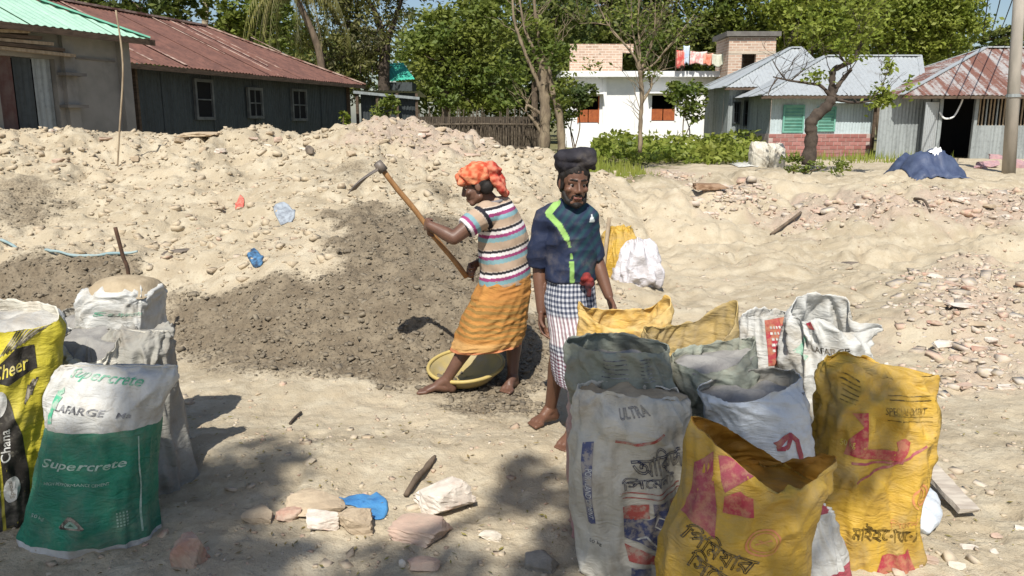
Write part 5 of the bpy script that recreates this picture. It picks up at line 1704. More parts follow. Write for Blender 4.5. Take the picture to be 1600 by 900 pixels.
# ---------------------------------------------------- left group
def left_sacks():
    # green and white sewn sack
    g = Sack('cement_sack', 'full green and white cement sack sewn shut, foremost of the left group', 3.1,
             [(None, 54, 234, 0.12, 2.8), (845, 44, 241, 0.155, 2.6), (780, 58, 238, 0.165, 2.5), (700, 72, 238, 0.16, 2.4), (640, 78, 246, 0.13, 2.3), (600, 84, 264, 0.075, 2.2), (580, 92, 273, 0.03, 2.2), (571, 100, 274, 0.012, 2.1)],
             [M_WHITESACK, M_GREENPR], seed=3, wr=0.010, bands=[(0.02, 0.665)], sew=M_PALESACK)
    g.decal('lettering', text_bm(g, 'Supercrete', *g.L(156, 731), 0.315, 0.046, -0.03, shear=0.2, bold=0.015, arc=0.008), INK_PALE)
    g.decal('lettering', text_bm(g, 'LAFARGE', *g.L(142, 643), 0.205, 0.028, -0.09, bold=0.02), INK_GREY)
    g.decal('lettering', text_bm(g, 'Ma', *g.L(214, 652), 0.058, 0.024, -0.10, bold=0.01), INK_GREY)
    g.decal('lettering', text_bm(g, 'Supercrete', *g.L(178, 592), 0.32, 0.046, -0.10, shear=0.2, bold=0.01), INK_GREEN)
    g.decal('lettering', text_bm(g, 'HIGH PERFORMANCE CEMENT', *g.L(145, 758), 0.24, 0.012, -0.02), INK_PALE)
    g.decal('logo', shape_bm(stroke_polys([g.L(112, 612), g.L(103, 616), g.L(97, 626), g.L(94, 640), g.L(94, 655), g.L(97, 666)], 0.014, 0.33) + stroke_polys([g.L(106, 622), g.L(101, 632), g.L(100, 642)], 0.010, 0.33)), INK_GREEN)
    g.decal('recycling_mark', shape_bm(stroke_polys([g.L(126, 826), g.L(152, 826), g.L(139, 810), g.L(126, 826)], 0.008, 0.33)), INK_BLACK)
    g.decal('recycling_mark', shape_bm(stroke_polys([g.L(133, 824), g.L(145, 824), g.L(139, 816), g.L(133, 824)], 0.005, 0.33)), INK_PALE, 0.003)
    g.decal('lettering', text_bm(g, '50 kg', *g.L(84, 815), 0.06, 0.02, -0.2), INK_PALE)
    g.decal('printed_panel', shape_bm([rect(*g.L(200 + 5 * (k % 4), 832 - 5 * (k // 4)), *g.L(203 + 5 * (k % 4), 829 - 5 * (k // 4))) for k in range(20)]), INK_PALE)
    g.decal('side_stripe', shape_bm([[g.L(233, 850), g.L(234.5, 850), g.L(235, 760), g.L(235, 690), g.L(233.5, 690), g.L(233.5, 760)]]), INK_PALE)

    # yellow and black sack, cut by the frame
    s = Sack('printed_sack', 'yellow and black sack with vertical white lettering beside the green sack', 3.25,
             [(None, -120, 48, 0.13, 2.6), (820, -128, 62, 0.16, 2.4), (740, -122, 70, 0.165, 2.3), (660, -118, 76, 0.16, 2.3), (590, -110, 82, 0.15, 2.2)],
             M_YEL2, rim=[(-90, -20, 520, -0.12), (-45, 40, 512, -0.09), (-15, 84, 500, -0.02), (0, 86, 482, 0.02), (45, 56, 470, 0.1), (90, -10, 468, 0.14), (135, -70, 470, 0.1), (180, -100, 490, 0.0), (225, -80, 515, -0.09)],
             inner=M_PALESACK, fill=M_LINER, seed=11, wr=0.014, fill_depth=0.06)
    panel1 = [s.L(-60, 855), s.L(18, 855), s.L(24, 700), s.L(0, 610), s.L(-60, 590)]
    panel2 = [s.L(22, 850), s.L(62, 840), s.L(68, 760), s.L(60, 690), s.L(40, 630), s.L(6, 596), s.L(28, 700)]
    s.decal('printed_panel', shape_bm([panel1]), INK_PANEL)
    s.decal('printed_panel', shape_bm([panel2]), INK_PANEL)
    s.decal('printed_panel', shape_bm([[s.L(14, 590), s.L(44, 606), s.L(86, 585), s.L(84, 548), s.L(60, 548)]]), INK_PANEL)
    s.decal('lettering', text_bm(s, 'Cheer', *s.L(52, 580), 0.13, 0.055, 0.30, shear=0.25, bold=0.01), INK_YEL, 0.004)
    s.decal('lettering', text_bm(s, 'Chana', *s.L(9, 690), 0.17, 0.048, R(90), bold=0.012), INK_WHITE, 0.004)
    s.decal('lettering', text_bm(s, 'Chana', *s.L(37, 702), 0.15, 0.034, R(94), bold=0.012), INK_WHITE, 0.004)
    s.decal('printed_oval', shape_bm([ellipse(*s.L(14, 782), 0.125, 0.066)]), INK_WHITE, 0.004)
    s.decal('printed_oval', shape_bm([ellipse(*s.L(43, 775), 0.10, 0.066)]), INK_WHITE, 0.004)
    s.decal('lettering', text_bm(s, 'Special', *s.L(14, 782), 0.085, 0.022, R(100), bold=0.01), INK_BLACK, 0.0055)
    s.decal('lettering', text_bm(s, 'Special', *s.L(43, 775), 0.085, 0.02, R(100), bold=0.01), INK_BLACK, 0.0055)
    s.decal('printed_oval', shape_bm([ellipse(*s.L(26, 637), 0.085, 0.062)]), INK_WHITE, 0.004)
    s.decal('printed_oval', shape_bm([ellipse(*s.L(2, 652), 0.09, 0.062)]), INK_WHITE, 0.004)
    s.decal('printed_hatching', shape_bm([q for k in range(7) for q in stroke_polys([s.L(30 + 7 * k, 560 - 3 * k), s.L(52 + 6 * k, 520 - 1.5 * k)], 0.004, 0.4)]), INK_BLACK)
    s.decal('printed_hatching', shape_bm([q for k in range(5) for q in stroke_polys([s.L(56 + 3 * k, 640 - 3 * k), s.L(68 + 3 * k, 612 - 3 * k)], 0.004, 0.4)]), INK_BLACK)

    # crumpled pale sack behind it
    w = Sack('white_sack', 'crumpled white plastic sack top with a green stripe, behind the yellow and black sack', 3.6,
             [(None, -70, 75, 0.12), (700, -76, 84, 0.14), (590, -70, 86, 0.13)], M_WHITESACK,
             rim=[(-90, 12, 512, -0.08), (-30, 74, 488, -0.05), (0, 84, 486, 0.0), (40, 70, 478, 0.06), (90, 20, 474, 0.1), (135, -20, 465, 0.08), (180, -64, 478, 0), (225, -40, 500, -0.06)],
             seed=21, wr=0.018, fill=M_CEMENT)
    w.decal('side_stripe', shape_bm([rect(0.82, 0.45, 0.94, 0.9)]), INK_GREEN)
    # small open sack of cement
    c = Sack('cement_sack', 'open sack showing its grey cement, wedged behind the green sack', 3.55,
             [(None, 100, 190, 0.11), (700, 96, 200, 0.13), (600, 96, 196, 0.125)], M_PALESACK,
             rim=[(-90, 140, 566, -0.11), (-40, 172, 552, -0.09), (0, 182, 527, 0.0), (50, 160, 512, 0.1), (90, 138, 511, 0.12), (135, 112, 513, 0.09), (180, 100, 530, 0.0), (220, 112, 556, -0.08)],
             inner=M_GREYSACK, fill=M_CEMENT, seed=31, wr=0.014, fill_depth=0.05)
    # dusty grey slouching sack
    d = Sack('dusty_sack', 'dusty grey sack with a slouched top leaning right behind the green sack', 3.62,
             [(None, 170, 300, 0.15), (775, 168, 297, 0.17), (700, 170, 284, 0.17), (620, 172, 268, 0.15), (560, 172, 264, 0.12), (530, 174, 264, 0.07), (517, 180, 262, 0.022)],
             M_GREYSACK, seed=41, wr=0.016, sew=M_PALESACK)
    # white block-like sack standing behind
    e = Sack('dusty_sack', 'square topped white sack with faded green print, rearmost of the left group', 4.0,
             [(None, 150, 246, 0.15, 4), (640, 146, 246, 0.16, 4), (540, 142, 244, 0.16, 4.5), (480, 140, 243, 0.16, 5), (458, 142, 243, 0.155, 5), (450, 150, 238, 0.13, 4), (446, 165, 225, 0.06, 3)],
             M_WHITESACK, seed=51, wr=0.010)
    e.decal('lettering', text_bm(e, 'Supercrete', *e.L(202, 492), 0.17, 0.028, 0.0, shear=0.2, bold=0.01), INK_GREEN)
    m = MB()
    top = e.S[-4:].reshape(-1, 3).mean(0)
    V, F = [], []
    for j in range(9):
        for i in range(13):
            u, v = i / 12 * 2 - 1, j / 8 * 2 - 1
            r = math.sqrt(u * u + v * v)
            V.append((top[0] + u * 0.155, top[1] + v * 0.14, top[2] + 0.012 + 0.035 * (1 - min(r, 1.2) ** 2) + 0.01 * mnoise.noise((u * 4, v * 4, 1)) - (0.04 if abs(u) > .95 or abs(v) > .95 else 0)))
    for j in range(8):
        for i in range(12): F.append((j * 13 + i, j * 13 + i + 1, (j + 1) * 13 + i + 1, (j + 1) * 13 + i))
    o = mk('spilled_sand', V, F, M_SANDFILL, e.root, smooth=True)
    f = Sack('open_sack', 'small open white sack with a dark mouth left of the square topped sack', 3.95,
             [(None, 92, 142, 0.08), (600, 90, 144, 0.1), (520, 92, 144, 0.10)], M_WHITESACK,
             rim=[(-90, 116, 512, -0.09), (0, 142, 500, 0), (60, 138, 478, 0.09), (90, 120, 480, 0.1), (130, 102, 484, 0.07), (180, 95, 502, 0), (225, 100, 510, -0.06)],
             inner=M_GREYSACK, seed=61, wr=0.008, fill=M_CEMENT, fill_depth=0.2)
left_sacks()

# ---------------------------------------------------- right group
def right_sacks():
    # grey sack with the handshake emblem
    A = Sack('printed_sack', 'pale beige sack with a blue handshake emblem, foremost left of the right group', 2.86,
             [(None, 912, 1060, 0.12, 2.8), (880, 908, 1066, 0.15, 2.6), (800, 900, 1072, 0.155, 2.6), (700, 897, 1076, 0.15, 2.5), (650, 900, 1074, 0.14, 2.4)],
             M_PALESACK,
             rim=[(-90, 985, 618, -0.10), (-45, 1040, 624, -0.07), (0, 1068, 622, 0.0), (45, 1040, 606, 0.06), (90, 985, 598, 0.085), (135, 930, 598, 0.06), (180, 904, 606, 0.0), (225, 930, 612, -0.07)],
             inner=M_PALESACK, seed=71, wr=0.012, fill=M_SANDFILL, fill_depth=0.06)
    GG = Sack('open_sack', 'grey green sack with a limp open collar rising behind the pale beige one', 3.06,
             [(None, 915, 1040, 0.11), (760, 908, 1046, 0.13), (660, 902, 1050, 0.13), (600, 896, 1050, 0.125)], M_GREYGREEN,
             rim=[(-90, 966, 550, -0.125), (-45, 1020, 553, -0.09), (0, 1046, 542, 0.0), (45, 1022, 532, 0.09), (90, 955, 520, 0.12), (135, 915, 526, 0.08), (180, 889, 533, 0.0), (225, 918, 547, -0.09)],
             inner=M_GREYGREEN, seed=75, wr=0.014, fill=M_CEMENT, fill_depth=0.14)
    ln = A.L
    A.decal('lettering', text_bm(A, 'আিকজ', *A.L(1020, 722), 0.19, 0.105, 0.16, outline=0.016), INK_BLUE)
    A.decal('lettering', text_bm(A, 'িসেমনট', *A.L(1008, 752), 0.19, 0.05, 0.10, outline=0.016), INK_BLUE)
    A.decal('lettering', text_bm(A, 'ULTRA', *A.L(985, 645), 0.10, 0.036, 0.16, outline=0.016), INK_BLUE)
    A.decal('red_swoosh', shape_bm(stroke_polys([ln(960, 692), ln(985, 696), ln(1005, 692), ln(1022, 682)], 0.007, 0.26)), INK_RED)
    A.decal('printed_rule', shape_bm(stroke_polys([ln(966, 768), ln(1010, 772), ln(1058, 760)], 0.003, 0.26) + stroke_polys([ln(970, 776), ln(1010, 780), ln(1060, 768)], 0.003, 0.26)), INK_RED)
    for poly in ([[ln(970, 790), ln(999, 787), ln(1000, 808), ln(985, 812), ln(972, 808)], [ln(1036, 783), ln(1062, 778), ln(1064, 800), ln(1040, 802)], [ln(976, 848), ln(1012, 872), ln(1010, 886), ln(980, 878)]]): A.decal('printed_panel', shape_bm([poly]), INK_RED)
    for poly in ([[ln(1004, 786), ln(1031, 784), ln(1032, 800), ln(1006, 803)], [ln(983, 888), ln(1004, 890), ln(1004, 902), ln(984, 902)]]): A.decal('printed_panel', shape_bm([poly]), INK_BLUE)
    hand = [ln(972, 808), ln(996, 812), ln(1010, 803), ln(1026, 800), ln(1050, 808), ln(1062, 804), ln(1063, 846), ln(1050, 862), ln(1030, 872), ln(1012, 862), ln(990, 846), ln(976, 838)]
    A.decal('handshake_emblem', shape_bm([hand]), INK_BLUE)
    pale = stroke_polys([ln(1030, 812), ln(1014, 808), ln(1008, 820), ln(1018, 826), ln(1030, 818), ln(1052, 836)], 0.0035, 0.26) + stroke_polys([ln(1046, 842), ln(1034, 852)], 0.003, 0.26) + stroke_polys([ln(1038, 834), ln(1026, 846)], 0.003, 0.26) + stroke_polys([ln(1052, 850), ln(1042, 860)], 0.003, 0.26) + stroke_polys([ln(990, 842), ln(998, 836), ln(1006, 846), ln(1012, 852), ln(1020, 860)], 0.004, 0.26)
    A.decal('handshake_emblem', shape_bm(pale), INK_WHITE, 0.004)
    A.decal('printed_panel', shape_bm([[ln(911, 700), ln(925, 698), ln(930, 816), ln(916, 818)]]), INK_BLUE)
    A.decal('lettering', text_bm(A, 'PORTLAND CEMENT', *A.L(921, 772), 0.19, 0.02, R(-88)), INK_WHITE, 0.004)
    ln = GG.L
    GG.decal('printed_rule', shape_bm([q for k in range(5) for q in stroke_polys([ln(934, 562 + 7 * k), ln(972, 564 + 7 * k)], 0.0022, 0.26)] + [q for k in range(7) for q in stroke_polys([ln(992, 562 + 6 * k), ln(1012, 561 + 6 * k)], 0.002, 0.26)]), INK_GREY)
    A.decal('lettering', text_bm(A, '50 kg', *A.L(930, 850), 0.05, 0.018, -0.2), INK_GREY)

    # yellow open sack in front
    F = Sack('open_sack', 'wide open yellow sack with crimson emblem and dark outlined letters, foremost of the right group', 2.47,
             [(None, 1040, 1236, 0.13, 2.6), (900, 1034, 1252, 0.155, 2.5), (820, 1052, 1262, 0.155, 2.4), (750, 1072, 1284, 0.15, 2.2)],
             M_YEL,
             rim=[(-90, 1204, 764, -0.15), (-60, 1244, 768, -0.125), (-25, 1286, 738, -0.05), (0, 1306, 714, 0.01), (40, 1272, 714, 0.11), (75, 1232, 728, 0.15), (110, 1180, 696, 0.15), (150, 1118, 658, 0.08), (178, 1084, 650, 0.0), (205, 1092, 668, -0.055), (235, 1142, 712, -0.12)],
             inner=M_YELIN, seed=81, wr=0.010, fill=M_YELIN, fill_depth=0.30)
    L = F.L
    F.decal('crimson_emblem', shape_bm([[L(1096, 706), L(1128, 722), L(1104, 764), L(1078, 764)], [L(1132, 726), L(1162, 752), L(1118, 780), L(1108, 768)]]), INK_MAG)
    F.decal('crimson_emblem', shape_bm([[L(1076, 772), L(1102, 768), L(1106, 800), L(1104, 845), L(1060, 818)]]), INK_MAG)
    F.decal('crimson_emblem', shape_bm([[L(1118, 784), L(1140, 776), L(1162, 782), L(1160, 806), L(1114, 802)]]), INK_CRIM)
    F.decal('lettering', text_bm(F, 'িপিময়ার', *L(1106, 866), 0.25, 0.082, -0.34, outline=0.016), INK_BLACK)
    F.decal('lettering', text_bm(F, 'িসেমনট', *L(1118, 902), 0.25, 0.07, -0.34, outline=0.016), INK_BLACK)
    cx, cv = L(1172, 848)
    F.decal('round_seal', shape_bm(ring_polys(cx, cv, 0.20, 0.078, 0.14) + ring_polys(cx, cv, 0.15, 0.058, 0.12) + stroke_polys([(cx - .08, cv - .01), (cx + .08, cv + .012)], 0.004, 0.3) + stroke_polys([(cx - .06, cv + .012), (cx + .05, cv - .014)], 0.003, 0.3)), INK_ROSE)
    # yellow sack at the right
    Gs = Sack('printed_sack', 'tall full yellow sack with a crimson emblem, rightmost of the right group', 2.95,
             [(None, 1280, 1420, 0.15, 2.6), (885, 1270, 1430, 0.175, 2.5), (800, 1264, 1422, 0.175, 2.5), (715, 1276, 1440, 0.165, 2.4), (650, 1282, 1450, 0.14, 2.3), (605, 1288, 1453, 0.10, 2.2)],
             M_YEL,
             rim=[(-90, 1385, 590, -0.05), (-40, 1428, 592, -0.04), (0, 1454, 594, 0.0), (35, 1440, 588, 0.04), (70, 1400, 586, 0.06), (100, 1370, 568, 0.07), (140, 1325, 552, 0.06), (165, 1296, 556, 0.03), (190, 1288, 566, -0.01), (225, 1330, 566, -0.05), (250, 1362, 584, -0.06)],
             inner=M_YEL, seed=91, wr=0.014, fill=M_YEL, fill_depth=0.06, folds=1.3)
    lg = Gs.L
    Gs.decal('crimson_emblem', shape_bm([[lg(1304, 712), lg(1312, 688), lg(1330, 668), lg(1318, 648), lg(1340, 646), lg(1338, 700), lg(1382, 704), lg(1380, 690), lg(1398, 686), lg(1410, 694), lg(1386, 722), lg(1340, 716)]]), INK_CRIM)
    Gs.decal('crimson_emblem', shape_bm([[lg(1355, 868), lg(1400, 864), lg(1398, 905), lg(1346, 905)]]), INK_CRIM)
    Gs.decal('side_print', shape_bm([q for k in range(6) for q in stroke_polys([lg(1272, 836 + 12 * k), lg(1290, 840 + 11 * k), lg(1304, 852 + 9 * k)], 0.008, 0.3)]), INK_CRIM)
    Gs.decal('printed_rule', shape_bm(stroke_polys([lg(1320, 752), lg(1352, 736), lg(1400, 716), lg(1430, 700)], 0.006, 0.3) + stroke_polys([lg(1312, 724), lg(1350, 722), lg(1388, 724)], 0.006, 0.3)), INK_MAG)
    Gs.decal('lettering', text_bm(Gs, 'মাইহোতো', *lg(1358, 834), 0.245, 0.07, -0.13, outline=0.018), INK_BROWN)
    Gs.decal('lettering', text_bm(Gs, 'িসেমনট', *lg(1386, 818), 0.12, 0.03, 0.05), INK_ROSE)
    cx, cv = lg(1412, 778)
    Gs.decal('round_seal', shape_bm(ring_polys(cx, cv, 0.17, 0.062, 0.16) + ring_polys(cx, cv, 0.11, 0.04, 0.14)), INK_ROSE)
    Gs.decal('lettering', text_bm(Gs, 'SPECIAL CEMENT', *lg(1402, 645), 0.17, 0.024, -0.05), INK_BROWN)
    Gs.decal('printed_rule', shape_bm([q for k in range(4) for q in stroke_polys([lg(1372, 618 + 7 * k + 18 * (k > 1)), lg(1444, 624 + 7 * k + 18 * (k > 1))], 0.0018, 0.3)]), INK_BROWN)
    Gs.decal('printed_rule', shape_bm([q for k in range(6) for q in stroke_polys([lg(1296, 596 + 6 * k), lg(1320, 604 + 6 * k)], 0.002, 0.3)]), INK_BROWN)
    Gs.decal('lettering', text_bm(Gs, '50 kg', *lg(1310, 696), 0.05, 0.03, 0), INK_YEL, 0.004)

    # white sack of cement between them
    Es = Sack('cement_sack', 'white sack open on grey cement, standing between the two yellow sacks and the beige one', 2.9,
             [(None, 1110, 1245, 0.13), (800, 1112, 1250, 0.15), (700, 1118, 1255, 0.15), (640, 1104, 1252, 0.14)], M_BLUEWHITE,
             rim=[(-90, 1168, 626, -0.14), (-45, 1222, 610, -0.10), (0, 1248, 586, 0.0), (45, 1226, 578, 0.09), (90, 1180, 577, 0.13), (135, 1128, 588, 0.09), (180, 1092, 606, 0.0), (225, 1120, 622, -0.10)],
             inner=M_GREYSACK, fill=M_CEMENT, seed=101, wr=0.010, fill_depth=0.16)
    Es.decal('red_arch', shape_bm(stroke_polys([Es.L(1194, 694), Es.L(1206, 684), Es.L(1214, 680), Es.L(1226, 690), Es.L(1234, 712), Es.L(1236, 735)], 0.014, 0.3) + stroke_polys([Es.L(1196, 700), Es.L(1212, 698), Es.L(1214, 682)], 0.012, 0.3)), INK_MAG)
    # dark grey-green open sack
    D = Sack('open_sack', 'dull grey green open sack behind the white cement sack', 3.12,
             [(None, 1062, 1170, 0.12), (780, 1058, 1180, 0.14), (660, 1056, 1178, 0.14), (605, 1054, 1176, 0.13)], M_GREYGREEN,
             rim=[(-90, 1112, 582, -0.13), (-45, 1152, 566, -0.09), (0, 1180, 534, 0.0), (45, 1160, 528, 0.08), (90, 1118, 536, 0.12), (135, 1075, 542, 0.08), (180, 1050, 554, 0.0), (225, 1072, 576, -0.09)],
             inner=M_GREYGREEN, seed=111, wr=0.012, fill=M_CEMENT, fill_depth=0.1)
    # tan open sack
    C = Sack('open_sack', 'dusty tan sack gaping wide with one tall back ear, behind the grey green sack', 3.42,
             [(None, 1020, 1140, 0.13), (760, 1014, 1150, 0.15), (640, 1010, 1152, 0.15), (580, 1008, 1150, 0.14)], M_YELDUST,
             rim=[(-90, 1088, 550, -0.15), (-45, 1130, 530, -0.10), (-10, 1148, 498, -0.02), (15, 1150, 472, 0.05), (50, 1128, 478, 0.11), (90, 1085, 502, 0.14), (135, 1040, 510, 0.1), (180, 1006, 512, 0.0), (225, 1036, 540, -0.10)],
             inner=M_YELDUST, seed=121, wr=0.010, fill=M_GREYSACK, fill_depth=0.22)
    # orange-yellow sack
    B = Sack('open_sack', 'bright orange yellow sack with a limp open mouth, rear left of the right group', 3.7,
             [(None, 918, 1030, 0.12), (740, 912, 1040, 0.14), (600, 908, 1044, 0.13), (540, 908, 1045, 0.12)], M_ORG,
             rim=[(-90, 968, 512, -0.12), (-45, 1012, 506, -0.08), (0, 1047, 476, 0.0), (30, 1038, 464, 0.06), (70, 1012, 481, 0.1), (110, 965, 484, 0.11), (150, 925, 482, 0.06), (180, 905, 474, 0.0), (225, 930, 502, -0.08)],
             inner=M_ORG, seed=131, wr=0.010, fill=M_SANDFILL, fill_depth=0.25)
    # white crumpled sack with lettering
    H = Sack('cement_sack', 'crumpled white sack with green mark and dark lettering, rearmost right of the right group', 3.6,
             [(None, 1244, 1340, 0.13), (760, 1240, 1350, 0.15), (640, 1238, 1352, 0.15), (560, 1240, 1346, 0.13)], M_WHITESACK,
             rim=[(-90, 1284, 500, -0.08), (-50, 1322, 520, -0.08), (-15, 1366, 512, -0.03), (5, 1372, 506, 0.0), (25, 1326, 500, 0.05), (45, 1320, 468, 0.07), (90, 1284, 460, 0.09), (135, 1248, 463, 0.06), (180, 1240, 486, 0.0), (225, 1252, 500, -0.05)],
             inner=M_WHITESACK, seed=141, wr=0.016, fill=M_CEMENT, fill_depth=0.2, folds=1.3)
    H.decal('lettering', text_bm(H, 'LAFARGE', *H.L(1284, 550), 0.17, 0.03, -0.06, arc=0.012, bold=0.02), INK_BLACK)
    H.decal('logo', shape_bm(stroke_polys([H.L(1250, 528), H.L(1238, 538), H.L(1236, 554), H.L(1246, 562)], 0.016, 0.3)), INK_GREEN)
    H.decal('red_mark', shape_bm([[H.L(1262, 505), H.L(1276, 503), H.L(1274, 516), H.L(1264, 514)], [H.L(1272, 588), H.L(1284, 586), H.L(1284, 595), H.L(1274, 596)]]), INK_CRIM)
    # white and red sack
    I = Sack('cement_sack', 'white sack with a solid red printed panel, beside the crumpled white sack', 3.78,
             [(None, 1158, 1236, 0.11), (740, 1152, 1242, 0.13), (600, 1150, 1240, 0.12), (540, 1156, 1238, 0.10)], M_WHITESACK,
             rim=[(-90, 1200, 492, -0.07), (-40, 1226, 490, -0.05), (0, 1240, 488, 0.0), (60, 1218, 484, 0.05), (110, 1190, 482, 0.06), (150, 1172, 484, 0.04), (180, 1160, 494, 0.0), (225, 1176, 494, -0.05)],
             inner=M_WHITESACK, seed=151, wr=0.006, fill=M_CEMENT, fill_depth=0.12)
    I.decal('red_panel', shape_bm([[I.L(1190, 500), I.L(1229, 497), I.L(1229, 566), I.L(1194, 572)]]), INK_CRIM)
    I.decal('printed_rule', shape_bm([rect(*I.L(1198 + 5 * (k % 5), 514 + 9 * (k // 5)), *I.L(1201 + 5 * (k % 5), 510 + 9 * (k // 5))) for k in range(25)]), INK_WHITE, 0.004)
    # pink sliver behind the grey sack, crimson sack low between the yellow ones
    J = Sack('pink_sack', 'dusty pink sack whose edge shows left of the pale beige sack', 3.12,
             [(None, 902, 1010, 0.11), (800, 897, 1014, 0.13), (700, 891, 1012, 0.13), (640, 892, 1010, 0.11)], M_PINKSACK,
             rim=[(-90, 950, 602, -0.1), (0, 1005, 596, 0), (90, 950, 585, 0.1), (180, 894, 596, 0), (225, 910, 602, -.07), (135, 912, 590, .07), (45, 990, 590, .07), (-45, 990, 602, -.07)],
             seed=161, wr=0.012, fill=M_CEMENT)
    K = Sack('crimson_sack', 'crimson and white sack low down between the two yellow sacks', 2.66,
             [(None, 1212, 1316, 0.10), (900, 1208, 1318, 0.115), (850, 1212, 1308, 0.11), (815, 1222, 1296, 0.08), (795, 1228, 1290, 0.05)], [M_CRIMSON, M_WHITESACK], seed=171, wr=0.012, bands=[(0.42, 1.0)])
right_sacks()
# ================================================================== PEOPLE
class Flesh:
    """closed solids that are fused into one continuous skin"""
    def __init__(s): s.V, s.F = [], []
    def add(s, V, F):
        n = len(s.V); s.V += [tuple(v) for v in V]; s.F += [tuple(i + n for i in f) for f in F]
    def capsule(s, p0, r0, p1, r1, seg=14, flat0=False, flat1=False):
        p0, p1 = Vector(p0), Vector(p1)
        ax = p1 - p0; L = ax.length
        ax = ax.normalized() if L > 1e-6 else Vector((0, 0, 1))
        u = ax.orthogonal().normalized(); w = ax.cross(u)
        prof = []
        if flat0: prof += [(0, r0)]
        else: prof += [(-r0 * math.cos(a), r0 * math.sin(a)) for a in (0.35, 0.8, 1.2, math.pi / 2)]
        if flat1: prof += [(L, r1)]
        else: prof += [(L + r1 * math.cos(a), r1 * math.sin(a)) for a in (math.pi / 2, 1.2, 0.8, 0.35)]
        V, F = [], []
        for (h, r) in prof:
            for k in range(seg):
                a = 2 * math.pi * k / seg
                V.append(p0 + ax * h + (u * math.cos(a) + w * math.sin(a)) * r)
        m = len(prof)
        for i in range(m - 1):
            for k in range(seg): F.append((i * seg + k, i * seg + (k + 1) % seg, (i + 1) * seg + (k + 1) % seg, (i + 1) * seg + k))
        F.append(tuple(range(seg - 1, -1, -1))); F.append(tuple(range((m - 1) * seg, m * seg)))
        s.add(V, F)
    def chain(s, pts):
        for (a, ra), (b, rb) in zip(pts, pts[1:]): s.capsule(a, ra, b, rb)
    def ell(s, c, ax, n=16):
        """ax: three radius vectors"""
        c = Vector(c); A, B, C_ = [Vector(a) for a in ax]
        V, F = [c + C_], []
        for i in range(1, n // 2):
            ph = math.pi * i / (n // 2)
            for k in range(n):
                th = 2 * math.pi * k / n
                V.append(c + A * math.sin(ph) * math.cos(th) + B * math.sin(ph) * math.sin(th) + C_ * math.cos(ph))
        V.append(c - C_)
        m = n // 2 - 1
        for k in range(n): F.append((0, 1 + k, 1 + (k + 1) % n))
        for i in range(m - 1):
            for k in range(n): F.append((1 + i * n + k, 1 + (i + 1) * n + k, 1 + (i + 1) * n + (k + 1) % n, 1 + i * n + (k + 1) % n))
        for k in range(n): F.append((len(V) - 1, 1 + (m - 1) * n + (k + 1) % n, 1 + (m - 1) * n + k))
        s.add(V, F)
    def loft(s, rings, seg=28):
        """rings: (centre, A, B) ellipses, flat ended"""
        V, F = [], []
        for c, A, B in rings:
            for k in range(seg):
                a = 2 * math.pi * k / seg
                V.append(Vector(c) + Vector(A) * math.cos(a) + Vector(B) * math.sin(a))
        m = len(rings)
        for i in range(m - 1):
            for k in range(seg): F.append((i * seg + k, i * seg + (k + 1) % seg, (i + 1) * seg + (k + 1) % seg, (i + 1) * seg + k))
        F.append(tuple(range(seg - 1, -1, -1))); F.append(tuple(range((m - 1) * seg, m * seg)))
        s.add(V, F)
    def fuse(s, voxel, smooth=4, factor=0.5):
        me = bpy.data.meshes.new('tmp'); me.from_pydata([tuple(v) for v in s.V], [], s.F)
        bm = bmesh.new(); bm.from_mesh(me); bmesh.ops.recalc_face_normals(bm, faces=bm.faces); bm.to_mesh(me); bm.free()
        o = bpy.data.objects.new('tmp', me); COL.objects.link(o)
        md = o.modifiers.new('r', 'REMESH'); md.mode = 'VOXEL'; md.voxel_size = voxel; md.adaptivity = 0
        if smooth:
            sm = o.modifiers.new('s', 'SMOOTH'); sm.iterations = smooth; sm.factor = factor
        bpy.context.view_layer.update()
        ev = bpy.data.meshes.new_from_object(o.evaluated_get(bpy.context.evaluated_depsgraph_get()))
        n = len(ev.vertices)
        V = np.empty(n * 3, np.float32); ev.vertices.foreach_get('co', V)
        N = np.empty(n * 3, np.float32); ev.vertices.foreach_get('normal', N)
        V, N = V.reshape(-1, 3).astype(float), N.reshape(-1, 3).astype(float)
        F = np.array([p.vertices[:] for p in ev.polygons if len(p.vertices) == 4], dtype=np.int32)
        bpy.data.objects.remove(o); bpy.data.meshes.remove(me); bpy.data.meshes.remove(ev)
        return V, N, F

def tint(o, cols):
    a = o.data.attributes.new('tint', 'FLOAT_COLOR', 'POINT')
    a.data.foreach_set('color', np.concatenate([cols, np.ones((len(cols), 1))], 1).astype(np.float32).ravel())

def skin_mat(name, c, c2):
    t = NT(name)
    co = t.coord()
    col = t.mix(t.ramp(t.noise(co, 9, 5), 0.35, 0.7), c, c2)
    t.b.inputs['Subsurface Weight'].default_value = 0.06
    t.b.inputs['Subsurface Radius'].default_value = (0.02, 0.008, 0.004)
    return t.fin(col, 0.48, t.bump(t.noise(co, 120, 3), 0.15, 0.002), 0.4)

def cloth_mat(name, color=None, rough=0.85, wr=0.35, scale=26, tint_attr=False, c2=None):
    t = NT(name)
    co = t.coord()
    col = t.attr('tint').outputs['Color'] if tint_attr else (t.mix(t.ramp(t.noise(co, 10, 5), 0.35, 0.65), color, c2) if c2 else color)
    col = t.mix(t.math('MULTIPLY', t.ramp(t.noise(co, 6, 6, 0.7), 0.5, 0.8), 0.25), col, (0.36, 0.30, 0.22))
    n = t.bump(t.noise(co, 420, 2), 0.15, 0.001)
    return t.fin(col, rough, t.bump(t.noise(co, scale, 5, 0.6, 0.6), wr, 0.01, n), 0.15)

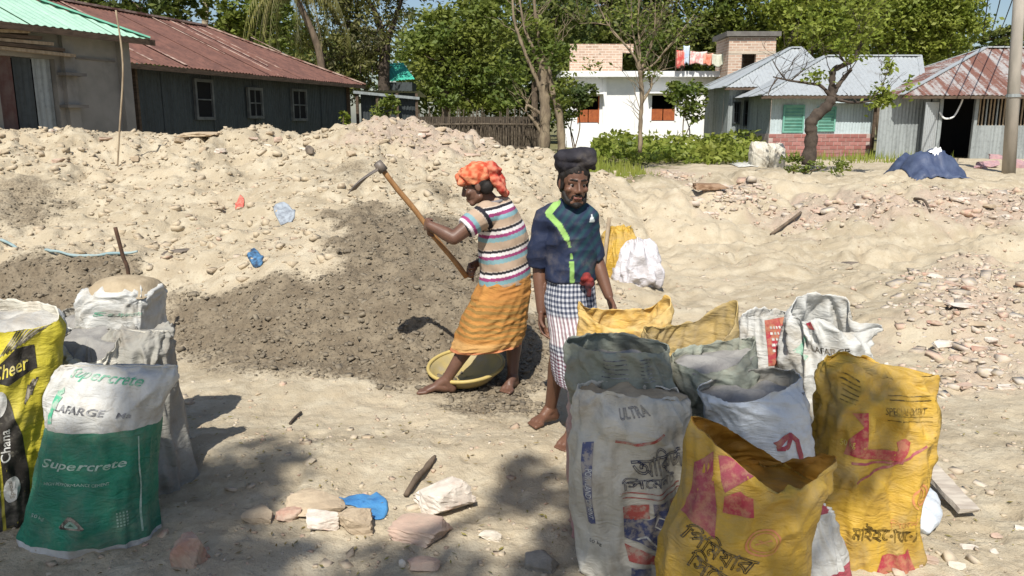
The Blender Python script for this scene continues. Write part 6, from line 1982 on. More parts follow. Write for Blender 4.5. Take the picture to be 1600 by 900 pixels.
def hand(fl, wrist, fwd, nrm, thumb, curl, sc=1.0, thumb_curl=0.5):
    """wrist point, finger direction, palm normal, thumb side (+1 along fwd x nrm)"""
    wrist, f, n = Vector(wrist), Vector(fwd).normalized(), Vector(nrm)
    n = (n - f * n.dot(f)).normalized()
    lat = f.cross(n).normalized() * thumb
    L = 0.085 * sc
    offs = [0.030, 0.010, -0.010, -0.029]
    fl.ell(wrist + f * L * 0.55, (f * L * 0.62, lat * 0.038 * sc, n * 0.016 * sc))
    lens = [(0.042, 0.025, 0.020), (0.046, 0.029, 0.022), (0.043, 0.027, 0.021), (0.034, 0.020, 0.018)]
    for k, o in enumerate(offs):
        a = wrist + f * 0.02 * sc + lat * o * 0.5 * sc
        kn = wrist + f * (L + (0.004 if k in (1, 2) else -0.003)) * sc + lat * o * sc
        fl.capsule(a, 0.013 * sc, kn, 0.0105 * sc, 10)
        d = (f + lat * o * 2.2).normalized()
        ang = 0; p = kn; r = 0.0098 * sc
        cs = curl if isinstance(curl, (list, tuple)) else (curl, curl * 1.2, curl * 0.8)
        for j in range(3):
            ang += cs[j] * (1 + 0.08 * (k - 1))
            dd = d * math.cos(ang) + n * math.sin(ang)
            q = p + dd * lens[k][j] * sc
            fl.capsule(p, r, q, r * 0.9, 10)
            p, r = q, r * 0.9
    p = wrist + f * 0.028 * sc + lat * 0.026 * sc + n * 0.006
    d = (f * 0.62 + lat * 0.72 + n * 0.25).normalized()
    q = p + d * 0.042 * sc
    fl.capsule(p, 0.015 * sc, q, 0.0115 * sc, 10)
    d2 = (d * (1 - thumb_curl * 0.4) + f * 0.4 + n * thumb_curl).normalized()
    q2 = q + d2 * 0.030 * sc
    fl.capsule(q, 0.0112 * sc, q2, 0.010 * sc, 10)
    fl.capsule(q2, 0.010 * sc, q2 + (d2 + n * thumb_curl * 0.6 - lat * 0.2).normalized() * 0.024 * sc, 0.0085 * sc, 10)

def foot(fl, ankle, toe, up=Vector((0, 0, 1)), sole_z=None):
    a, t = Vector(ankle), Vector(toe)
    d = (t - a); d.z = 0; d = d.normalized(); s = d.cross(Vector((0, 0, 1)))
    heel = a - d * 0.035; heel.z = a.z - 0.055
    ball = Vector(t) - d * 0.055
    fl.capsule(a, 0.038, heel, 0.033)
    fl.capsule(heel, 0.031, a + d * 0.06 + Vector((0, 0, -0.04)), 0.033)
    fl.capsule(a, 0.036, a + d * 0.055 + Vector((0, 0, -0.03)), 0.030)
    for o in (-0.028, 0, 0.026):
        fl.capsule(a + d * 0.05 + Vector((0, 0, -0.038)), 0.028, ball + s * o + Vector((0, 0, 0.004)), 0.017)
    for k, o in enumerate((-0.040, -0.021, -0.003, 0.015, 0.032)):
        e = ball + s * o; L = (0.052, 0.050, 0.045, 0.040, 0.034)[k]; r = (0.0125, 0.010, 0.0095, 0.009, 0.0085)[k]
        fl.capsule(e, r * 1.15, e + d * L - Vector((0, 0, 0.004)), r, 10)

def head(fl, c, f, u, sc=1.0):
    c, f, u = Vector(c), Vector(f).normalized(), Vector(u)
    u = (u - f * u.dot(f)).normalized(); s = f.cross(u)
    at = lambda a, b, d: c + s * a * sc + f * b * sc + u * d * sc
    fl.ell(at(0, -0.012, 0.035), (s * 0.074 * sc, f * 0.094 * sc, u * 0.085 * sc))
    fl.ell(at(0, 0.022, -0.035), (s * 0.059 * sc, f * 0.066 * sc, u * 0.078 * sc))
    fl.capsule(at(-0.022, 0.058, -0.098), 0.020 * sc, at(0.022, 0.058, -0.098), 0.020 * sc)
    for k in (-1, 1):
        fl.capsule(at(k * 0.046, 0.0, -0.072), 0.022 * sc, at(k * 0.016, 0.056, -0.098), 0.018 * sc)
        fl.capsule(at(k * 0.008, 0.079, 0.016), 0.010 * sc, at(k * 0.046, 0.062, 0.014), 0.011 * sc)
        fl.capsule(at(k * 0.017, 0.0765, 0.0055), 0.0055 * sc, at(k * 0.043, 0.0655, 0.0045), 0.0055 * sc)
        fl.capsule(at(k * 0.018, 0.0745, -0.0165), 0.005 * sc, at(k * 0.043, 0.064, -0.015), 0.006 * sc)
        fl.ell(at(k * 0.042, 0.058, -0.030), (s * 0.022 * sc, f * 0.022 * sc, u * 0.018 * sc))
        fl.ell(at(k * 0.0755, -0.008, -0.012), (s * 0.009 * sc, f * 0.019 * sc, u * 0.031 * sc))
        fl.ell(at(k * 0.011, 0.093, -0.041), (s * 0.0085 * sc, f * 0.011 * sc, u * 0.008 * sc))
    fl.capsule(at(0, 0.084, 0.006), 0.0075 * sc, at(0, 0.102, -0.034), 0.0105 * sc)
    fl.capsule(at(-0.019, 0.080, -0.066), 0.0075 * sc, at(0.019, 0.080, -0.066), 0.0075 * sc)
    fl.capsule(at(0, 0.085, -0.066), 0.008 * sc, at(0, 0.085, -0.068), 0.008 * sc)
    fl.capsule(at(-0.016, 0.079, -0.079), 0.008 * sc, at(0.016, 0.079, -0.079), 0.008 * sc)
    return at

def eyes(parent, at, white, dark, sc=1.0):
    for k in (-1, 1):
        fl = Flesh(); c = at(k * 0.030, 0.0655, -0.006); r = 0.0120 * sc
        fl.ell(c, (Vector((r, 0, 0)), Vector((0, r, 0)), Vector((0, 0, r * 0.8))), 14)
        o = mk('eye', fl.V, fl.F, white, parent, smooth=True)
        q = Flesh(); c2 = c + (at(k * 0.030, 1, -0.006) - at(k * 0.030, 0, -0.006)).normalized() * r * 0.56; r2 = 0.0082 * sc
        q.ell(c2, (Vector((r2, 0, 0)), Vector((0, r2, 0)), Vector((0, 0, r2))), 12)
        mk('iris', q.V, q.F, dark, o, smooth=True)

SKIN_A = skin_mat('dark_brown_skin', (0.150, 0.078, 0.052), (0.110, 0.056, 0.038))
SKIN_B = skin_mat('brown_skin', (0.155, 0.076, 0.047), (0.118, 0.057, 0.036))
HAIR = pm('black_hair', (0.012, 0.010, 0.009), (0.02, 0.016, 0.014), 60, 0.6, 0.6, 200, 0.003)
EYE_W = pm('eye_white', (0.30, 0.26, 0.23), None, bump=0, rough=0.3)
EYE_D = pm('eye_dark', (0.015, 0.01, 0.008), None, bump=0, rough=0.2)

def lungi(root, rings, mat, seed, fold=0.012, nf=9, wrap=0.0, nu=144, nv=80, hwr=0.0, name='lungi'):
    """wrapped cloth skirt lofted through elliptical rings (centre, rx, ry, tilt) from waist to hem"""
    th = np.linspace(0, 2 * np.pi, nu, endpoint=False)
    Rk = []
    for c, rx, ry, tilt in rings:
        x = c[0] + rx * np.cos(th); y = c[1] + ry * np.sin(th)
        z = c[2] + tilt * np.cos(th)
        Rk.append(np.stack([x, y, z], 1))
    S = catmull_rings(np.array(Rk), nv)
    v = np.linspace(0, 1, nv)[:, None]
    d = np.stack([np.cos(th), np.sin(th), 0 * th], 1)[None]
    k = th[None, :] * nf / (2 * np.pi)
    f = vn3(np.cos(th)[None] * nf * 0.33 + v * wrap, np.sin(th)[None] * nf * 0.33, v * 1.3, seed)
    g = 1 - 2 * np.abs(vn3(np.cos(th)[None] * 2.2, np.sin(th)[None] * 2.2, v * 14 + np.cos(th)[None] * 1.5, seed + 4))
    h = 1 - 2 * np.abs(vn3(np.cos(th)[None] * nf * 0.6 + v * wrap * 2, np.sin(th)[None] * nf * 0.6, v * 2.3, seed + 9))
    disp = fold * (0.35 + 0.9 * v) * (f + 0.45 * h) + hwr * g
    S = S + d * disp[..., None]
    V = S.reshape(-1, 3); F = []
    for j in range(nv - 1):
        for i in range(nu): F.append((j * nu + (i + 1) % nu, j * nu + i, (j + 1) * nu + i, (j + 1) * nu + (i + 1) % nu))
    o = mk(name, V, F, mat, root, smooth=True)
    uv = o.data.uv_layers.new(name='UVMap')
    circ = 2 * np.pi * np.mean([0.5 * (r[1] + r[2]) for r in rings])
    L = np.linalg.norm(np.diff(S, axis=0), axis=2).sum(0).mean()
    coords = np.empty((len(F) * 4, 2), np.float32)
    q = 0
    for j in range(nv - 1):
        for i in range(nu):
            for (ii, jj) in ((i + 1, j), (i, j), (i, j + 1), (i + 1, j + 1)):
                coords[q] = (ii / nu * circ, jj / (nv - 1) * L); q += 1
    uv.data.foreach_set('uv', coords.ravel())
    md = o.modifiers.new('thick', 'SOLIDIFY'); md.thickness = 0.004; md.offset = -1
    return o

# ---------------------------------------------------------------- the man swinging the hoe
def build_worker():
    Y0 = 5.05
    gl = gz(P(690, 600, 4.98).x, 4.98)
    root = thing('person', (P(765, 600, Y0).x, Y0, 0.0), 'person in a striped polo shirt and orange headscarf swinging a long handled hoe', 'person')
    fl = Flesh()
    f = Vector((-0.94, 0.02, -0.30)).normalized(); u = Vector((-0.25, 0.05, 1))
    hc = P(745, 289, 4.98)
    at = head(fl, hc, f, u, 1.0)
    fl.chain([(P(772, 325, 5.02), 0.062), (P(757, 306, 5.0), 0.054)])
    # trunk
    fl.loft([(P(790, 455, Y0), (0.14, 0, 0), (0, 0.15, 0)), (P(789, 430, Y0), (0.145, 0, 0), (0, 0.15, 0)), (P(786, 380, Y0), (0.13, 0, 0), (0, 0.155, 0)), (P(782, 345, Y0), (0.11, 0, 0), (0, 0.17, 0)), (P(776, 322, Y0), (0.07, 0, 0), (0, 0.1, 0))])
    # hoe axis
    h0, h1 = P(729, 433, 5.03), P(594, 260, 4.86)
    ax = (h1 - h0).normalized()
    ga = h0 + (h1 - h0) * 0.485        # front hand
    gb = h0 + (h1 - h0) * 0.055       # rear hand
    # near (left) arm
    sh = P(757, 334, 4.90); el = P(709, 372, 4.80); wr = P(672, 352, 4.845)
    fl.chain([(sh, 0.062), (sh.lerp(el, 0.5), 0.052), (el, 0.042), (el.lerp(wr, 0.35), 0.043), (wr, 0.028)])
    pn = (ga - wr); 
    fdir = Vector((ga - wr)).normalized()
    hand(fl, wr, (ga + Vector((-.012, 0.0, 0.012)) - wr), Vector((0.15, 1.0, -0.1)), 1, (0.75, 1.25, 0.9), 1.0, 0.8)
    # far (right) arm
    sh2 = P(788, 338, 5.22); el2 = P(782, 402, 5.26); wr2 = P(748, 410, 5.12)
    fl.chain([(sh2, 0.062), (sh2.lerp(el2, 0.5), 0.05), (el2, 0.042), (el2.lerp(wr2, 0.4), 0.042), (wr2, 0.028)])
    hand(fl, wr2, (gb + Vector((0.0, 0.02, 0)) - wr2), Vector((-0.1, -0.75, -0.55)), -1, (0.8, 1.25, 0.9), 1.0, 0.8)
    # legs
    def leg(hip, knee, ank, toe):
        fl.chain([(hip, 0.095), (hip.lerp(knee, 0.5), 0.08), (knee, 0.056), (knee.lerp(ank, 0.3), 0.056), (knee.lerp(ank, 0.65), 0.042), (ank, 0.034)])
        foot(fl, ank, toe)
    a1 = P(697, 588, 4.98); a1.z = gz(a1.x, a1.y) + 0.085
    t1 = a1 + Vector((-0.185, -0.02, 0)); t1.z = gz(t1.x, t1.y) + 0.012
    leg(P(778, 455, 5.02), P(747, 515, 5.00), a1, t1)
    a2 = P(801, 592, 5.12); a2.z = gz(a2.x, a2.y) + 0.085
    t2 = a2 + Vector((-0.06, -0.14, 0)); t2.z = gz(t2.x, t2.y) + 0.012
    leg(P(798, 452, 5.14), P(803, 522, 5.20), a2, t2)
    V, N, F = fl.fuse(0.0055, 3)
    mk('body', V, F, SKIN_A, root, smooth=True)
    eyes(root, at, EYE_W, EYE_D)
    # hair at the temple and stubble
    q = Flesh(); 
    for k in (-1, 1):
        q.ell(at(k * 0.066, -0.02, 0.012), ((at(1, 0, 0) - at(0, 0, 0)).normalized() * 0.014, (at(0, 1, 0) - at(0, 0, 0)).normalized() * 0.05, (at(0, 0, 1) - at(0, 0, 0)).normalized() * 0.04))
        q.ell(at(k * 0.05, -0.055, -0.03), ((at(1, 0, 0) - at(0, 0, 0)).normalized() * 0.03, (at(0, 1, 0) - at(0, 0, 0)).normalized() * 0.045, (at(0, 0, 1) - at(0, 0, 0)).normalized() * 0.045))
    V, N, F = q.fuse(0.006, 2); mk('hair', V, F, HAIR, root, smooth=True)
    # headscarf
    q = Flesh()
    S_, F_, U_ = [(at(*a) - at(0, 0, 0)).normalized() for a in ((1, 0, 0), (0, 1, 0), (0, 0, 1))]
    q.ell(at(0, -0.012, 0.055), (S_ * 0.086, F_ * 0.106, U_ * 0.078))
    q.ell(at(0, 0.015, 0.068), (S_ * 0.083, F_ * 0.092, U_ * 0.052))
    q.capsule(at(-0.06, 0.078, 0.045), 0.022, at(0.06, 0.078, 0.045), 0.022)
    q.ell(at(0.0, -0.115, 0.045), (S_ * 0.055, F_ * 0.05, U_ * 0.062))
    q.ell(at(0.02, -0.135, -0.01), (S_ * 0.045, F_ * 0.042, U_ * 0.062))
    q.capsule(at(0.02, -0.13, 0.0), 0.036, at(0.03, -0.145, -0.095), 0.022)
    q.capsule(at(-0.03, -0.12, 0.0), 0.03, at(-0.03, -0.14, -0.07), 0.018)
    q.capsule(at(0.02, -0.10, 0.085), 0.03, at(0.0, -0.13, 0.05), 0.03)
    V, N, F = q.fuse(0.0055, 2)
    d = 1 - 2 * np.abs(vn3(V[:, 0] * 20 + V[:, 2] * 9, V[:, 1] * 20, V[:, 2] * 26, 4))
    d2 = vn3(V[:, 0] * 48, V[:, 1] * 48, V[:, 2] * 48, 5)
    d3 = np.clip(1 - 2.6 * np.abs(vn3(V[:, 0] * 14 + V[:, 2] * 16, V[:, 1] * 16, V[:, 2] * 14, 14)), 0, 1)
    V = V + N * (0.007 * d + 0.004 * d2 + 0.010 * d3)[:, None]
    o = mk('headscarf', V, F, cloth_mat('scarf_cloth', tint_attr=True, wr=0.6, scale=60), root, smooth=True)
    w = np.clip(vn3(V[:, 0] * 55, V[:, 1] * 55, V[:, 2] * 55, 8) * 2.2, -1, 1)[:, None] * 0.5 + 0.5
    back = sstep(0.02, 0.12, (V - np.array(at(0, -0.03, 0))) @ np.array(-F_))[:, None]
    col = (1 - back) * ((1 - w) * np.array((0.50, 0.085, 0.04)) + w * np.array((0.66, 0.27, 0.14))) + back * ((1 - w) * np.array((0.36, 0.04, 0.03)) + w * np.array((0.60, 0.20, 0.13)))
    tint(o, col)
    # striped polo
    q = Flesh()
    def rg(py, l, r, b, Y=Y0): 
        A, B = P(l, py, Y), P(r, py, Y); c = (A + B) / 2
        return (c, ((B.x - A.x) / 2, 0, 0.05 * (B.x - A.x)), (0, b, 0))
    q.loft([rg(441, 750, 829, 0.172), rg(425, 749, 829, 0.175), rg(400, 749, 828, 0.175), rg(372, 748, 824, 0.185), rg(350, 750, 817, 0.195), rg(334, 753, 809, 0.19), rg(323, 757, 802, 0.15), rg(315, 762, 797, 0.10), rg(309, 763, 791, 0.078)])
    q.capsule(P(772, 336, 4.93), 0.075, P(757, 336, 4.88), 0.070)
    e1 = sh.lerp(el, 0.62)
    q.capsule(sh + Vector((.01, 0, 0)), 0.075, e1, 0.066, flat1=True)
    q.capsule(P(788, 338, 5.17), 0.075, sh2, 0.072)
    e2 = sh2.lerp(el2, 0.6)
    q.capsule(sh2, 0.072, e2, 0.064, flat1=True)
    V, N, F = q.fuse(0.0055, 5)
    wv = (1 - 2 * np.abs(vn3(V[:, 0] * 7 + V[:, 2] * 5, V[:, 1] * 5, V[:, 2] * 9, 14))) * 0.009 + 0.004 * vn3(V[:, 0] * 20, V[:, 1] * 14, V[:, 2] * 22, 15)
    V = V + N * wv[:, None]
    o = mk('polo_shirt', V, F, cloth_mat('striped_polo_cloth', tint_attr=True), root, smooth=True)
    # stripes run round the trunk and round each sleeve
    axis = np.array((P(772, 318, Y0) - P(792, 440, Y0)).normalized())
    tt = -(V - np.array(P(772, 318, Y0))) @ axis + 0.012 * ((V[:, 0] - P(785, 400, Y0).x) / 0.15) ** 2 + 0.05 * (V[:, 0] - P(785, 400, Y0).x)
    for (s0, e0) in ((sh, e1), (sh2, e2)):
        a = (e0 - s0); La = a.length; an = np.array(a.normalized())
        rel = V - np.array(s0); along = rel @ an
        dist = np.linalg.norm(rel - along[:, None] * an, axis=1)
        on = (along > 0.018) & (dist < 0.095) & (along < La + 0.05)
        tt = np.where(on, (La - along) + 0.021, tt)
        seam = (np.abs(along - 0.02) < 0.007) & (dist < 0.10)
        tt = np.where(seam, 0.004, tt)
    ph = (tt % 0.136) / 0.136
    pal = [(0.12, (0.022, 0.022, 0.028)), (0.27, (0.74, 0.70, 0.70)), (0.42, (0.30, 0.055, 0.16)), (0.62, (0.19, 0.33, 0.36)), (0.97, (0.40, 0.30, 0.22)), (1.01, (0.55, 0.47, 0.40))]
    col = np.zeros((len(V), 3)); prev = 0
    for e, c in pal:
        col[(ph >= prev) & (ph < e)] = c; prev = e
    tint(o, col)
    # collar
    q = MB(); c = P(770, 315, 5.01)
    pts = [c + Vector((0.066 * math.cos(a), 0.085 * math.sin(a), 0.012 * math.cos(a))) for a in np.linspace(0, 2 * math.pi, 20)]
    q.tube(pts, 0.012, 8, False); q.obj('collar', cloth_mat('grey_collar_cloth', (0.20, 0.19, 0.20)), root, smooth=True)
    # lungi
    def lr(py, l, r, b, Y, tilt=0.0):
        A, B = P(l, py, Y), P(r, py, Y); return ((A + B) / 2, (B.x - A.x) / 2, b, tilt)
    t = NT('orange_lungi_cloth')
    uvn = t.coord('UV')
    sx = t.node('ShaderNodeSeparateXYZ'); t.l.new(uvn, sx.inputs[0])
    n = t.noise(t.coord(), 8, 5)
    vcoord = t.math('ADD', sx.outputs[1], t.math('MULTIPLY', t.math('SUBTRACT', n, 0.5), 0.05))
    base = t.mix(t.ramp(n, 0.35, 0.7), (0.45, 0.215, 0.06), (0.36, 0.16, 0.045))
    st = t.math('SINE', t.math('MULTIPLY', vcoord, 190.0))
    band = t.math('MULTIPLY', t.ramp(vcoord, 0.15, 0.21), t.math('SUBTRACT', 1.0, t.ramp(vcoord, 0.37, 0.41)))
    col = t.mix(t.math('MULTIPLY', band, t.ramp(st, -0.5, 0.6)), base, (0.27, 0.16, 0.05))
    col = t.mix(t.math('MULTIPLY', t.ramp(vcoord, 0.40, 0.43), 0.6), col, (0.56, 0.36, 0.15))
    col = t.mix(t.math('MULTIPLY', t.ramp(vcoord, 0.48, 0.49), 0.7), col, (0.42, 0.13, 0.07))
    t.fin(col, 0.85, t.bump(t.noise(t.mapping(t.coord(), (1, 1, 3)), 14, 5, 0.6, 0.8), 0.6, 0.015), 0.15)
    lungi(root, [lr(428, 754, 828, 0.165, Y0), lr(445, 747, 829, 0.178, Y0), lr(470, 736, 827, 0.185, Y0 - .01), lr(500, 722, 823, 0.19, Y0 - .01), lr(525, 713, 818, 0.19, Y0 - .02, 0.01), lr(541, 706, 813, 0.185, Y0 - .02, 0.022)], t.m, 3, 0.014, 6, 1.5, hwr=0.007)
    # ------------------------------------------------ the hoe
    hoe = thing('hoe', h1, 'long handled hoe with a broad iron blade, raised in both hands of the striped man', 'hoe')
    q = MB(); pts = [h0 - ax * 0.0 + (h1 - h0) * k / 10 + Vector((0, 0, 0.006 * math.sin(k * 1.3))) for k in range(11)]
    q.tube(pts, [0.017 + 0.001 * math.sin(k * 2) for k in range(11)], 10); q.obj('handle', pm('worn_wood_handle', (0.36, 0.20, 0.085), (0.27, 0.14, 0.06), 4, 0.55, 0.3, 40, stretch=(6, 6, 1)), hoe, smooth=True)
    iron = pm('worn_hoe_iron', (0.10, 0.085, 0.075), (0.17, 0.14, 0.115), 12, 0.5, 0.3, 40, 0.003, 0.5)
    q = MB(); q.tube([h1 - ax * 0.035, h1 + ax * 0.03], [0.030, 0.027], 12)
    bd = (P(556, 304, 4.84) - P(597, 262, 4.86)).normalized()
    q.obj('eye_socket', iron, hoe, smooth=True)
    wdir = Vector((0.12, 1.0, 0.10)).normalized()
    nrm = bd.cross(wdir).normalized()
    V, F = [], []
    n1, n2 = 12, 8
    for sgn in (1, -1):
        for i in range(n1 + 1):
            tt = i / n1
            hw = 0.045 + 0.055 * math.sin(min(1, tt * 1.5) * math.pi / 2) - 0.03 * max(0, tt - 0.75) / 0.25
            for j in range(n2 + 1):
                w = (j / n2 * 2 - 1)
                p = h1 + bd * (0.01 + 0.235 * tt - 0.02 * w * w * tt) + wdir * hw * w + nrm * (0.03 * math.sin(tt * 2.2) - 0.012 * w * w) * -1 + nrm * sgn * 0.0035 * (1 - 0.75 * tt)
                V.append(p)
    m = (n1 + 1) * (n2 + 1)
    for i in range(n1):
        for j in range(n2):
            a = i * (n2 + 1) + j
            F.append((a, a + 1, a + n2 + 2, a + n2 + 1)); F.append((m + a, m + a + n2 + 1, m + a + n2 + 2, m + a + 1))
    edge = [i * (n2 + 1) for i in range(n1 + 1)] + [n1 * (n2 + 1) + j for j in range(1, n2 + 1)] + [i * (n2 + 1) + n2 for i in range(n1 - 1, -1, -1)] + [j for j in range(n2 - 1, 0, -1)]
    for a, b in zip(edge, edge[1:] + edge[:1]): F.append((a, b, m + b, m + a))
    mk('blade', V, F, iron, hoe, smooth=True)
build_worker()

# ---------------------------------------------------------------- the man with the bundle on his head
def build_porter():
    Y0 = 4.28
    root = thing('person', (P(885, 680, Y0).x, Y0, 0.0), 'person in a navy shirt with a lime stripe and checked lungi facing the camera', 'person')
    fl = Flesh()
    f = Vector((0.24, -1, -0.07)).normalized(); u = Vector((0.05, -0.03, 1))
    hc = P(897, 285, 4.22)
    at = head(fl, hc, f, u, 0.98)
    fl.chain([(P(892, 330, 4.29), 0.064), (P(895, 306, 4.26), 0.056)])
    fl.loft([(P(889, 450, Y0), (0.12, 0, 0), (0, 0.10, 0)), (P(889, 420, Y0), (0.10, 0, 0), (0, 0.085, 0)), (P(890, 380, Y0), (0.105, 0, 0), (0, 0.085, 0)), (P(892, 345, Y0), (0.11, 0, 0), (0, 0.08, 0)), (P(892, 325, Y0), (0.08, 0, 0), (0, 0.06, 0))])
    # arms
    shl, ell, wrl = P(855, 342, 4.30), P(843, 418, 4.34), P(846, 485, 4.28)
    fl.chain([(shl, 0.054), (shl.lerp(ell, .5), 0.047), (ell, 0.040), (ell.lerp(wrl, .3), 0.040), (wrl, 0.027)])
    hand(fl, wrl, (P(847, 530, 4.24) - wrl), Vector((0.75, -0.35, 0)), 1, (0.35, 0.45, 0.35), 0.98, 0.35)
    shr, elr, wrr = P(919, 340, 4.26), P(932, 406, 4.30), P(951, 462, 4.22)
    fl.chain([(shr, 0.054), (shr.lerp(elr, .5), 0.045), (elr, 0.039), (elr.lerp(wrr, .3), 0.039), (wrr, 0.026)])
    hand(fl, wrr, (P(964, 500, 4.18) - wrr), Vector((-0.75, -0.3, -0.1)), -1, (0.3, 0.4, 0.35), 0.95, 0.35)
    def leg(hip, knee, ank, toe):
        fl.chain([(hip, 0.09), (hip.lerp(knee, .5), 0.075), (knee, 0.054), (knee.lerp(ank, .3), 0.054), (knee.lerp(ank, .65), 0.041), (ank, 0.033)])
        foot(fl, ank, toe)
    a1 = P(860, 634, 4.42); a1.z = gz(a1.x, a1.y) + 0.10
    t1 = a1 + Vector((-0.12, -0.13, 0)); t1.z = gz(t1.x, t1.y) + 0.014
    leg(P(875, 452, 4.30), P(876, 545, 4.24), a1, t1)
    a2 = P(899, 690, 4.06); a2.z = gz(a2.x, a2.y) + 0.085
    t2 = a2 + Vector((-0.10, -0.16, 0)); t2.z = gz(t2.x, t2.y) + 0.012
    leg(P(903, 452, 4.28), P(908, 556, 4.19), a2, t2)
    V, N, F = fl.fuse(0.0048, 3)
    mk('body', V, F, SKIN_B, root, smooth=True)
    eyes(root, at, EYE_W, EYE_D)
    S_, F_, U_ = [(at(*a) - at(0, 0, 0)).normalized() for a in ((1, 0, 0), (0, 1, 0), (0, 0, 1))]
    q = Flesh()
    q.ell(at(0, -0.022, 0.055), (S_ * 0.083, F_ * 0.098, U_ * 0.075))
    q.ell(at(0, -0.045, 0.0), (S_ * 0.080, F_ * 0.070, U_ * 0.085))
    for k in (-1, 1): q.capsule(at(k * 0.070, 0.012, 0.04), 0.016, at(k * 0.068, 0.008, -0.03), 0.010)
    V, N, F = q.fuse(0.005, 2)
    V = V + N * (0.003 * vn3(V[:, 0] * 70, V[:, 1] * 70, V[:, 2] * 40, 3))[:, None]
    mk('hair', V, F, HAIR, root, smooth=True)
    q = Flesh()
    for k in (-1, 1):
        q.capsule(at(k * 0.058, 0.018, -0.055), 0.014, at(k * 0.045, 0.045, -0.092), 0.018)
        q.capsule(at(k * 0.045, 0.045, -0.092), 0.018, at(0, 0.068, -0.112), 0.020)
        q.capsule(at(k * 0.006, 0.091, -0.055), 0.0065, at(k * 0.027, 0.074, -0.064), 0.0055)
        q.capsule(at(k * 0.027, 0.074, -0.064), 0.0055, at(k * 0.028, 0.066, -0.09), 0.008)
    V, N, F = q.fuse(0.0045, 2); mk('beard', V, F, HAIR, root, smooth=True)
    for k in (-1, 1):
        q = Flesh(); q.capsule(at(k * 0.012, 0.086, 0.020), 0.0045, at(k * 0.034, 0.078, 0.024), 0.005); q.capsule(at(k * 0.034, 0.078, 0.024), 0.005, at(k * 0.050, 0.064, 0.018), 0.0035)
        mk('eyebrow', q.V, q.F, HAIR, root, smooth=True)
    q = Flesh(); q.capsule(at(-0.016, 0.0835, -0.073), 0.0065, at(0.016, 0.0835, -0.073), 0.0065); q.capsule(at(-0.018, 0.082, -0.068), 0.005, at(0.018, 0.082, -0.068), 0.005)
    mk('lips', q.V, q.F, skin_mat('lip_skin', (0.20, 0.075, 0.06), (0.16, 0.06, 0.05)), root, smooth=True)
    # shirt
    q = Flesh()
    def rg(py, l, r, b, Y=Y0):
        A, B = P(l, py, Y), P(r, py, Y); return ((A + B) / 2, ((B.x - A.x) / 2, 0, 0), (0, b, 0))
    q.loft([rg(436, 853, 929, 0.122), rg(420, 854, 928, 0.118), rg(395, 855, 931, 0.115), rg(370, 854, 930, 0.115), rg(350, 852, 931, 0.114), rg(335, 856, 929, 0.10), rg(325, 864, 925, 0.085), rg(317, 873, 913, 0.07), rg(311, 878, 908, 0.062)])
    q.capsule(P(872, 334, 4.28), 0.060, shl + Vector((-0.006, 0, 0)), 0.062)
    q.capsule(shl + Vector((-0.006, 0, 0)), 0.063, P(843, 385, 4.32), 0.060); q.capsule(P(843, 385, 4.32), 0.060, P(842, 415, 4.33), 0.057, flat1=True)
    q.capsule(P(908, 334, 4.27), 0.058, shr, 0.055)
    q.capsule(shr, 0.055, shr.lerp(elr, 0.5), 0.050); q.capsule(shr.lerp(elr, 0.5), 0.050, elr.lerp(shr, .06), 0.046, flat1=True)
    V, N, F = q.fuse(0.0052, 5)
    wv = (1 - 2 * np.abs(vn3(V[:, 0] * 8 + V[:, 2] * 4, V[:, 1] * 5, V[:, 2] * 8, 24))) * 0.010 + 0.004 * vn3(V[:, 0] * 22, V[:, 1] * 14, V[:, 2] * 24, 25)
    wv += (1 - 2 * np.abs(vn3(V[:, 0] * 9 - V[:, 2] * 7, V[:, 1] * 6, V[:, 2] * 16, 29))) * 0.006
    V = V + N * wv[:, None]
    o = mk('shirt', V, F, cloth_mat('navy_shirt_cloth', tint_attr=True, rough=0.6), root, smooth=True)
    pp = np.array([proj(v) for v in V]); front = N[:, 1] < 0.1
    navy, teal, lime = np.array((0.022, 0.030, 0.062)), np.array((0.020, 0.058, 0.075)), np.array((0.27, 0.47, 0.13))
    X, Z = pp[:, 0], pp[:, 1]
    col = np.tile(navy, (len(V), 1))
    def dpoly(pts):
        d = np.full(len(V), 1e9)
        for (ax_, ay), (bx, by) in zip(pts, pts[1:]):
            ex, ey = bx - ax_, by - ay
            t = np.clip(((X - ax_) * ex + (Z - ay) * ey) / (ex * ex + ey * ey), 0, 1)
            d = np.minimum(d, np.hypot(X - ax_ - t * ex, Z - ay - t * ey))
        return d
    diag = (X - 880) + (Z - 320) * 0.75
    chest = front & (X > np.interp(Z, [315, 335, 372, 440], [878, 862, 888, 900])) & (X < 938)
    tealf = (0.5 + 0.5 * np.sin(diag * 0.42)) * sstep(0, 14, X - np.interp(Z, [315, 335, 372, 440], [874, 858, 886, 896]))
    tealf = np.where(chest, tealf, 0)[:, None]
    col = col * (1 - tealf) + teal * tealf
    d = dpoly([(871, 316), (857, 333)]); col[front & (d < 5.2)] = lime
    d = dpoly([(857, 335), (874, 352), (886, 373)]); col[front & (d < 4.4)] = lime
    d = dpoly([(888, 376), (893, 400), (894, 440)])
    dash = ((Z.astype(int) // 9) % 2 == 0) | (Z > 408)
    col[front & (d < np.where(Z > 408, 3.6, 2.0)) & dash] = lime * 0.85
    emb = front & (np.abs(X - 925) < (Z - 334) * 0.35) & (Z > 334) & (Z < 347)
    col[emb] = (0.6, 0.66, 0.66)
    tint(o, col)
    # checked lungi
    t = NT('checked_lungi_cloth')
    sx = t.node('ShaderNodeSeparateXYZ'); t.l.new(t.coord('UV'), sx.inputs[0])
    uu, vv_ = sx.outputs[0], sx.outputs[1]
    su = t.ramp(t.math('SINE', t.math('MULTIPLY', uu, 2 * math.pi / 0.022)), -0.3, 0.3)
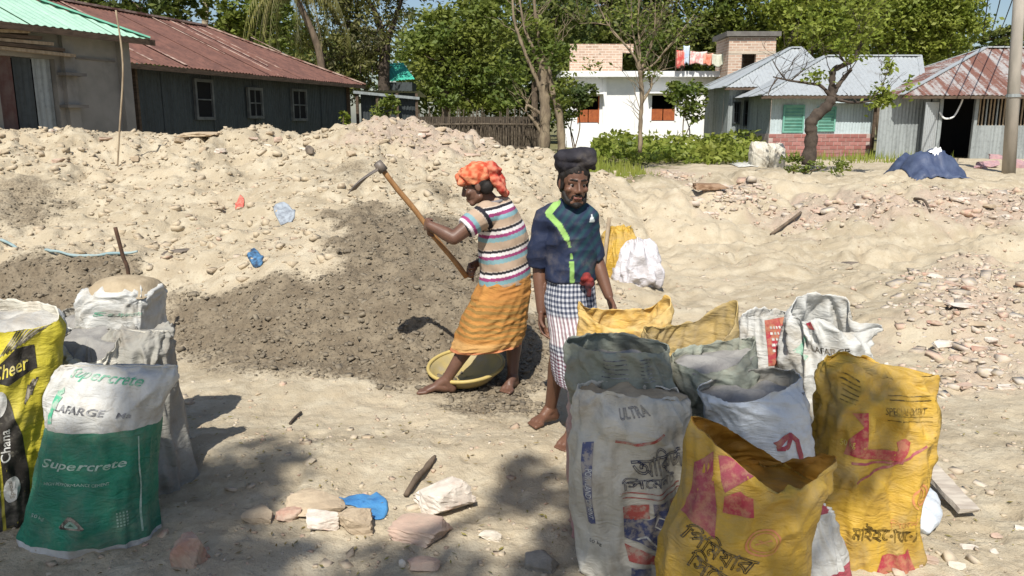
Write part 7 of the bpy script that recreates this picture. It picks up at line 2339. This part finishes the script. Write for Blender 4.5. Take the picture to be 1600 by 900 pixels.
    sv = t.ramp(t.math('SINE', t.math('MULTIPLY', vv_, 2 * math.pi / 0.022)), -0.3, 0.3)
    navyc = t.mix(t.ramp(vv_, 0.42, 0.48), (0.040, 0.050, 0.082), (0.10, 0.035, 0.05))
    mid = t.mix(0.45, navyc, (0.36, 0.37, 0.41))
    col = t.mix(su, navyc, mid); col2 = t.mix(su, mid, (0.50, 0.51, 0.54))
    col = t.mix(sv, col, col2)
    bandm = t.math('MULTIPLY', t.ramp(vv_, 0.27, 0.29), t.math('SUBTRACT', 1.0, t.ramp(vv_, 0.40, 0.42)))
    col = t.mix(t.math('MULTIPLY', bandm, 0.75), col, t.mix(su, (0.36, 0.24, 0.25), (0.74, 0.72, 0.72)))
    t.fin(col, 0.85, t.bump(t.noise(t.mapping(t.coord(), (1, 1, 0.6)), 20, 5, 0.6, 0.6), 0.5, 0.012), 0.15)
    def lr(py, l, r, b, Y=Y0, tilt=0.0):
        A, B = P(l, py, Y), P(r, py, Y); return ((A + B) / 2, (B.x - A.x) / 2, b, tilt)
    lungi(root, [lr(414, 860, 922, 0.09), lr(432, 855, 927, 0.105), lr(470, 851, 930, 0.135), lr(510, 857, 936, 0.15, Y0 - .02), lr(550, 861, 944, 0.165, Y0 - .04, -0.01), lr(582, 862, 950, 0.18, Y0 - .06, -0.03), lr(604, 866, 954, 0.185, Y0 - .07, -0.05)], t.m, 33, 0.016, 9, 0.6, hwr=0.003)
    # knot of red cloth at the waist
    q = Flesh(); c = P(918, 438, 4.13)
    for k in range(6):
        q.ell(c + Vector((random.uniform(-.03, .03), random.uniform(-.015, .02), random.uniform(-.03, .03))), ((0.026, 0, 0.006), (0, 0.02, 0), (-.004, 0, 0.018)))
    q.capsule(c, 0.02, c + Vector((0.01, -.005, -0.08)), 0.012)
    V, N, F = q.fuse(0.005, 2); V = V + N * (0.004 * vn3(V[:, 0] * 50, V[:, 1] * 50, V[:, 2] * 50, 7))[:, None]
    mk('waist_knot', V, F, cloth_mat('red_black_cloth', (0.28, 0.035, 0.03), c2=(0.03, 0.02, 0.025)), root, smooth=True)
    # bundle on the head
    q = Flesh()
    c = P(898, 246, 4.24)
    q.ell(c + Vector((0, 0, 0.000)), ((0.114, 0, -0.004), (0, 0.10, 0), (0, 0, 0.043)))
    q.ell(c + Vector((-0.018, 0, -0.035)), ((0.088, 0, 0), (0, 0.088, 0), (0, 0, 0.055)))
    q.capsule(c + Vector((-0.066, -0.05, 0.008)), 0.040, c + Vector((0.066, -0.05, 0.012)), 0.040)
    q.capsule(c + Vector((-0.07, -0.04, -0.018)), 0.040, c + Vector((0.07, -0.045, -0.014)), 0.042)
    q.capsule(c + Vector((0.085, -0.02, -0.02)), 0.026, c + Vector((0.098, -0.02, -0.05)), 0.014)
    V, N, F = q.fuse(0.005, 8)
    V = V + N * ((1 - 2 * np.abs(vn3(V[:, 0] * 9 + V[:, 2] * 8, V[:, 1] * 9, V[:, 2] * 16, 44))) * 0.006 + 0.003 * vn3(V[:, 0] * 40, V[:, 1] * 40, V[:, 2] * 40, 45))[:, None]
    b = mk('head_bundle', V, F, cloth_mat('black_bundle_cloth', (0.018, 0.017, 0.022), c2=(0.034, 0.032, 0.04), rough=0.75), origin=c - Vector((0, 0, .06)), smooth=True)
    tag(b, 'rolled black cloth pad carried on the head of the navy shirted man', 'head pad')
build_porter()

# ---------------------------------------------------------------- pan beside the worker
def build_pan():
    c = P(728, 571, 5.2)
    t = thing('mixing_pan', c - Vector((0, 0, .08)), 'shallow round yellow pan lying tilted in the dug soil behind the bare foot', 'pan')
    rot = Matrix.Rotation(R(9), 3, 'X') @ Matrix.Rotation(R(-4), 3, 'Y')
    prof = [(0.0, -0.085), (0.12, -0.083), (0.185, -0.065), (0.225, -0.025), (0.245, 0.0), (0.262, 0.006), (0.262, -0.006), (0.247, -0.012), (0.23, -0.035), (0.19, -0.075), (0.12, -0.092), (0.0, -0.094)]
    V, F = [], []
    n = 48
    for r, z in prof:
        for k in range(n):
            a = 2 * math.pi * k / n
            V.append(c + rot @ Vector((r * math.cos(a) * (1 + 0.01 * math.sin(3 * a)), r * math.sin(a), z + 0.004 * math.sin(2 * a + 1))))
    for i in range(len(prof) - 1):
        for k in range(n): F.append((i * n + k, i * n + (k + 1) % n, (i + 1) * n + (k + 1) % n, (i + 1) * n + k))
    mk('bowl', V, F, pm('dusty_yellow_plastic', (0.40, 0.31, 0.12), (0.33, 0.27, 0.14), 8, 0.5, 0.15, 40, c3=(0.34, 0.29, 0.2), s3=5), t, smooth=True)
    q = MB(); q.tube([c + rot @ Vector((0.256 * math.cos(a), 0.256 * math.sin(a), 0.006)) for a in np.linspace(0, 2 * math.pi, 49)], 0.013, 8, False)
    q.obj('rim', pm('pale_yellow_rim', (0.50, 0.38, 0.13), (0.42, 0.33, 0.13), 8, 0.5, 0.1, 40), t, smooth=True)
build_pan()
# ================================================================== ROCKS, STICKS, RAGS
def rock(name, label, px, py, w, h, mats, seed, cat='rock', group=None, cuts=7, depth=0.8, sink=0.25, rot=None, Y=None):
    """angular chunk whose seen outline is w x h pixels, resting with its foot at pixel row py"""
    g = G(px, py)
    Yc = g.y
    s = Yc * 1.03 / FPX
    W, D, Hh = w * s, w * s * depth, max(h * s * 0.95 - w * s * depth * 0.28, h * s * 0.45)
    rr = random.Random(seed)
    bm = bmesh.new(); bmesh.ops.create_cube(bm, size=2)
    big = w > 26
    bmesh.ops.subdivide_edges(bm, edges=bm.edges[:], cuts=9 if big else 3, use_grid_fill=True)
    for v in bm.verts:
        v.co.x *= 1 + 0.25 * v.co.y * rr.uniform(-1, 1) * 0.5
        v.co = v.co * (1.0 + 0.10 * mnoise.noise(v.co * 1.1 + Vector((seed, 0, 0))))
    for k in range(cuts + 3):
        n = Vector((rr.gauss(0, 1), rr.gauss(0, 1), rr.gauss(0.15, 0.8))).normalized()
        dd = rr.uniform(0.72, 1.12)
        for v in bm.verts:
            e = v.co.dot(n) - dd
            if e > 0: v.co -= n * e * 0.97
    bm.normal_update()
    a = rr.uniform(-.5, .5) if rot is None else rot
    M = Matrix.Rotation(a, 3, 'Z')
    z0 = gz(g.x, Yc + D * 0.4)
    c = Vector((g.x, Yc + D * 0.45, z0 + Hh * (0.5 - sink)))
    mx = max(abs(v.co.x) for v in bm.verts); mz = max(abs(v.co.z) for v in bm.verts)
    V = []
    for v in bm.verts:
        q = v.co + v.normal * 0.07 * mnoise.noise(v.co * 3.1 + Vector((0, seed, 0))) + v.normal * 0.045 * mnoise.noise(v.co * 8)
        V.append(c + M @ Vector((q.x * W / 2 / mx, q.y * D / 2, q.z * Hh / 2 / mz)))
    F = [[v.index for v in f.verts] for f in bm.faces]
    bm.free()
    o = mk(name, V, F, mats, origin=(c.x, c.y, z0))
    return tag(o, label, cat, group)

def stone_mat(name, a, b, c3=None, s=9):
    return pm(name, a, b, s, 0.9, 0.7, 45, 0.006, 0.2, c3=c3, s3=6, lo=0.4, hi=0.6)
M_LIME = stone_mat('mortar_crusted_brick', (0.64, 0.58, 0.50), (0.52, 0.45, 0.38), (0.50, 0.28, 0.20))
M_PINKSLAB = stone_mat('pink_brick_slab', (0.50, 0.36, 0.28), (0.43, 0.33, 0.26), (0.52, 0.42, 0.33))
M_TANROCK = stone_mat('tan_brick_chunk', (0.46, 0.37, 0.26), (0.38, 0.30, 0.21))
M_PALECHIP = stone_mat('pale_chip', (0.66, 0.60, 0.50), (0.56, 0.50, 0.41))
M_REDCHUNK = stone_mat('reddish_brick_chunk', (0.40, 0.24, 0.18), (0.44, 0.33, 0.25))
M_DARKSTONE = stone_mat('dark_stone', (0.12, 0.10, 0.085), (0.20, 0.165, 0.13))
M_BROWNSLAB = stone_mat('brown_clay_slab', (0.20, 0.12, 0.07), (0.30, 0.20, 0.13))

rock('brick_chunk', 'large mortar crusted white brick chunk beside the short stick', 694, 803, 96, 70, M_LIME, 5, 'brick chunk', depth=0.75, sink=0.12)
rock('brick_slab', 'broad flat pinkish brick slab below the white brick chunk', 655, 858, 104, 54, M_PINKSLAB, 12, 'brick slab', depth=0.9, sink=0.1)
rock('brick_chunk', 'biggest tan chunk of the heap in front of the blue rag', 484, 812, 100, 56, M_TANROCK, 23, 'brick chunk', sink=0.15)
rock('brick_chunk', 'squarish tan chunk right in front of the blue rag', 551, 836, 60, 56, M_TANROCK, 31, 'brick chunk', sink=0.12)
rock('brick_chunk', 'pebbly grey chunk lowest in the heap by the blue rag', 499, 836, 60, 40, M_LIME, 42, 'brick chunk', sink=0.12)
rock('brick_chunk', 'pink crumbly chunk at the left end of the heap by the blue rag', 447, 820, 44, 36, M_REDCHUNK, 55, 'brick chunk')
rock('brick_chunk', 'dull half buried chunk in tree shade left of the heap', 400, 824, 54, 38, M_TANROCK, 61, 'brick chunk')
rock('pale_stone', 'small cream stone lying alone right of the pink slab', 768, 840, 38, 22, M_PALECHIP, 77, 'stone')
rock('brick_chunk', 'upright reddish brick chunk standing at the foot of the green sack', 288, 900, 60, 70, M_REDCHUNK, 81, 'brick chunk', depth=0.7, sink=0.1)
rock('brick_chunk', 'mossy pink and cream chunk at the bottom edge below the slab', 662, 893, 58, 34, M_PINKSLAB, 93, 'brick chunk')
rock('pale_stone', 'little white stone below the pink slab by the bottom edge', 628, 892, 14, 16, M_PALECHIP, 95, 'stone')
rock('mud_lump', 'grey rough cement lump against the left side of the pale beige sack', 845, 893, 62, 50, stone_mat('grey_mud_lump', (0.30, 0.275, 0.235), (0.22, 0.20, 0.17)), 99, 'lump')
rock('dark_stone', 'dark upright stone on the pale bank left of the hoe blade', 483, 245, 14, 18, M_DARKSTONE, 101, 'stone')
rock('clay_slab', 'brown clay slab lying in the rubble right of the navy shirted man', 1112, 318, 52, 17, M_BROWNSLAB, 105, 'slab', depth=0.5)
rock('flat_stone', 'flat grey stone just below the brown clay slab', 1110, 338, 30, 12, M_LIME, 107, 'stone')
rock('dark_stone', 'small dark stone in the open sand right of the white sack', 1332, 414, 26, 12, M_DARKSTONE, 109, 'stone')
rock('dark_stone', 'dark lump half sunk in soil left of the iron rod', 270, 400, 44, 16, M_DARKSTONE, 113, 'stone')
rock('brick_chunk', 'pale chunk beside the shadow hollow in the right hand rubble', 1480, 545, 34, 22, M_LIME, 115, 'brick chunk')
# dug-out stones along the crest
rock('flat_stone', 'long flat slab of earth on the crest before the dark tin house', 310, 229, 84, 18, stone_mat('crest_slab', (0.50, 0.41, 0.29), (0.40, 0.31, 0.21)), 119, 'slab', depth=0.45)
grp = 'broken brick pieces in the rubble at the right'
k = 0
for (px, py, w, h) in [(1462, 452, 22, 12), (1490, 462, 30, 12), (1516, 470, 24, 12), (1470, 492, 34, 10), (1508, 500, 38, 10), (1540, 488, 22, 14), (1462, 520, 24, 10), (1528, 522, 26, 12), (1552, 540, 20, 14), (1500, 566, 26, 14), (1530, 560, 22, 14), (1486, 590, 22, 12), (1548, 584, 26, 12), (1512, 606, 28, 12), (1568, 560, 18, 12), (1440, 470, 18, 9), (1575, 606, 24, 12), (1480, 478, 22, 9)]:
    rock('brick_piece', 'broken brick piece lying in the rubble patch at the right', px, py, w, h, [M_LIME, M_PINKSLAB, M_REDCHUNK, M_TANROCK][k % 4], 200 + k, 'brick piece', grp, sink=0.15); k += 1
grp = 'pale rubble stones along the right hand track'
for (px, py, w, h) in [(1500, 330, 16, 10), (1525, 345, 20, 11), (1550, 335, 18, 10), (1575, 352, 20, 12), (1480, 350, 16, 9), (1540, 360, 18, 10), (1590, 338, 16, 10), (1460, 338, 14, 8), (1565, 322, 14, 9), (1510, 318, 14, 8), (1280, 340, 22, 10), (1310, 335, 18, 9), (1350, 332, 20, 9), (1255, 350, 18, 8), (1390, 338, 18, 9)]:
    rock('rubble_stone', 'pale rubble stone beside the track at the right', px, py, w, h, [M_LIME, M_PINKSLAB, M_TANROCK][k % 3], 260 + k, 'stone', grp, sink=0.15); k += 1
grp = 'loose stones on the crest of the mound'
for i in range(34):
    px = random.uniform(0, 760); py = random.uniform(212, 262)
    rock('mound_stone', 'loose stone near the crest of the pale mound', px, py, random.uniform(10, 24), random.uniform(7, 13), [M_TANROCK, M_LIME, M_PINKSLAB, M_TANROCK][i % 4], 320 + i, 'stone', grp, sink=0.2)
grp = 'pinkish rubble lumps by the utility pole'
for (px, py, w, h) in [(1548, 262, 30, 22), (1562, 250, 22, 16), (1535, 264, 18, 12), (1592, 262, 26, 24), (1600, 246, 20, 16)]:
    rock('rubble_lump', 'pinkish rubble lump heaped at the foot of the utility pole', px, py, w, h, stone_mat('pink_lump', (0.42, 0.26, 0.26), (0.34, 0.22, 0.24)), 400 + k, 'rubble', grp); k += 1
grp = 'small pale stones on the near ground at the right'
for (px, py, w, h) in [(1565, 838, 24, 10), (1598, 830, 18, 12), (1520, 862, 30, 10), (1452, 888, 34, 18), (1500, 896, 30, 12), (1555, 868, 16, 9), (1436, 896, 18, 14)]:
    rock('pale_stone', 'small pale stone on the sand right of the tall yellow sack', px, py, w, h, [M_PALECHIP, M_LIME, M_PINKSLAB][k % 3], 430 + k, 'stone', grp); k += 1

def stick(name, label, pts, r, mat, cat='stick', seg=8):
    q = MB(); q.tube(smoothpath(pts, 4), r, seg)
    o = q.obj(name, mat, origin=pts[0], smooth=True)
    return tag(o, label, cat)
def gp(px, py, dz=0.0):
    g = G(px, py); return Vector((g.x, g.y, gz(g.x, g.y) + dz))
M_RUSTROD = pm('rusty_iron_rod', (0.055, 0.035, 0.025), (0.10, 0.055, 0.035), 14, 0.8, 0.3, 60, 0.002)
a = P(202, 440, 5.6); a.z = gz(a.x, a.y) - 0.1
stick('iron_rod', 'rusty iron rod stuck upright in the dark soil behind the left sacks', [a, P(202, 436, 5.6), P(192, 400, 5.6), P(180, 355, 5.6)], 0.014, M_RUSTROD, 'iron rod')
b = gp(181, 255)
q = MB(); q.tube(smoothpath([b - Vector((0, 0, .1)), P(187, 200, b.y), P(192, 100, b.y), P(181, 16, b.y)], 5), 0.012, 6); o = q.obj('thin_pole', M_WOODLT, origin=b, smooth=True); tag(o, 'thin bamboo wand stuck in the mound before the grey cement house', 'pole')
stick('bark_stick', 'knobbly dark stick lying by the white brick chunk', [gp(634, 778, .015), gp(650, 758, .03), gp(664, 738, .025), gp(680, 718, .02)], [0.012, 0.013, 0.013, 0.014, 0.016, 0.018, 0.015, 0.014, 0.013, 0.017, 0.015, 0.012, 0.008], M_BARK, 'stick')
stick('twig', 'short dark twig lying in the open sand', [gp(453, 663, .008), gp(462, 653, .014), gp(470, 643, .012)], 0.008, M_BARK_DK, 'twig')
stick('twig', 'curved twig on the rubble at the right', [gp(1428, 318, .02), gp(1442, 330, .08), gp(1451, 350, .02)], 0.018, M_BARK, 'twig')
stick('twig', 'straight twig lying on the rubble left of the curved one', [gp(1205, 362, .03), gp(1240, 350, .05), gp(1250, 342, .03)], 0.022, M_BARK, 'twig')

def plank():
    a, b = gp(1432, 742, 0.10), gp(1512, 812, 0.045)
    q = MB(); d = (b - a)
    rot = d.to_track_quat('X', 'Z').to_matrix()
    V, F = [], []
    n = 14
    prof = [(-0.045, -0.011), (0.045, -0.011), (0.047, 0.011), (-0.043, 0.013)]
    for i in range(n + 1):
        s = i / n; p = a + d * s
        for k, (y, z) in enumerate(prof):
            j = 0.006 * mnoise.noise(Vector((s * 6, k * 3.1, 0)))
            V.append(p + rot @ Vector((0.02 * mnoise.noise(Vector((k * 5.3, 1, 2))) if i in (0, n) else 0, y + j, z + 0.004 * mnoise.noise(Vector((s * 9, k, 5))))))
    for i in range(n):
        for k in range(4): F.append((i * 4 + k, i * 4 + (k + 1) % 4, i * 4 + 4 + (k + 1) % 4, i * 4 + 4 + k))
    F += [(3, 2, 1, 0), tuple(range(n * 4, n * 4 + 4))]
    o = mk('weathered_plank', V, F, pm('grey_weathered_wood', (0.50, 0.45, 0.38), (0.36, 0.31, 0.26), 6, 0.9, 0.6, 50, 0.004, stretch=(1, 6, 6)))
    tag(o, 'short weathered plank lying on the sand right of the tall yellow sack', 'plank')
    # white sack lying under it
    c = gp(1440, 806)
    V, F = [], []
    n, m = 28, 14
    for j in range(m + 1):
        for i in range(n):
            th = 2 * math.pi * i / n; ph = math.pi * j / m
            x, y, z = math.sin(ph) * math.cos(th), math.cos(ph), math.sin(ph) * math.sin(th)
            w = 1 + 0.12 * mnoise.noise(Vector((x * 2, y * 3, z * 2 + 7)))
            V.append(c + Vector((0.085 * x * w + 0.08 * y, 0.19 * y, 0.025 + (0.05 * z + 0.012 * math.sin(9 * y + 5 * x)) * w)))
    for j in range(m):
        for i in range(n): F.append((j * n + i, j * n + (i + 1) % n, (j + 1) * n + (i + 1) % n, (j + 1) * n + i))
    o = mk('fallen_sack', V, F, M_BLUEWHITE, smooth=True)
    tag(o, 'smooth white sack end lying under the weathered plank', 'sack')
plank()

def rag(name, label, pts, mat, lift=0.02, seed=0, cat='rag', cols=16):
    """crumpled cloth or plastic lying on the ground inside the outline read in the photograph"""
    w = [gp(*p) for p in pts]
    c = sum(w, Vector()) / len(w)
    rings = 12
    V, F = [Vector((c.x, c.y, gz(c.x, c.y) + lift))], []
    outl = smoothpath(w + [w[0]], 3)[:-1]
    n = len(outl)
    for r in range(1, rings + 1):
        f = r / rings
        for i, p in enumerate(outl):
            q = c.lerp(p, f * (1 + 0.08 * mnoise.noise(Vector((i * 0.9, seed, r * 0.2)))))
            h = lift * (1 - f) * 0.5 + lift * (0.35 + 0.9 * (1 - 2 * abs(mnoise.noise(Vector((q.x * 9, q.y * 15, seed))))) * (1 - 0.5 * f)) * (1.0 if r < rings else 0.3)
            V.append(Vector((q.x, q.y, gz(q.x, q.y) + max(h, 0.003))))
    for i in range(n): F.append((0, 1 + i, 1 + (i + 1) % n))
    for r in range(rings - 1):
        for i in range(n): F.append((1 + r * n + i, 1 + (r + 1) * n + i, 1 + (r + 1) * n + (i + 1) % n, 1 + r * n + (i + 1) % n))
    o = mk(name, V, F, mat, smooth=True)
    md = o.modifiers.new('thick', 'SOLIDIFY'); md.thickness = 0.003
    return tag(o, label, cat)
M_BLUERAG = pm('blue_plastic_rag', (0.045, 0.17, 0.40), (0.08, 0.26, 0.50), 14, 0.5, 0.5, 60, 0.008)
rag('blue_rag', 'crumpled blue plastic rag behind the tan brick heap', [(528, 782), (556, 772), (590, 772), (606, 790), (600, 808), (580, 812), (556, 796), (534, 792)], M_BLUERAG, 0.012, 3)
rag('red_scrap', 'tiny red plastic scrap on the pale bank', [(368, 320), (376, 314), (382, 318), (376, 332), (369, 332)], pm('red_scrap_plastic', (0.55, 0.09, 0.07), (0.6, 0.2, 0.15), 20), 0.03, 5, 'scrap')
rag('blue_scrap', 'blue plastic scrap in the small hollow of the bank', [(386, 408), (398, 402), (412, 408), (410, 422), (396, 424)], pm('blue_scrap_plastic', (0.08, 0.20, 0.36), (0.03, 0.05, 0.09), 20), 0.03, 7, 'scrap')
rag('grey_scrap', 'bluish grey plastic scrap above the hollow of the bank', [(428, 342), (445, 336), (462, 343), (450, 352), (434, 350)], pm('grey_scrap_plastic', (0.34, 0.38, 0.42), (0.2, 0.22, 0.25), 20), 0.02, 9, 'scrap')
rag('white_cloth', 'crumpled white plastic sheet beside the small white sacks by the brick base', [(1140, 258), (1150, 240), (1166, 234), (1182, 244), (1190, 260), (1164, 264)], M_WHITESACK, 0.10, 11, 'sheet')

# teal rope across the left bank
pts = [gp(px, py, 0.05) for px, py in ((-40, 372), (0, 377), (40, 386), (75, 396), (110, 403), (150, 405), (190, 406), (216, 404))]
q = MB(); sp = smoothpath(pts, 6); q.tube([p + Vector((0, 0, -0.03 + 0.03 * mnoise.noise(p * 5))) for p in sp], [0.014 + 0.008 * mnoise.noise(p * 9) for p in sp], 7); o = q.obj('plastic_strip', pm('teal_strip_plastic', (0.08, 0.20, 0.24), (0.30, 0.38, 0.38), 3, 0.6, 0.4, 30), smooth=True)
tag(o, 'twisted teal plastic strip lying along the left bank', 'plastic strip')

# yellow and white sacks on the sand behind the navy shirted man
def mid_sacks():
    g = G(962, 440); Y = g.y
    z = gz(g.x, Y)
    s = Sack('yellow_sack', 'half filled yellow sack standing on the sand behind the navy shirted man', Y + 0.12,
             [(None, 946, 985, 0.16), (420, 944, 990, 0.18), (385, 946, 988, 0.16), (365, 948, 985, 0.07), (355, 952, 980, 0.02)], M_YEL, seed=301, wr=0.02)
    s = Sack('white_sack', 'bulging white sack slumped against the yellow sack on the sand', Y - 0.02,
             [(None, 964, 1022, 0.18), (430, 961, 1030, 0.23), (410, 964, 1027, 0.22), (390, 974, 1018, 0.15), (376, 985, 1006, 0.05)], sack_mat('clean_white_cloth', (0.58, 0.56, 0.58), (0.50, 0.48, 0.50), (0.4, 0.35, 0.31)), seed=311, wr=0.026)
    q = MB(); q.tube([Vector((P(940, 430, Y - .1).x, Y - .1, z - .05)), P(952, 340, Y + .05)], 0.021, 8); o = q.obj('leaning_stick', M_WOODLT, smooth=True)
    tag(o, 'straight stick leaning on the yellow sack behind the navy shirted man', 'stick')
    rock('dark_stone', 'grey stone at the foot of the bulging white sack', 1000, 446, 34, 14, M_TANROCK, 501, 'stone')
    g = G(1200, 262); Y = g.y
    for k, (l, r, t_, lab) in enumerate(((1173, 1198, 222, 'small upright white sack by the brick base, left of the pair'), (1199, 1224, 224, 'small upright white sack by the brick base, right of the pair'))):
        Sack('white_sack', lab, Y, [(None, l, r, 0.25), (245, l - 1, r + 1, 0.28, 3.5), (232, l, r, 0.24, 3.5), (t_ + 2, l + 1, r - 1, 0.12), (t_, l + 3, r - 3, 0.05)], M_PALESACK, seed=320 + k, wr=0.010, group='pair of white sacks by the brick base')
mid_sacks()

def tarp():
    g = G(1445, 285); Yc = g.y + 0.9
    s = Yc / FPX
    V, F = [], []
    nx, ny = 40, 24
    cx = P(1445, 270, Yc).x; hw = 45 * s
    for j in range(ny + 1):
        for i in range(nx + 1):
            u, v = i / nx * 2 - 1, j / ny * 2 - 1
            prof = np.interp(u, [-1, -.8, -.55, -.3, 0, .3, .55, .75, .9, 1], [0.0, .50, .86, 1.0, .92, .86, .60, .40, .16, 0.0])
            h = 0.43 * prof * max(0, 1 - abs(v) ** 2.2)
            h += (0.10 * mnoise.noise(Vector((u * 3, v * 3, 3))) + 0.05 * (1 - 2 * abs(mnoise.noise(Vector((u * 6 + v * 2, v * 2, 9)))))) * min(1, h * 4)
            x = cx + hw * u * (1 + .05 * v); y = Yc + 0.95 * v
            V.append((x, y, gz(x, y) + max(h, 0.012)))
    for j in range(ny):
        for i in range(nx): F.append((j * (nx + 1) + i, j * (nx + 1) + i + 1, (j + 1) * (nx + 1) + i + 1, (j + 1) * (nx + 1) + i))
    o = mk('tarpaulin', V, F, pm('navy_tarpaulin', (0.05, 0.067, 0.125), (0.075, 0.098, 0.165), 4, 0.5, 0.4, 20, 0.02), smooth=True)
    md = o.modifiers.new('thick', 'SOLIDIFY'); md.thickness = 0.01
    tag(o, 'navy blue tarpaulin draped over a heap before the black doorway', 'tarpaulin')
    V2, F2 = [], []
    for j in range(5):
        for i in range(7):
            u, v = -0.16 + 0.3 * i / 6, -0.55 + 0.28 * j / 4
            ii, jj = (u + 1) / 2 * nx, (v + 1) / 2 * ny
            a = V[int(round(jj)) * (nx + 1) + int(round(ii))]
            V2.append((cx + hw * u, Yc + .95 * v, a[2] + 0.03))
    for j in range(4):
        for i in range(6): F2.append((j * 7 + i, j * 7 + i + 1, (j + 1) * 7 + i + 1, (j + 1) * 7 + i))
    o2 = mk('patch', V2, F2, M_WHITE, o, smooth=True)
tarp()

# dry leaves and straw fallen from the roadside tree
x, y = wedge(900, 2.3, 4.6, 1.0)
zz = gzs(x, y)[0] + 0.008
V, F = leaves_np(np.stack([x, y, zz], 1), 0.030, aspect=0.35)
V[:, 2] = np.repeat(zz, 4) + (V[:, 2] - np.repeat(zz, 4)) * 0.35 + 0.003
o = mk('leaf_litter', V, F, leaf_mat('dry_leaf_litter', [(0.22, 0.15, 0.07), (0.14, 0.09, 0.045), (0.30, 0.22, 0.11), (0.09, 0.065, 0.04)], 0.1))
tag(o, 'dry leaves and straw bits littering the near ground', kind='stuff')
